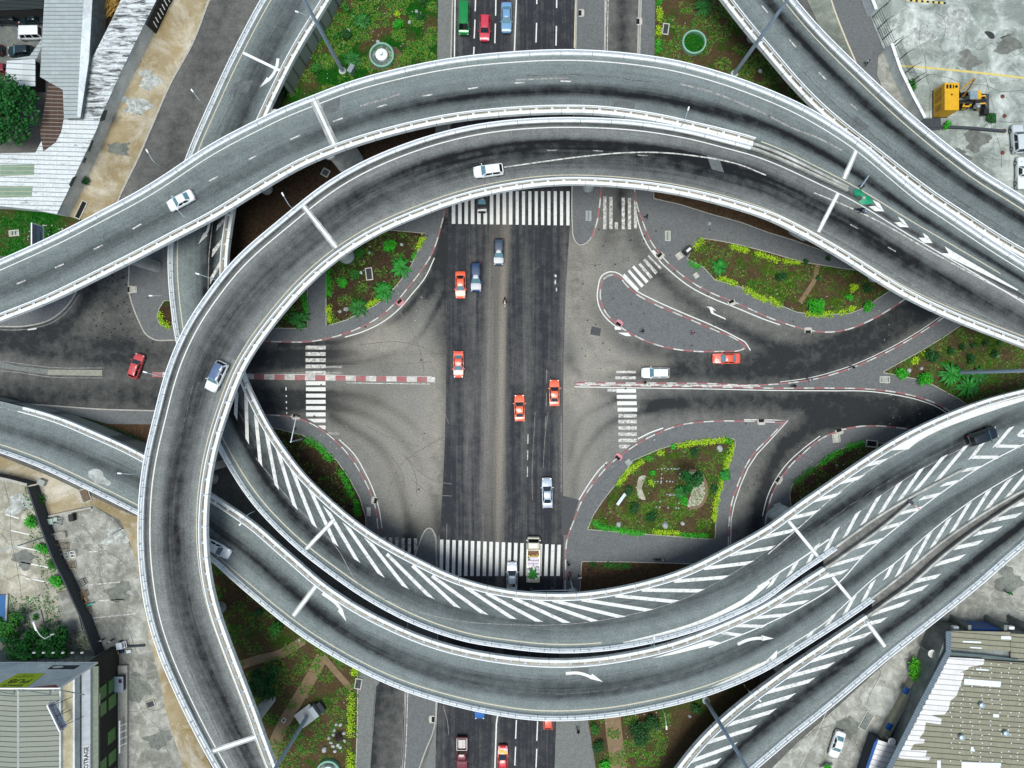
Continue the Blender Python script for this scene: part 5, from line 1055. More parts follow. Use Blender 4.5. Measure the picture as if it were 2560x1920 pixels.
# extras on vehicles
def child_mesh(root, mb, name, mt, smooth=False): return mb.build(name, mt, root, smooth)
m = MB()
for k in range(11):
    a = k * .9; x = 1.35 + .38 * math.cos(a) * (k % 3 + 1) / 3; y = .5 * math.sin(a * 1.3)
    m.prism([(x + .15 * math.cos(t_) * (1 + .4 * math.cos(5 * t_)), y + .15 * math.sin(t_) * (1 + .4 * math.cos(5 * t_))) for t_ in np.linspace(0, 2 * PI, 16)[:-1]], .83, .905 - .004 * k, bottom=True)
m.build('flower_decoration', mat('yellow_flower', '#e0c33a', .7), rd)
m = MB(); m.box((-1.75, 0, .75), (1.5, 1.25, .35), taper=.9); o = m.build('crate', mat('pale_sheet', '#c9c2bc', .8, var=.2, scale=2)); o.parent = None; o.matrix_world = Matrix.Translation(pk.location) @ Matrix.Rotation(pk.rotation_euler.z, 4, 'Z'); tag(o, 'pale crate lying in the bed of the dark red pickup', 'crate')
m = MB()
for pts in ([(-2.7, -.8), (-1.0, -.8), (-.85, -.75)], [(-2.7, .8), (-1.0, .8), (-.85, .75)]): m.tube([(x, y, 1.08) for x, y in pts], .05, 6)
m.tube([(-.85, -.78, 1.08), (-.85, 0, 1.12), (-.85, .78, 1.08)], .05, 6); m.build('bed_rail', M_white, pk)
m = MB(); m.box((1.75, .12, .9), (.5, .3, .1), taper=.7); m.build('bonnet_scoop', M_white, pk)
for y in (-.62, .62):
    m = MB()
# numbers on the white pickup's bonnet
def text(body, size, parent, mtx, mt, name='lettering', ext_=.004, sx=1.0, bold=0.0):
    cu = bpy.data.curves.new('lettering', 'FONT'); cu.body = body; cu.size = size; cu.align_x = 'CENTER'; cu.align_y = 'CENTER'; cu.extrude = ext_; cu.offset = bold; cu.resolution_u = 2
    o = bpy.data.objects.new('tmp', cu); COL.objects.link(o); bpy.context.view_layer.update()
    me_ = bpy.data.meshes.new_from_object(o.evaluated_get(bpy.context.evaluated_depsgraph_get())); bpy.data.objects.remove(o)
    me_.name = name; me_.materials.clear(); me_.materials.append(mt); me_.transform(mtx @ Matrix.Diagonal((sx, 1, 1, 1)))
    q = bpy.data.objects.new(name, me_); COL.objects.link(q); q.parent = parent; return q
M_ink = mat('black_lettering', '#17181c', .7); M_inkr = mat('red_lettering', '#93303a', .7); M_inkb = mat('blue_lettering', '#2c4a72', .7)
text('EVG', .42, p2, Matrix.Translation((1.72, 0, .955)) @ Matrix.Rotation(PI / 2, 4, 'Z'), M_ink)
# goods on the truck: each is a thing of its own
TM = Matrix.Translation(tr.location) @ Matrix.Rotation(tr.rotation_euler.z, 4, 'Z')
def on_truck(name, mb, mt, label, cat_, group=None, smooth=False):
    o = mb.build(name, mt, None, smooth); o.matrix_world = TM; return tag(o, label, cat_, group)
GG = 'goods on the flatbed truck'
m = MB()
for k in range(4): m.box((1.30 - .16 * k, 0, 1.3 - .03 * k), (.12, 1.75, .1), .02 * k)
on_truck('wooden_bench', m, mat('old_wood', '#7d5a3a', .8, var=.3, scale=4), 'brown slatted bench right behind the truck cab', 'bench', GG)
m = MB()
for k in range(5): m.box((.62 - .05 * (k % 2), -.75 + .36 * k, 1.25), (.22, .3, .4), .1 * k)
on_truck('yellow_crate', m, mat('yellow_crate', '#c9a92c', .6), 'row of yellow crates behind the bench on the truck', 'crates', GG)
M_foam = mat('lilac_foam', '#d9cfd9', .85, var=.08, scale=3)
for k, (x, y, lx, ly) in enumerate(((.25, -.1, .5, 1.3), (-.3, -.46, .48, .86), (-.3, .46, .48, .86), (-.78, -.46, .42, .86), (-.78, .46, .42, .86))):
    m = MB(); m.box((x, y, 1.35 - .01 * k), (lx, ly, .5), taper=.93)
    on_truck('mattress', m, M_foam, ['wide lilac foam block nearest the yellow crates', 'upper left lilac cushion on the truck', 'upper right lilac cushion on the truck', 'lower left lilac cushion next to the white sacks', 'lower right lilac cushion next to the white sacks'][k], 'cushion', GG)
m = MB(); random.seed(3)
for k in range(26):
    x, y = random.uniform(-3.25, -1.1), random.uniform(-.85, .85); m.lathe((x, y, 1.15), [(.12, 0), (.27, .1), (.28, .28), (.15, .42), (.03, .46)], 9)
on_truck('plastic_sack', m, mat('white_plastic', '#d3d6d4', .5, var=.15, scale=3), 'heap of white plastic sacks filling the rear of the truck', 'sacks', GG, 60)
m = MB(); m.box((.25, .78, 1.4), (.3, .3, .3), .4, taper=.8); on_truck('basin', m, mat('green_basin', '#8fb39a', .6), 'small pale green basin beside the wide foam block', 'basin', GG)
def fronds(mb, c, n, L, droop=.5, wid=.5, lift=.9, leaflets=9, seed=None, flat=.0):
    c = Vector(c)
    for k in range(n):
        a = 2 * PI * k / n + random.uniform(-.25, .25); ll = L * random.uniform(.75, 1.1); e = lift * random.uniform(.35, 1.0); d = Vector((math.cos(a), math.sin(a), 0)); sd = Vector((-d.y, d.x, 0)); prev = None
        sp = []
        for i in range(leaflets + 1):
            t_ = i / leaflets; sp.append(c + d * ll * t_ + Vector((0, 0, ll * (e * t_ - (e * .55 + droop) * t_ * t_))))
        for i in range(1, leaflets + 1):
            p = sp[i]; q = sp[i - 1]; w_ = wid * math.sin(PI * min(1, .12 + .88 * i / leaflets)) * random.uniform(.85, 1.1) + .05
            fw = (p - q).normalized()
            for s in (-1, 1): mb.add([q, p, p + sd * s * w_ + fw * w_ * .6 - Vector((0, 0, w_ * .25)), q + sd * s * w_ * .8 + fw * w_ * .5 - Vector((0, 0, w_ * .2))], [(0, 1, 2, 3)])
M_palm = m_leaf('palm_leaf', '#0f3a12', '#2f7a2a'); M_palm2 = m_leaf('palm_leaf_bright', '#0d4214', '#2c8f2c'); M_trunk = mat('bark', '#4a3b2c', .9, var=.3, scale=5)
m = MB(); fronds(m, (-2.3, .05, 1.7), 9, 1.0, .3, .17, .5, 6); on_truck('potted_palm', m, M_palm2, 'green potted palm standing among the white sacks', 'plant', GG)
# ------------------------------------------------------------------ motorcycles
def moto(px, py, dr, label, col, z=0.0, deck=None):
    if deck is not None: z = deck.hit(px, py, 0).z
    c = W(px, py, z + .5); c.z = z + .012; dr = Vector((dr[0], -dr[1])); r = empty('motorcycle', c, label, 'motorcycle', 'motorcycles', math.atan2(dr.y, dr.x))
    for x in (.64, -.62):
        m = MB(); n_ = 18
        for i in range(n_):
            a = 2 * PI * i / n_
            for j in range(6):
                b_ = 2 * PI * j / 6; R_ = .25 + .06 * math.cos(b_); m.v.append((x + R_ * math.cos(a), .055 * math.sin(b_), .31 + R_ * math.sin(a)))
        m.f = [(i * 6 + j, i * 6 + (j + 1) % 6, ((i + 1) % n_) * 6 + (j + 1) % 6, ((i + 1) % n_) * 6 + j) for i in range(n_) for j in range(6)]; m.mi = [0] * len(m.f)
        w_ = m.build('wheel', M_tyre, r, True)
        m = MB(); m.tube([(x, -.03, .31), (x, .03, .31)], .2, 12); m.build('rim', M_rim, w_)
    m = MB(); m.tube([(.38, 0, .98), (.15, 0, .72), (-.2, 0, .5), (-.62, 0, .32)], [.05, .11, .13, .04], 8); m.tube([(.3, 0, .85), (.1, 0, .42), (-.25, 0, .4)], [.05, .13, .1], 8); m.tube([(.64, .06, .31), (.42, .06, .95)], .03, 6); m.tube([(.64, -.06, .31), (.42, -.06, .95)], .03, 6); m.build('frame', M_blackp, r, 50)
    m = MB(); m.tube([(.35, 0, .86), (.2, 0, .88), (-.02, 0, .84)], [.06, .15, .1], 10); m.build('tank', paint(col), r, 60)
    m = MB(); m.tube([(0, 0, .82), (-.35, 0, .82), (-.75, 0, .86)], [.1, .14, .07], 8); m.build('seat', M_blackp, r, 60)
    m = MB(); m.tube([(.3, -.38, 1.03), (.4, -.16, 1.05), (.42, 0, 1.02), (.4, .16, 1.05), (.3, .38, 1.03)], .022, 6); m.build('handlebar', M_rim, r)
    m = MB(); m.lathe((.5, 0, .85), [(.03, -.08), (.1, -.06), (.1, .08), (.04, .1)], 10); m.build('headlight', M_lamp, r)
    m = MB(); m.tube([(.86, 0, .42), (.72, 0, .62), (.5, 0, .6)], [.03, .08, .05], 6); m.build('mudguard', paint(col), r)
    return r
moto(1262, 756, (.05, 1), 'white and red motorcycle ridden down the middle of the avenue', '#d8d8d4')
moto(2152, 527, (.93, .36), 'black motorcycle with a blue front ridden past the white chevrons', '#1c5f9c', deck=dB)
moto(1648, 1399, (1, -.03), 'black motorcycle parked on the pavement below the hedged garden', '#16171a', z=.13)
moto(1424, 1452, (.35, 1), 'dark scooter with a white box near the foot of the traffic signal', '#5b6a74', z=.13)
# ------------------------------------------------------------------ people
SK = dict(skin=mat('skin', '#4a2f22', .6, var=.1), hair=mat('hair', '#14100e', .8))
def cloth(h): return mat('cloth_' + h.strip('#'), h, .85, 0, .15, 5)
def skeleton(pose, s=1.0):
    J = dict(pel=(0, 0, .95), wai=(0, 0, 1.1), che=(.02, 0, 1.35), nec=(.03, 0, 1.5), hea=(.06, 0, 1.62), top=(.06, 0, 1.74))
    sw = {'walk': .28, 'stand': .04, 'ride': 0, 'sit': 0}[pose]
    for sg, n_ in ((1, 'l'), (-1, 'r')):
        J['hip' + n_] = (0, .1 * sg, .92); J['sho' + n_] = (.02, .2 * sg, 1.42)
        if pose in ('walk', 'stand'):
            k = sw * sg; J['kne' + n_] = (k * .6 + .05, .11 * sg, .5); J['ank' + n_] = (k - .04, .11 * sg, .09); J['toe' + n_] = (k + .16, .12 * sg, .04)
            J['elb' + n_] = (-k * .5, .27 * sg, 1.15); J['wri' + n_] = (-k * 1.0 + .08, .28 * sg, .92); J['han' + n_] = (-k * 1.1 + .11, .28 * sg, .83)
        else:
            J['kne' + n_] = (.42, .2 * sg, .78 + (.0 if pose == 'ride' else -.3)); J['ank' + n_] = (.12 if pose == 'ride' else .5, .2 * sg, .42 if pose == 'ride' else .08); J['toe' + n_] = (.32 if pose == 'ride' else .72, .2 * sg, .36 if pose == 'ride' else .05)
            J['elb' + n_] = (.25, .3 * sg, 1.15); J['wri' + n_] = (.46, .33 * sg, 1.03 if pose == 'ride' else .9); J['han' + n_] = (.54, .34 * sg, 1.04 if pose == 'ride' else .86)
    if pose == 'ride':
        J.update(pel=(-.12, 0, .93), wai=(-.06, 0, 1.08), che=(.05, 0, 1.32), nec=(.1, 0, 1.46), hea=(.15, 0, 1.57), top=(.15, 0, 1.7))
        for n_, sg in (('l', 1), ('r', -1)): J['hip' + n_] = (-.1, .11 * sg, .9); J['sho' + n_] = (.06, .2 * sg, 1.38)
    E = [('pel', 'wai', 't'), ('wai', 'che', 's'), ('che', 'nec', 's'), ('nec', 'hea', 'k'), ('hea', 'top', 'h')]
    for n_ in 'lr': E += [('pel', 'hip' + n_, 't'), ('hip' + n_, 'kne' + n_, 't'), ('kne' + n_, 'ank' + n_, 't'), ('ank' + n_, 'toe' + n_, 'f'), ('che', 'sho' + n_, 's'), ('sho' + n_, 'elb' + n_, 's'), ('elb' + n_, 'wri' + n_, 'k'), ('wri' + n_, 'han' + n_, 'k')]
    return J, E
RAD = dict(pel=.15, wai=.135, che=.16, nec=.06, hea=.1, top=.075, hip=.1, kne=.065, ank=.045, toe=.04, sho=.075, elb=.05, wri=.035, han=.04)
_pm = {}
def person_mesh(pose):
    if pose in _pm: return _pm[pose]
    J, E = skeleton(pose); keys = list(J); me_ = bpy.data.meshes.new('person')
    me_.from_pydata([J[k] for k in keys], [(keys.index(a), keys.index(b)) for a, b, _ in E], [])
    o = bpy.data.objects.new('tmp', me_); COL.objects.link(o); md_ = o.modifiers.new('s', 'SKIN'); 
    for k, v in zip(keys, me_.skin_vertices[0].data):
        q = RAD.get(k, RAD.get(k[:3])); v.radius = (q, q); v.use_root = (k == 'pel')
    ss = o.modifiers.new('b', 'SUBSURF'); ss.levels = 1; ss.render_levels = 1
    bpy.context.view_layer.update(); dg = bpy.context.evaluated_depsgraph_get(); r = bpy.data.meshes.new_from_object(o.evaluated_get(dg)); bpy.data.objects.remove(o)
    segs = [(Vector(J[a]), Vector(J[b]), c) for a, b, c in E]
    import bmesh as bmm
    bm = bmm.new(); bm.from_mesh(r)
    for n_ in 'lr':       # five fingers a hand, rooted inside the palm
        h = Vector(J['han' + n_]); w_ = Vector(J['wri' + n_]); d = (h - w_).normalized(); sd = d.cross(Vector((1, 0, 0)) if abs(d.z) > .7 else Vector((0, 0, 1))).normalized()
        for k in range(5):
            ln = (.07, .08, .075, .06, .05)[k]; b_ = h + sd * (.018 * (k - 1.5)) if k < 4 else h - d * .03 + sd * .04; dd = d if k < 4 else (d + sd).normalized(); e1 = b_ + dd * ln * .6; e2 = e1 + (dd + Vector((0, 0, -.5))).normalized() * ln * .5
            tb = MB(); tb.tube([b_, e1, e2], [.009, .008, .006], 6); vs = [bm.verts.new(v) for v in tb.v]
            for f in tb.f: bm.faces.new([vs[i] for i in f])
    bm.to_mesh(r); bm.free()
    idx = []
    for p in r.polygons:
        c = p.center; best = min(segs, key=lambda s_: (lambda t_: (s_[0].lerp(s_[1], t_) - c).length)(max(0, min(1, (c - s_[0]).dot(s_[1] - s_[0]) / max(1e-6, (s_[1] - s_[0]).length_squared)))))
        idx.append({'s': 1, 't': 2, 'f': 3, 'k': 0, 'h': 0}[best[2]])
    for k in range(4): r.materials.append(SK['skin'])
    r.polygons.foreach_set('material_index', idx); r.polygons.foreach_set('use_smooth', [True] * len(r.polygons)); r.update()
    _pm[pose] = (r, J); return _pm[pose]
def person(px, py, dr, label, shirt, trousers, pose='walk', z=0.0, deck=None, helmet=None, hair=True, s=1.0):
    me_, J = person_mesh(pose)
    if deck is not None: z = deck.hit(px, py, 0).z
    c = W(px, py, z + .8); c.z = z + (.012 if pose != 'ride' else .0); dr = Vector((dr[0], -dr[1]))
    me2 = me_.copy(); 
    for i, m_ in enumerate((SK['skin'], cloth(shirt), cloth(trousers), M_blackp)): me2.materials[i] = m_
    o = bpy.data.objects.new('person', me2); COL.objects.link(o); o.location = c; o.rotation_euler = (0, 0, math.atan2(dr.y, dr.x)); tag(o, label, 'person', 'people')
    h = Vector(J['hea']); m = MB()
    m.lathe((h.x - .015, 0, h.z), [(.118, -.02), (.125, .04), (.11, .1), (.07, .145), (.02, .16)], 12); m.build('helmet' if helmet else 'hair', cloth(helmet) if helmet else SK['hair'], o, 60)
    m = MB()
    m.add([(h.x + .095, -.012, h.z - .01), (h.x + .095, .012, h.z - .01), (h.x + .13, 0, h.z - .03), (h.x + .095, 0, h.z + .03)], [(0, 1, 2), (0, 2, 3), (1, 3, 2)]); m.build('nose', SK['skin'], o)
    return o
person(1262, 752, (.05, 1), 'motorcycle rider in a dark red top in the middle of the avenue', '#6b1f22', '#23252b', 'ride', helmet='#b9a9a4')
person(2150, 525, (.93, .36), 'motorcycle rider in black on the merging flyovers', '#121417', '#1b1d22', 'ride', deck=dB, helmet='#20242a')
person(2168, 156, (-.2, 1), 'person in a pale blue shirt walking along the side street at the top right', '#9fb4c4', '#22262c', z=.04)
person(1733, 832, (-.6, .5), 'person in a pink top crossing the triangular traffic island', '#d07fb0', '#8a4a72', z=.13)
person(1606, 828, (.9, .3), 'person in black on the traffic island beside white spilt powder', '#17181c', '#2a2d35', z=.13)
person(2024, 948, (.3, 1), 'person with a pale top and orange cap walking on the pointed median', '#b9c4d6', '#7c4a3a', z=.13)
person(2131, 918, (-1, .2), 'person in dark blue sitting down on the kerb of the pointed median', '#2b3f66', '#9a7a6a', z=.13)
person(1612, 956, (1, 0), 'person in dark clothes standing on the median by the right zebra crossing', '#23262c', '#1c1d22', 'stand', z=.13)
person(2520, 1481, (.6, .7), 'person in a bright green shirt near the top of the tiled roof building', '#22a83c', '#2e3a34', z=.05)
person(276, 1602, (.1, 1), 'man in a white shirt and red cap on the concrete lot', '#dfe3e6', '#3b3a3c', 'stand', z=.06, helmet='#8c2b2e')
person(254, 1600, (.2, 1), 'man in a white top sitting against the dark boundary wall', '#cfd6dc', '#22262e', 'stand', z=.06)
person(1616, 541, (.7, .6), 'person in dark clothes on the pavement above the hedged island', '#2a2d34', '#1b1c20', z=.13)
person(1421, 1410, (.1, 1), 'person with a white bag on the pavement beside the truck', '#1c1d22', '#2d2f36', z=.13)
person(1425, 1437, (.2, -1), 'person in a red top by the dark scooter', '#a02a33', '#1a1b1f', z=.13)
person(1449, 1443, (0, 1), 'person in a white top under the edge of the hatched ramp', '#e0e0dc', '#24262b', z=.05)
person(1474, 1428, (.7, .4), 'person with a pale bag on the bare soil under the hatched ramp', '#4a4640', '#2a2723', z=.17)
person(1445, 1826, (.1, 1), 'person in black on the lower pavement right of the avenue', '#141518', '#1a1b1f', z=.1)
person(1984, 965, (1, .1), 'person in black on the median left of the orange capped walker', '#191b1f', '#101114', z=.13)
# loose green sheet folded on the gore of the upper decks
c = dB.hit(2157, 494, 0); m = MB()
P = [(-1.9, .3), (-1.6, .85), (-.9, .95), (-.2, .5), (.4, .55), (1.2, .5), (1.9, -.1), (1.2, -.8), (.2, -1.3), (-.6, -1.15), (-.1, -.5), (-.5, -.1), (-1.1, -.45), (-1.6, -.3)]
n_ = len(P); m.v = [(x * .85, y * .85, .03 + .25 * abs(math.sin(x * 2.1 + y))) for x, y in P] + [(x * .6 * .85 + .1, y * .5 * .85, .5 + .2 * math.sin(x * 3)) for x, y in P]
m.f = [(i, (i + 1) % n_, n_ + (i + 1) % n_, n_ + i) for i in range(n_)] + [tuple(range(n_, 2 * n_))]; m.mi = [0] * len(m.f)
o = m.build('tarpaulin', mat('green_tarpaulin', '#0f8a63', .5, var=.25, scale=1.2), None, 50, c, -.45); tag(o, 'crumpled green tarpaulin on the tip between the two upper decks', 'tarpaulin')
m = MB(); m.lathe((0, 0, 0), [(.1, 0), (.22, .25), (.2, .5), (.06, .62)], 10); o = m.build('bundle', mat('pale_cloth', '#bdb9ac', .9), None, 60, dB.hit(2156, 496, .02)); tag(o, 'pale bundle wrapped in the green tarpaulin', 'bundle')
M_dwall = mat('dark_grey_render', '#3c4146', .9, var=.15, scale=2)
# ------------------------------------------------------------------ buildings
M_wallw = m_concrete('white_plaster', '#d3d9d9', '#bcc4c5', '#e4e8e8', scale=.5)
M_wallg = m_concrete('grey_plaster', '#7d8480', '#6c736f', '#929892', scale=.5)
M_walld = mat('dark_brick', '#2b2a25', .9, var=.3, scale=3)
M_navy = mat('navy_panel', '#101b34', .5, var=.2, scale=2); M_bluep = mat('blue_paint', '#0f4f94', .5, var=.15, scale=2)
M_blackw = mat('black_painted_wall', '#10171c', .7, var=.2, scale=2)
R_white = m_sheet('white_roof_sheets', '#dfe5e5', '#838b8c', '#45423b', .72, .03, .36, 1.0)
R_grey = m_sheet('grey_roof_sheets', '#aab3b2', '#666f70', '#7b8484', .62, .0, .2, 1.1)
R_rust = m_sheet('rusty_roof_sheets', '#4f3a2e', '#8a8580', '#2c221c', .62, .03, .4, 1.0)
R_soot = m_sheet('sooty_roof_sheets', '#dfe4e4', '#9aa2a1', '#1d1c18', .72, -.02, .74, .9, .18, .6)
R_tan = m_sheet('tan_roof_tiles', '#8e8c78', '#4a483a', '#75715a', .82, .08, .3, 1.2)
R_new = m_sheet('new_white_tiles', '#e2e0dd', '#a9a6a2', '#c9c6c2', .82, .08, .12, 1.2)
R_corr = m_sheet('grey_corrugated', '#8b9083', '#454a44', '#777d70', .76, .02, .25, 30, .18)
R_pale = mat('skylight_sheet', '#dfe6e8', .4, var=.06)
R_green = m_sheet('green_skylight', '#7f9682', '#a5a98a', '#62735f', .66, 0, .2, .9)
def part(root, name, mb, mt, smooth=False):
    inv = Matrix.Translation(-Vector(root.location)); mb.v = [tuple(inv @ Vector(p)) for p in mb.v]; return mb.build(name, mt, root, smooth)
def roofed(name, label, cat_, pts, z, roofmat, wallmat, th=.14, over=.25, hole=None):
    P = [W(p[0], p[1], z) for p in pts]; c = sum(P, Vector()) / len(P); c.z = 0
    r = empty(name, c, label, cat_); m = MB()
    Q = [c + (p - c) * (1 - over / max(1, (p - c).length)) for p in P]
    m.prism([(q.x, q.y) for q in map(lambda q: Vector((q.x, q.y, 0)), Q)] if False else [Vector((q.x, q.y)) for q in Q], 0, z - th - .003); part(r, 'wall', m, wallmat)
    m = MB(); m.prism([Vector((p.x, p.y)) for p in P], z - th, z, bottom=True); part(r, 'roof', m, roofmat); return r
def flat(root, name, pts, z, mt, th=.06):
    m = MB(); m.prism([Vector(W(p[0], p[1], z)[:2]) for p in pts], z - th, z, bottom=True); return part(root, name, m, mt)
# top left sheds
sh = roofed('shed', 'long low shed with white sheet roof stepping along the sandy verge', 'building', [(330, -60), (424, -60), (391, 0), (359, 64), (298, 188), (258, 278), (240, 327), (203, 405), (171, 475), (142, 535), (78, 523), (0, 515), (-60, 512), (-60, 385), (88, 383), (120, 320), (158, 290), (190, 288), (214, 178), (278, 52)], 3.0, R_white, M_wallw)
flat(sh, 'roof_panel', [(330, -60), (424, -60), (391, 0), (359, 64), (298, 188), (225, 178), (278, 52)], 3.05, R_soot)
flat(sh, 'roof_panel', [(214, 176), (298, 190), (258, 278), (248, 300), (208, 300), (205, 240)], 3.06, R_soot)
for k, q in enumerate(([(0, 412), (85, 411), (84, 437), (0, 440)], [(-10, 467), (81, 465), (78, 492), (-10, 494)])): flat(sh, 'skylight', q, 3.07, R_green)
flat(sh, 'roof_panel', [(124, 195), (158, 225), (160, 290), (152, 330), (138, 356), (108, 378), (100, 330)], 3.08, R_rust)
for q in ([(251, 277), (268, 275), (262, 300), (250, 304)], [(229, 350), (234, 352), (224, 380), (220, 376)], [(211, 393), (217, 396), (210, 408), (207, 404)], [(182, 443), (192, 440), (178, 468), (172, 462)]): flat(sh, 'roof_stain', q, 3.045, mat('tar_patch2', '#1a1c1c', .9))
Pz = [W(*p, 3.0) for p in ((424, -60), (391, 0), (363, 60))]; m = MB()
m.strip([Vector((p.x + .1, p.y, 0)) for p in Pz], [(-.12, 0), (-.12, 2.9), (.12, 2.9), (.12, 0)]); part(sh, 'black_wall', m, M_blackw)
m = MB()
for k in range(7):
    p = Pz[0].lerp(Pz[2], .35 + .09 * k); m.bar((p.x + .28, p.y - .2, .8 + .1 * (k % 3)), (p.x + .3, p.y + .15, 1.9), .12)
part(sh, 'painted_letters', m, M_white)
sg = roofed('shed', 'long grey roofed shed running down from the top edge beside the parked cars', 'building', [(114, -60), (233, -60), (221, 150), (200, 296), (160, 296), (157, 225), (100, 192)], 4.0, R_grey, M_wallg)
flat(sg, 'ridge_cap', [(213, -60), (234, -60), (222, 150), (201, 292), (193, 292), (200, 150)], 4.12, M_wallw, .1)
sc_ = roofed('carport', 'small white ribbed carport roof between the black hatchback and the tree', 'building', [(17, 152), (88, 147), (88, 215), (40, 216), (12, 205)], 2.6, m_sheet('white_carport', '#d0d6d6', '#828a8b', '#b7bdbd', .9, .05, .15, 20), M_walld)
flat(sc_, 'roof_wing', [(22, 148), (74, 140), (104, 98), (106, 112), (92, 146)], 2.5, R_grey)
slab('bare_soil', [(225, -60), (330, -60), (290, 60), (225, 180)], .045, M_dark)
m = MB(); random.seed(8)
for k in range(130): 
    p = W(272 + random.gauss(0, 10), 18 + random.gauss(0, 16), .1 + random.random() * .6); a = random.gauss(.9, .3); m.bar(p, p + Vector((math.cos(a) * 1.3, math.sin(a) * 1.3, random.uniform(-.1, .2))), .07)
o = m.build('straw_pile', mat('straw', '#a3823f', .9, var=.3, scale=4)); tag(o, 'pile of golden straw in the gap between the two long sheds', 'straw pile')
pg_ = roofed('pergola', 'dark slatted roof in the top left corner above the parked black cars', 'building', [(-60, -60), (112, -60), (108, 22), (-60, 28)], 3.4, m_sheet('dark_slats', '#27302f', '#0e1313', '#1b2222', .6, .05, .2, 30), M_walld)
flat(pg_, 'gutter', [(-60, -6), (56, -8), (56, -2), (-60, 1)], 3.5, mat('pale_teal_gutter', '#8fb7b1', .5))
fr_ = empty('metal_rack', W(70, 18, 0), 'pale metal rack standing between the black car and the dark slatted roof', 'rack'); m = MB()
for a, b in (((46, 10), (70, 9)), ((46, 10), (58, 34)), ((55, 18), (84, 17)), ((55, 18), (62, 36)), ((62, 27), (100, 26)), ((80, 10), (94, 9)), ((84, 17), (92, 34))): m.bar(W(*a, 1.6), W(*b, 1.6), .09)
for a in ((46, 10), (84, 17), (62, 36), (98, 27)): m.bar(W(*a, 1.6), W(*a, 1.6) - Vector((0, 0, 1.6)), .09)
part(fr_, 'frame', m, M_rail2)
# bottom left shop building
bl = empty('shop_building', (-72, -52, 0), 'shop block with grey corrugated roof, sign band and green windows in the bottom left corner', 'building')
m = MB(); m.prism([(-95, -43.2), (-65.0, -43.2), (-65.0, -66), (-95, -66)], 0, 8.2); part(bl, 'wall', m, M_wallg)
m = MB(); m.prism([(-64.99, -42.6), (-63.75, -42.6), (-63.75, -66), (-64.99, -66)], 0, 6.9); part(bl, 'front_wall', m, M_walld)
xr = (46 - 1280) * 100.8 / FP; xe = (153 - 1280) * 101.4 / FP; m = MB()
m.quad((xr, -43.4, 9.3), (xr, -66, 9.3), (xe, -66, 8.6), (xe, -43.4, 8.6)); m.quad((-95, -43.4, 8.0), (-95, -66, 8.0), (xr, -66, 9.3), (xr, -43.4, 9.3)); part(bl, 'roof', m, R_corr)
m = MB(); m.strip([(xr, -43.3, 9.32), (xr, -66, 9.32)], [(-.18, -.06), (0, .06), (.18, -.06)], caps=False); part(bl, 'ridge_cap', m, mat('ridge_metal', '#aab0aa', .5, var=.2, scale=2))
m = MB(); m.prism([(xe, -43.4), (-64.95, -43.4), (-64.95, -66), (xe, -66)], 8.2, 8.5); part(bl, 'gutter_ledge', m, m_concrete('ledge_concrete', '#b1a98c', '#9a937a', '#c4bda3', scale=.6))
m = MB(); m.box((-64.9, -54.7, 9.0), (.28, 22.6, 1.3)); m.box((xe + .05, -54.7, 8.7), (.22, 22.6, .5)); part(bl, 'parapet', m, M_wallw)
m = MB(); m.quad((-64.6, -43, 8.3), (-64.6, -66, 8.3), (-63.7, -66, 7.6), (-63.7, -43, 7.6)); m.box((-64.2, -54.5, 7.2), (1.0, 22.9, .3)); sb = part(bl, 'sign_band', m, m_sheet('sign_band', '#c6ccce', '#6d7377', '#9aa1a5', 50, PI / 2, .2, .28))
MT = Matrix.Translation(Vector((-64.12, -60.0, 8.02)) - Vector(bl.location)) @ Matrix(((0, .79, .61, 0), (-1, 0, 0, 0), (0, -.61, .79, 0), (0, 0, 0, 1)))
MT = Matrix.Translation(Vector((-64.1, -56.6, 7.97)) - Vector(bl.location)) @ Matrix(((0, -.79, .61, 0), (1, 0, 0, 0), (0, .61, .79, 0), (0, 0, 0, 1)))
m = MB(); m.v = [tuple(MT @ Vector(p)) for p in ((-2.2, -.42, .01), (2.2, -.42, .01), (2.2, .42, .01), (-2.2, .42, .01))]; m.f = [(0, 1, 2, 3)]; m.mi = [0]; m.build('sign_panel', M_white, bl)
text('MOTRAGE', .85, bl, MT @ Matrix.Translation((0, 0, .03)), mat('navy_lettering', '#1c2638', .6), bold=.02)
m = MB(); m.box((-63.3, -54.6, 6.98), (.95, 23.4, .22)); part(bl, 'canopy', m, mat('canopy_concrete', '#77806f', .8, var=.2, scale=2))
for k, y in enumerate((-48.0, -50.6, -56.0, -59.5, -62.5)):
    for zc in ((2.2,) if k == 2 else (2.0, 4.6)):
        m = MB(); m.box((-63.72, y, zc), (.1, 2.0, 2.0)); part(bl, 'window', m, mat('green_glazing', '#4d7f3c' if k % 2 == 0 else '#6f8a3e', .3, var=.4, scale=3))
m = MB(); m.box((-63.66, -57, 5.9), (.12, 18, 1.2)); part(bl, 'navy_fascia', m, M_navy)
m = MB(); m.box((-63.58, -48.6, 5.9), (.1, 1.7, .9)); part(bl, 'sign_panel', m, M_white)
text('OFFRES', .42, bl, Matrix.Translation(Vector((-63.5, -48.6, 5.9)) - Vector(bl.location)) @ Matrix(((0, 0, 1, 0), (1, 0, 0, 0), (0, 1, 0, 0), (0, 0, 0, 1))), M_inkr)
m = MB(); m.box((-62.9, -55.5, .35), (1.5, 20, .5)); part(bl, 'step', m, M_kerbc)
m = MB()
m.box((-62.6, -56.3, 1.9), (.2, 5.2, .12))
for k in range(4): m.bar((-62.6, -54.6 - 1.05 * k, 1.9), (-62.0, -54.6 - 1.05 * k, 1.0), .08)
part(bl, 'awning_frame', m, M_rail)
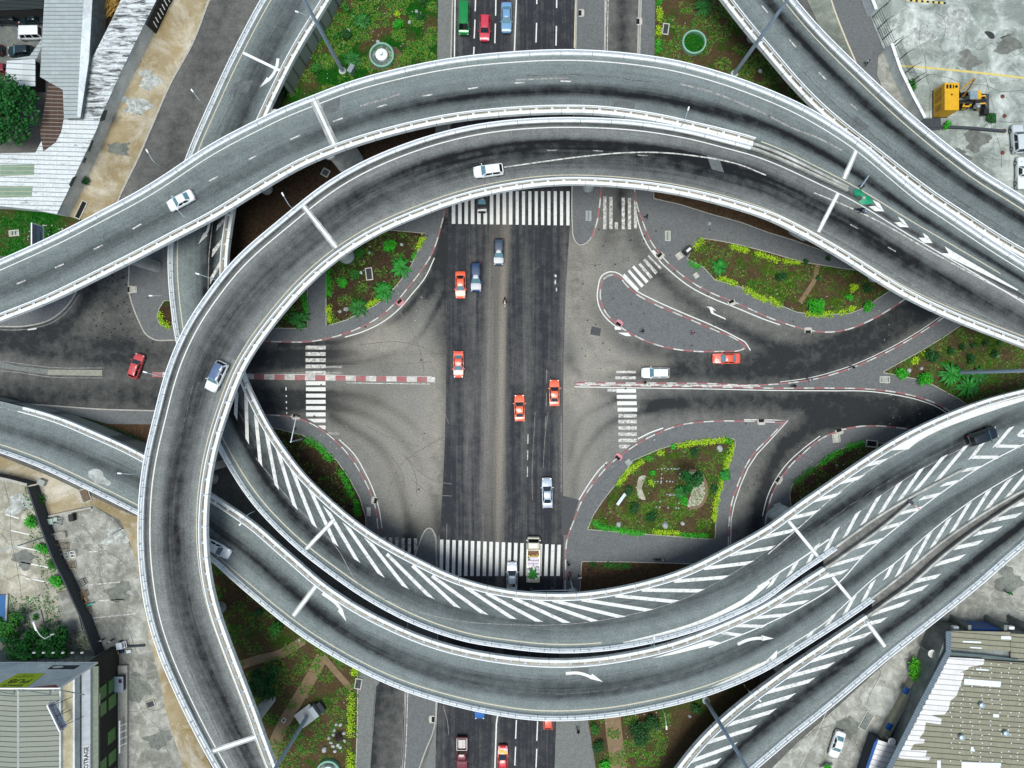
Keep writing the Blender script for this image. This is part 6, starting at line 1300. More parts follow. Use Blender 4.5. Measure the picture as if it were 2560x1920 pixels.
# billboard on the roof edge
bb = empty('billboard', (-72, -42.4, 0), 'large faded billboard with a lime ESPACE PUB banner on the shop roof', 'billboard')
m = MB(); m.box((-75.2, -42.45, 11.25), (24, .16, 8.5)); 
M_bill = m_concrete('billboard_sheet', '#dbe8ef', '#c8d9e3', '#f2f6f8', scale=.22); part(bb, 'panel', m, M_bill)
m = MB(); m.bar((-63.1, -42.4, 6.9), (-63.1, -42.4, 15.6), .22); m.bar((-63.1, -42.4, 15.6), (-87, -42.4, 15.6), .16); m.bar((-63.1, -42.4, 6.9), (-87, -42.4, 6.9), .16); part(bb, 'frame', m, M_rail)
m = MB()
for x in (-64, -69, -74): m.bar((x, -42.8, 15), (x, -46.5, 8.6), .14); m.bar((x, -42.8, 7), (x, -42.8, 15.5), .16)
part(bb, 'prop', m, M_rail2)
m = MB(); m.v = [(-68.35, -42.33, 10.8), (-72.2, -42.33, 10.9), (-72.5, -42.33, 15.45), (-67.7, -42.33, 15.45)]; m.f = [(0, 1, 2, 3)]; m.mi = [0]; part(bb, 'banner', m, mat('lime_banner', '#b9d80c', .5, var=.06))
BT = lambda x, z: Matrix.Translation(Vector((x, -42.31, z)) - Vector(bb.location)) @ Matrix(((-1, 0, 0, 0), (0, 0, 1, 0), (0, 1, 0, 0), (0, 0, 0, 1)))
text('ESPACE', .85, bb, BT(-70.1, 14.85), M_ink, bold=.01); text('PUB', 1.75, bb, BT(-70.1, 13.45), M_ink, bold=.02); text('www.espacepub', .42, bb, BT(-70.3, 12.1), M_ink); text('22 41 50', .4, bb, BT(-70.3, 11.5), M_ink)
m = MB(); m.box((-67.0, -42.34, 8.7), (4.0, .05, 1.35)); part(bb, 'poster_picture', m, mat('poster_dark', '#1a2c3a', .5, var=.3, scale=2))
m = MB(); m.prism([(-67.9 + .8 * math.cos(a), 8.7 + .4 * math.sin(a)) for a in np.linspace(0, 2 * PI, 20)[:-1]], 0, .02); m.v = [(x, -42.31 + z, y) for x, y, z in m.v]; part(bb, 'poster_oval', m, M_white)
m = MB(); m.v = [(-63.3, -42.33, 15.4), (-67.3, -42.33, 15.4), (-64.2, -42.33, 14.6)]; m.f = [(0, 1, 2)]; m.mi = [0]; part(bb, 'poster_corner', m, mat('poster_red', '#93353d', .5, var=.3, scale=4))
for k in range(6):
    x = (85 + 24 * k - 1280) * 102.5 / FP; m = MB(); m.bar((x, -42.3, 6.95), (x, -40.8, 7.5), .05); fl = part(bb, 'lamp_arm', m, M_blackp)
    m = MB(); m.box((x, -40.65, 7.5), (.42, .24, .2), taper=.8); part(bb, 'floodlight', m, M_white)
# small tilted sign on the ledge
def wall_sign(name, label, a, b, z0, z1, lines, bgm, sizes, inks, face=1, posts=True):
    a = Vector(a); b = Vector(b); d = (b - a).normalized(); n_ = Vector((d.y, -d.x, 0)) * face; L = (b - a).length; c = (a + b) / 2
    r = empty(name, Vector((c.x, c.y, 0)), label, 'sign'); m = MB()
    for s in (0, .09): pass
    q = n_ * .05; m.add([a + q + Vector((0, 0, z0)), b + q + Vector((0, 0, z0)), b + q + Vector((0, 0, z1)), a + q + Vector((0, 0, z1)), a - q + Vector((0, 0, z0)), b - q + Vector((0, 0, z0)), b - q + Vector((0, 0, z1)), a - q + Vector((0, 0, z1))], [(0, 1, 2, 3), (7, 6, 5, 4), (0, 4, 5, 1), (3, 2, 6, 7), (1, 5, 6, 2), (0, 3, 7, 4)]); part(r, 'panel', m, bgm)
    m = MB(); z = Vector((0, 0, 1))
    for p, q_ in ((a + z * z0, b + z * z0), (a + z * z1, b + z * z1), (a + z * z0, a + z * z1), (b + z * z0, b + z * z1)): m.bar(p, q_, .16)
    part(r, 'frame', m, M_rail)
    if posts:
        m = MB()
        for t_ in (.15, .85): m.bar(a.lerp(b, t_) - n_ * .12, a.lerp(b, t_) - n_ * .12 + z * (z1 - .1), .12)
        part(r, 'post', m, M_rail2)
    u = d * face if face > 0 else -d
    R_ = Matrix(((u.x, 0, n_.x, 0), (u.y, 0, n_.y, 0), (0, 1, 0, 0), (0, 0, 0, 1)))
    zc = z1 - .12
    for (tx_, sz, ink) in zip(lines, sizes, inks):
        zc -= sz * .62; text(tx_, sz, r, Matrix.Translation(n_ * .075 + Vector((0, 0, zc))) @ R_, ink); zc -= sz * .62
    return r
a = W(164, 1817, 10.0); b = W(133, 1753, 10.0); a.z = b.z = 0
ws = wall_sign('roof_sign', 'tilted pale blue sign with red letters on the shop roof', a, b, 9.8, 11.3, ['ASSURANCES', 'VOYAGES'], mat('pale_blue_sign', '#9fb4cc', .5), [.78, .4], [M_inkr, M_inkb], 1, False)
m = MB()
for t_ in (.1, .5, .9):
    p = a.lerp(b, t_); m.bar(p + Vector((-.1, 0, 8.55)), p + Vector((-.1, 0, 11.2)), .07); m.bar(p + Vector((-.1, 0, 11.0)), p + Vector((2.0, .5, 8.6)), .07)
part(ws, 'prop', m, M_blackp)
a = W(108, 566, 0); b = W(98, 622, 0); a, b = Vector((-75.2, 21.6, 0)), Vector((-75.2, 25.2, 0))
wall_sign('garden_sign', 'small framed sign board with red and blue lines on the grass at the left edge', a, b, 1.3, 3.9, ['LES JARDINIERS', 'PLANTES ET FLEURS', 'GAZON', 'LIVRAISON'], mat('grey_blue_sign', '#8c9ab4', .6), [.42, .36, .5, .36], [M_inkr, M_inkb, mat('teal_letter', '#8fc3bd', .6), M_ink], 1)
# bottom right tiled building
br = empty('warehouse', (75, -50, 0), 'warehouse with tan tiled roof and patches of new white tiles in the bottom right corner', 'building')
def wz(pts, z): return [Vector(W(p[0], p[1], z)[:2]) for p in pts]
m = MB(); m.prism([(67.6, -38.4), (95, -39.2), (95, -68), (58, -68)], 0, 4.7); part(br, 'wall', m, M_wallg)
for nm, q, z, mt in (('roof', [(2373, 1643), (2480, 1652), (2640, 1662), (2640, 1990), (2185, 1990), (2240, 1892)], 5.2, R_tan), ('roof', [(2374, 1577), (2526, 1580), (2526, 1628), (2374, 1622)], 5.1, R_tan), ('roof', [(2527, 1584), (2640, 1590), (2640, 1655), (2527, 1650)], 5.15, R_tan)):
    m = MB(); m.prism(wz(q, z), z - .25, z, bottom=True); part(br, nm, m, mt)
ST = [(2374, 1643), (2461, 1648), (2459, 1661), (2422, 1668), (2420, 1673), (2400, 1681), (2410, 1683), (2409, 1690), (2400, 1715), (2391, 1740), (2376, 1752), (2372, 1772), (2362, 1786), (2328, 1788), (2354, 1797), (2352, 1811), (2315, 1806), (2310, 1830), (2298, 1846), (2312, 1848), (2310, 1858), (2285, 1860), (2276, 1875), (2318, 1876), (2314, 1890), (2300, 1890), (2327, 1893), (2322, 1901), (2252, 1896)]
ed = []
for k in range(17):
    t_ = k / 17; x0, y0 = 2372 - 126 * t_, 1650 + 246 * t_; ed += [(x0 - 5, y0), (x0 - 7, y0 + 11)]
flat(br, 'new_tiles', ST + ed[::-1], 5.27, R_new, .06)
for q in ([(2411, 1697), (2503, 1704), (2501, 1718), (2410, 1711)], [(2441, 1671), (2472, 1674), (2472, 1677), (2440, 1675)], [(2483, 1785), (2498, 1786), (2497, 1794), (2483, 1793)], [(2428, 1867), (2434, 1867), (2434, 1873), (2437, 1874), (2437, 1879), (2426, 1878)], [(2404, 1905), (2503, 1908), (2500, 1924), (2404, 1924)], [(2343, 1901), (2352, 1901), (2352, 1925), (2343, 1925)]): flat(br, 'roof_patch', q, 5.28, R_pale, .06)
for q in ([(2407, 1602), (2453, 1604), (2453, 1608), (2407, 1606)], [(2425, 1617), (2455, 1619), (2455, 1622), (2425, 1620)], [(2503, 1590), (2528, 1591), (2528, 1599), (2503, 1598)]): flat(br, 'roof_patch', q, 5.19, R_pale, .06)
m = MB(); random.seed(12)
for k in range(190):
    x, y = 2380 + 24 * (k % 8) + random.uniform(-5, 5), 1660 + 11 * (k // 8) + random.uniform(-2, 2)
    if x > 2372 - 126 * (y - 1650) / 246 + 20 and random.random() < .75: p = W(x, y, 5.22); m.box(p, (.16, .16, .06), 0)
part(br, 'fastener_caps', m, R_pale)['kind'] = 'stuff'
for k, (x, y) in enumerate(((2450, 1760), (2510, 1830), (2400, 1840))):
    p = W(x, y, 5.2); m = MB(); m.lathe(p, [(.28, 0), (.28, .35), (.45, .4), (.4, .6), (.1, .7)], 14); part(br, 'roof_vent', m, M_rail2, 50)
m = MB(); m.strip([W(2371, 1578, 5.4), W(2371, 1630, 5.4), W(2300, 1765, 5.4), W(2238, 1890, 5.4), W(2195, 1975, 5.4)], [(-.42, -.15), (-.42, .06), (.42, .06), (.42, -.15)]); part(br, 'gutter_walk', m, m_sheet('blue_grey_grating', '#68767f', '#3b464d', '#58656d', .36, .5, .15, 40))
m = MB(); m.strip([W(2372, 1632, 5.3), W(2460, 1640, 5.3), W(2545, 1650, 5.3)], [(-.16, -.1), (-.16, .05), (.16, .05), (.16, -.1)]); part(br, 'valley_gutter', m, mat('zinc', '#4f5f5f', .5))
m = MB(); m.box((67.45, -41.5, 2.6), (.35, 3.9, 3.2)); part(br, 'blue_shutter', m, M_bluep)
m = MB(); m.box((74, -38.36, 2.6), (4.4, .3, 3.2)); part(br, 'blue_shutter', m, M_bluep)
for k, x in enumerate((69.5, 78.2, 84)): m = MB(); m.box((x, -38.2, 3.7), (.9, .5, .6), taper=.9); part(br, 'air_conditioner', m, M_rail)
for k, x in enumerate((71.2, 76.8, 80.5)): m = MB(); m.box((x, -38.0, 2.3), (.5, 1.0, 4.6)); part(br, 'buttress', m, M_wallg)
pw = empty('planter_wall', W(2270, 1750, 0), 'low beige wall with blue sign panels in front of the tiled warehouse', 'wall'); m = MB()
m.strip([W(2320, 1612, 0), W(2262, 1735, 0), W(2190, 1868, 0)], [(-.75, 0), (-.75, 1.1), (.35, 1.1), (.35, 0)][::-1]); part(pw, 'wall', m, mat('beige_render', '#9c9a82', .85, var=.15))
for q in ((2266, 1727), (2223, 1817)):
    p = W(q[0], q[1], 1.2); m = MB(); m.box((p.x, p.y, 1.16), (1.0, 1.1, .06), -.5); part(pw, 'sign_panel', m, M_bluep)
m = MB(); random.seed(5); m.blob(W(2288, 1675, 1.4), (.9, 2.0, .7), 420, .4, .2); o = m.build('shrub', m_leaf('bright_leaf', '#1c6a10', '#5fc41f')); tag(o, 'bright green shrub growing behind the low beige wall by the warehouse', 'shrub')
for q, lb in (((2328, 1633), 'white satellite dish near the blue shutter of the warehouse'), ((2228, 1853), 'white satellite dish beside the small white annex roof')):
    m = MB(); m.lathe((0, 0, 0), [(.02, .0), (.35, .06), (.6, .2), (.62, .2), (.36, .03), (.02, -.04)], 20); r = empty('satellite_dish', W(*q, 3.2), lb, 'dish', 'satellite dishes'); m.build('dish', M_white, r, 60)
    m = MB(); m.tube([(0, 0, -3.1), (0, 0, 0)], .05, 8); m.tube([(.2, 0, .1), (.1, 0, .55)], .03, 6); m.build('mast', M_rail2, r)
an = roofed('annex', 'small annex with a bright white ribbed roof and blue wall below the forecourt', 'building', [(2196, 1850), (2246, 1866), (2226, 1990), (2150, 1990), (2172, 1920)], 3.0, m_sheet('white_annex', '#eceae8', '#b5b2b0', '#d4d1ce', .85, .25, .1, 30), M_dwall)
flat(an, 'canopy', [(2195, 1846), (2197, 1852), (2173, 1921), (2150, 1990), (2140, 1990), (2164, 1921), (2186, 1856)], 2.9, M_bluep)
# ------------------------------------------------------------------ walls, fences, gate
def wall(label, pts, h, mt, w=.3, name='boundary_wall', cap=None, z0=0):
    P = [W(p[0], p[1], 0) for p in pts]; c = P[len(P) // 2]; r = empty(name, c, label, 'wall'); m = MB()
    m.strip(P, [(-w / 2, z0), (-w / 2, h), (w / 2, h), (w / 2, z0)][::-1]); part(r, 'wall', m, mt)
    if cap:
        m = MB(); m.strip(P, [(-w / 2 - .06, h), (-w / 2 - .06, h + .1), (w / 2 + .06, h + .1), (w / 2 + .06, h)][::-1]); part(r, 'coping', m, cap)
    return r
wall('tall dark grey wall dividing the two concrete lots on the left', [(96, 1212), (127, 1307), (160, 1394), (184, 1440), (226, 1532), (268, 1648)], 2.5, M_dwall, .25)
wall('dark grey wall at the top of the left lot, below the sandy verge', [(-60, 1172), (0, 1185), (50, 1196), (92, 1207)], 2.2, M_dwall, .3, cap=M_kerbc)
wall('white boundary wall with railings between the side street and the concrete yard', [(2210, 126), (2232, 190), (2262, 252), (2292, 308)], 2.2, M_wallw, .35, cap=M_kw)
wall('short white gatepost wall at the top edge of the concrete yard', [(2148, -40), (2156, 0), (2172, 42)], 2.2, M_wallw, .35, cap=M_kw)
wall('low dark wall along the foot of the concrete yard', [(2300, 318), (2340, 318), (2420, 322), (2510, 330)], .5, M_dwall, .4)
def fence(label, pts, h, n_, name='fence', z0=0.1, mt=None, lean=0):
    P = [W(p[0], p[1], 0) for p in pts]; r = empty(name, P[0], label, 'fence'); m = MB(); mt = mt or M_blackp
    for z in np.linspace(z0, h, 6): m.tube([p + Vector((0, 0, z)) for p in P], .03, 5)
    part(r, 'rail', m, mt)
    first = None
    for k in range(n_):
        t_ = k / (n_ - 1) * (len(P) - 1); i = min(int(t_), len(P) - 2); p = P[i].lerp(P[i + 1], t_ - i)
        m = MB(); m.bar((0, 0, 0), (0, 0, h + .4), .1); m.bar((0, 0, h + .4), (.9, .45, h + .75), .07)
        if first is None: first = m.build('post', mt, r); o = first
        else: o = first.copy(); COL.objects.link(o)
        o.location = p - Vector(r.location)
    return r
fence('black barred sliding gate at the entrance of the concrete yard', [(2180, 44), (2200, 88), (2216, 124)], 2.6, 4, 'gate')
fence('thin black wire fence on top of the white boundary wall', [(2222, 128), (2240, 170), (2262, 214), (2270, 222)], 3.4, 5, z0=2.2)
# ------------------------------------------------------------------ plants
L_lime = m_leaf('lime_hedge_leaf', '#3c7a08', '#b4d41a'); L_green = m_leaf('green_hedge_leaf', '#0d5a0c', '#3bb51c'); L_dark = m_leaf('dark_leaf', '#0a2a0c', '#1f5a1c'); L_mid = m_leaf('mid_leaf', '#123f10', '#35801f'); L_tree = m_leaf('tree_leaf', '#052c0a', '#14641a'); L_green2 = m_leaf('grass_blade', '#0f4a0c', '#2f8a18'); L_weed = m_leaf('weed_leaf', '#25540f', '#6a8f22'); L_dry = m_leaf('dry_leaf', '#5d5a2a', '#93854a')
def hedge(pts, label, mt, w=.55, h=.55, dens=75, z=.17, seed=1, L=.26):
    random.seed(seed); P = [W(p[0], p[1], z) for p in cat(pts, step=6)]; m = MB(); tot = 0
    c = P[len(P) // 2].copy(); c.z = z
    for a, b in zip(P, P[1:]):
        l = (b - a).length; n_ = max(3, int(dens * l))
        for k in range(n_):
            p = a.lerp(b, random.random()); q = Vector((random.gauss(0, .5), random.gauss(0, .5), 0)) * w; q.length if 0 else None
            if q.length > w * 1.1: q *= .6
            wob = .8 + .3 * math.sin(tot * 1.7 + k * .01)
            zz = h * wob * (1 - (q.length / (w * 1.15)) ** 2) * random.uniform(.5, 1.0); m.leaf(p + q + Vector((0, 0, max(.03, zz))) - c, L * random.uniform(.6, 1.3), L * .55, .55)
        tot += l
    o = m.build('hedge', mt, None, False, c); return tag(o, label, 'hedge', 'clipped hedges round the planting beds')
HG = [([(822, 668), (822, 705), (822, 742)], 'green hedge on the left edge of the palm bed inside the loop', L_green, .5, .5), ([(823, 765), (823, 785), (826, 804)], 'yellow green hedge at the lower left corner of the palm bed', L_lime, .5, .5),
 ([(1058, 592), (1052, 608), (1045, 622)], 'lime hedge at the upper right corner of the palm bed', L_lime, .5, .5), ([(1038, 634), (1033, 645)], 'small green hedge just above the largest cycad of the palm bed', L_green, .4, .5), ([(918, 763), (935, 757), (946, 750)], 'yellow green hedge between two cycads at the bottom of the palm bed', L_lime, .45, .5), ([(760, 735), (764, 762), (766, 790)], 'green hedge along the small bed beside the loop deck', L_green, .5, .6),
 ([(402, 783), (403, 800), (413, 812), (424, 815)], 'lime hedge curled round the little bed by the left ramp', L_lime, .5, .5),
 ([(766, 1096), (800, 1120), (830, 1150)], 'bright green hedge nearest the traffic signal with the long arm', L_green, .7, .6), ([(850, 1180), (860, 1188), (868, 1210), (880, 1240)], 'bright green hedge in the middle of the crescent bed', L_green, .65, .6), ([(888, 1250), (893, 1270), (892, 1287)], 'bright green hedge at the lower end of the crescent bed', L_green, .55, .6),
 ([(1692, 1114), (1740, 1107), (1790, 1102), (1815, 1099)], 'lime hedge along the top edge of the hedged garden', L_lime, .55, .5), ([(1814, 1101), (1824, 1100)], 'round green hedge clump at the top right corner of the hedged garden', L_green, .7, .7), ([(1832, 1110), (1822, 1145), (1812, 1172)], 'lime hedge on the upper right edge of the hedged garden', L_lime, .5, .5), ([(1803, 1200), (1795, 1235), (1787, 1270), (1786, 1303)], 'lime hedge on the lower right edge of the hedged garden', L_lime, .5, .5),
 ([(1656, 1128), (1645, 1134)], 'tiny lime hedge clump on the upper left of the hedged garden', L_lime, .5, .5), ([(1625, 1143), (1618, 1149)], 'small green hedge clump above the long left hedge of the hedged garden', L_green, .5, .5), ([(1607, 1152), (1585, 1166), (1562, 1188), (1543, 1212)], 'long lime hedge on the left edge of the hedged garden', L_lime, .5, .5),
 ([(1484, 1306), (1505, 1318), (1545, 1324), (1580, 1331), (1611, 1331)], 'green and lime hedge at the lower left of the hedged garden', L_green, .5, .5), ([(1636, 1330), (1665, 1331), (1695, 1332)], 'lime hedge on the bottom edge of the hedged garden', L_lime, .5, .5), ([(1700, 1336), (1735, 1338), (1768, 1338)], 'green hedge at the bottom right of the hedged garden', L_green, .5, .5),
 ([(1736, 619), (1745, 607), (1756, 602)], 'lime hedge by the black cabinet on the long garden island', L_lime, .6, .6), ([(1826, 616), (1850, 622), (1868, 627)], 'lime hedge on the upper left edge of the long garden island', L_lime, .5, .5), ([(1888, 633), (1920, 643), (1945, 650)], 'lime hedge on the upper middle edge of the long garden island', L_lime, .5, .5), ([(1958, 653), (1980, 656), (1998, 656)], 'row of lime hedge tufts on the upper right edge of the long garden island', L_lime, .45, .5),
 ([(1724, 655), (1735, 664), (1748, 670)], 'green hedge at the left tip of the long garden island', L_green, .5, .5), ([(1795, 697), (1820, 703), (1842, 712)], 'lime hedge right of the cycad on the long garden island', L_lime, .5, .5), ([(1860, 722), (1888, 738), (1916, 752)], 'lime hedge on the lower edge of the long garden island, middle stretch', L_lime, .55, .5), ([(1922, 745), (1935, 757), (1952, 764)], 'lime hedge just left of the sandy path on the long garden island', L_lime, .5, .5), ([(2012, 785), (2045, 786), (2082, 785)], 'lime hedge along the bottom of the long garden island', L_lime, .55, .5), ([(2096, 783), (2120, 776), (2136, 768)], 'lime hedge at the lower right of the long garden island', L_lime, .5, .5),
 ([(1985, 1208), (2010, 1188), (2035, 1168)], 'dark green hedge at the left of the crescent bed beside the hatched ramp', L_mid, .55, .6), ([(2048, 1160), (2075, 1142), (2103, 1127)], 'green hedge in the middle of the crescent bed beside the hatched ramp', L_green, .6, .6), ([(2115, 1121), (2138, 1112), (2158, 1107)], 'green hedge at the right of the crescent bed beside the hatched ramp', L_green, .6, .6),
 ([(1648, -16), (1648, 14)], 'green hedge at the very top of the dry lawn', L_green, .5, .6), ([(1649, 24), (1648, 54)], 'lime hedge second from the top of the dry lawn', L_lime, .5, .6), ([(1646, 68), (1646, 90)], 'lime hedge beside the grate on the dry lawn', L_lime, .5, .6), ([(1645, 102), (1643, 132)], 'green hedge nearest the upper flyover on the dry lawn', L_green, .5, .6),
 ([(880, 1736), (878, 1790), (876, 1838)], 'long lime hedge beside the slip road at the bottom', L_lime, .75, .7), ([(878, 1878), (876, 1935)], 'lime hedge by the green fountain at the bottom edge', L_lime, .75, .7), ([(1476, 1410), (1492, 1413)], 'small dark hedge on the bare soil by the truck', L_dark, .5, .5), ([(1508, 1412), (1540, 1414), (1575, 1415)], 'dark green hedge on the bare soil below the hedged garden', L_mid, .5, .5), ([(205, 1052), (250, 1068), (300, 1085), (350, 1105)], 'dark straggly hedge between the left ramp and the side road', L_dark, .8, .8)]
for k, (p, lb, mt, w_, h_) in enumerate(HG): hedge(p, lb, mt, w_, h_, seed=k + 1)
def shrub(px, py, r, label, mt, h=None, n_=None, L=.3, z=.12, name='shrub', trunk=False, group='shrubs and bushes'):
    random.seed(int(px * 7 + py)); c = W(px, py, z); R_ = r * 110 / FP; h = h or R_ * .9; m = MB(); n_ = n_ or int(260 * R_ * R_ + 60)
    root = empty(name, c, label, 'shrub', group)
    for k in range(5): 
        a = random.uniform(0, 6.28); q = Vector((math.cos(a), math.sin(a), 0)) * R_ * random.uniform(.1, .55) + Vector((0, 0, h * random.uniform(.4, .75))); rr = R_ * random.uniform(.45, .7)
        m.blob(q, (rr, rr, h * .5), n_ // 5, L, L * .55)
    m.build('foliage', mt, root); m = MB(); m.tube([(0, 0, 0), (.04, .02, h * .3), (.0, .05, h * .6)], [.09, .07, .03], 7); m.build('stem', M_trunk, root); return root
for a in ((688, 1568, 24, 'green bush beside the sandy trail junction at lower left', L_mid), (650, 1530, 12, 'small dark bush under the edge of the lower left flyover', L_dark), (885, 1675, 12, 'lime bush by the grate beside the slip road', L_lime), (1590, 1822, 34, 'large dark bush under the edge of the arrow marked flyover', L_dark), (1630, 1800, 22, 'dark bush left of the bottom right mast', L_dark), (1740, 1770, 16, 'dark bush under the arrow marked flyover near the mast', L_dark), (1488, 1818, 14, 'upper of the dark bushes lining the lower lawn path', L_mid), (1494, 1858, 20, 'middle dark bush lining the lower lawn path', L_dark), (1512, 1908, 16, 'bush with green tips at the bottom of the lawn path', L_green),
 (975, 610, 20, 'green bush at the top of the palm bed', L_green), (905, 635, 14, 'green bush beside the round pier in the palm bed', L_mid), (885, 690, 16, 'low green bush left of the grate in the palm bed', L_mid), (858, 705, 17, 'leafy bush on the left of the palm bed', L_green), (1575, 1225, 14, 'dark shrub by the pale bench in the hedged garden', L_dark), (1585, 1268, 16, 'dark shrub in the lower left of the hedged garden', L_dark), (1627, 1290, 17, 'dark shrub at the bottom of the hedged garden', L_dark), (1740, 1130, 14, 'dark shrub near the top edge of the hedged garden', L_dark), (1708, 1250, 13, 'green shrub at the foot of the dark tree in the hedged garden', L_green), (1785, 1220, 12, 'dark shrub against the right hedge of the hedged garden', L_dark), (1630, 1180, 8, 'small green clump by the stone grid in the hedged garden', L_green), (1627, 1205, 8, 'second small green clump by the stone grid in the hedged garden', L_lime),
 (2036, 770, 26, 'flowering green bush with white specks on the long garden island', L_green), (1950, 690, 14, 'dark shrub on the upper part of the long garden island', L_dark), (2130, 720, 12, 'lime shrub on the right of the long garden island', L_lime), (2165, 720, 12, 'dark shrub near the right end of the long garden island', L_dark), (2165, 762, 16, 'green bush at the lower right end of the long garden island', L_green), (2118, 745, 10, 'green shrub between path and right end of the long garden island', L_green),
 (2374, 878, 11, 'round clipped dark shrub, leftmost of the row in the right garden', L_dark), (2405, 869, 10, 'round clipped dark shrub, second from the left in the right garden', L_dark), (2431, 863, 10, 'round clipped dark shrub beside the white stone in the right garden', L_dark), (2461, 858, 8, 'small round dark shrub near the loop deck in the right garden', L_dark), (2423, 897, 14, 'largest round dark shrub in the right garden', L_dark), (2483, 884, 12, 'round dark shrub at the right of the right garden', L_dark), (2495, 858, 6, 'tiny round dark shrub in the right garden', L_dark), (2250, 930, 17, 'bright leafy bush at the pointed end of the right garden', L_green), (2325, 890, 20, 'dark leafy bush on the upper left edge of the right garden', L_dark), (2285, 900, 11, 'lime shrub on the upper left edge of the right garden', L_lime), (2308, 885, 9, 'second lime shrub on the upper left edge of the right garden', L_lime), (2310, 950, 22, 'spreading bright green bush at the bottom of the right garden', L_green),
 (2014, 656, 7, 'small round dark shrub on top of the long garden island', L_dark), (2069, 647, 6, 'small dark shrub on the pavement above the long garden island', L_dark), (2044, 695, 6, 'small round dark shrub on the sandy path of the long garden island', L_dark), (1060, 5, 12, 'dark bush at the top of the green lawn', L_dark), (1048, 45, 10, 'dark bush below the white stone on the green lawn', L_dark), (866, 20, 12, 'leafy bush at the top left of the green lawn', L_mid), (870, 88, 15, 'dark bush left of the pale rock on the green lawn', L_dark), (790, 172, 16, 'green bush beside the ramp wall on the green lawn', L_mid), (1000, 65, 16, 'green bush beside the stone slab on the green lawn', L_green), (995, 36, 9, 'lime bush on the green lawn', L_lime), (840, 95, 10, 'small green tuft on the green lawn', L_mid),
 (80, 1305, 18, 'bright green bush against the dark wall of the left lot', L_green), (105, 1250, 16, 'grassy green bush at the head of the left lot', L_mid), (112, 1370, 18, 'green bush behind the leaning lamp post of the left lot', L_green), (135, 1410, 16, 'dark green bush at the foot of the dark wall', L_mid), (150, 1450, 22, 'green bush beside the slab in the left lot', L_green), (2275, 220, 20, 'sparse leafy shrub behind the white boundary wall', L_mid), (2365, 316, 12, 'green weed clump along the low dark wall of the yard', L_green), (215, 450, 14, 'dark weeds at the foot of the long white shed', L_dark), (1680, 1115, 8, 'green shrub left of the top hedge', L_green)):
    shrub(*a)
def tree(px, py, r, h, label, mt, n_=2600, L=.45, cl=14):
    random.seed(int(px + py)); c = W(px, py, 0); R_ = r; root = empty('tree', c, label, 'tree', 'trees'); m = MB()
    tip = []
    m2 = MB(); m2.tube([(0, 0, 0), (.1, .05, h * .3), (.05, .1, h * .55)], [.32, .24, .16], 10)
    for k in range(cl):
        a = 2 * PI * k / cl * 2.4; rad = R_ * math.sqrt((k + .5) / cl) * random.uniform(.75, 1.0); q = Vector((math.cos(a) * rad, math.sin(a) * rad, h * (.95 - .35 * (rad / R_) ** 2) * random.uniform(.85, 1.0))); rr = R_ * random.uniform(.26, .42)
        m.blob(q, (rr, rr, rr * .75), n_ // cl, L, L * .6, up=.5, shell=.55); m2.tube([(.05, .1, h * .45), q * .5 + Vector((0, 0, h * .25)), q], [.13, .08, .03], 6)
    m.build('crown', mt, root); m2.build('trunk', M_trunk, root, 50); return root
tree(55, 305, 5.0, 8.0, 'large dark green tree overhanging the shed roofs at the left edge', L_tree, 5200, .5, 22)
tree(670, 1690, 2.6, 4.0, 'round dark tree on the lawn inside the lower left corner', L_dark, 1800, .4, 9)
tree(1705, 1190, 1.8, 7.0, 'slender dark tree in the middle of the hedged garden', L_tree, 1500, .4, 7); 
tree(100, 1610, 3.6, 4.5, 'spreading green tree behind the roof billboard', L_tree, 2600, .45, 12); tree(160, 1590, 2.8, 4.2, 'green tree between the dark wall and the roof billboard', L_tree, 1900, .45, 9); tree(40, 1560, 2.6, 3.4, 'low green tree by the blue pool sheet at the left edge', L_mid, 1700, .4, 9)
def cycad(px, py, L, label, mt, n_=13, h=.5, z=.17, wid=.22):
    random.seed(int(px * 3 + py)); r = empty('palm', W(px, py, z), label, 'palm', 'cycads and young palms'); m = MB(); fronds(m, (0, 0, h), n_, L, .45, wid, .6, 9); fronds(m, (0, 0, h + .1), n_ - 2, L * .75, .3, wid * .9, .9, 8); fronds(m, (0, 0, h + .15), n_ // 2, L * .5, .1, wid * .8, 1.1, 7); m.build('fronds', mt, r); m = MB(); m.tube([(0, 0, 0), (0, 0, h)], [.2, .16], 9); m.build('trunk', M_trunk, r); return r
for a in ((1003, 668, 2.1, 'largest cycad, on the right edge of the palm bed', M_palm2), (960, 728, 2.0, 'cycad in the lower middle of the palm bed', M_palm2), (896, 770, 1.9, 'cycad at the bottom of the palm bed', M_palm), (750, 800, 2.1, 'cycad in the small bed beside the loop deck', M_palm), (1797, 668, 1.7, 'cycad on the left part of the long garden island', M_palm2), (1755, 22, 1.8, 'dark cycad at the top of the dry lawn', M_palm), (908, 55, 1.6, 'dark cycad in the middle of the green lawn', M_palm), (882, 150, 1.8, 'dark cycad beside the fountain on the green lawn', M_palm), (2372, 935, 2.6, 'tall bright palm at the bottom of the right garden', M_palm2), (2415, 968, 2.7, 'bright palm nearest the hatched ramp in the right garden', M_palm2), (2440, 940, 2.0, 'dark palm by the foot of the right mast', M_palm), (1812, 1187, 1.1, 'small bright cycad against the right hedge of the hedged garden', M_palm2), (1700, 1228, 1.3, 'small cycad at the foot of the slender dark tree', M_palm)): cycad(*a)
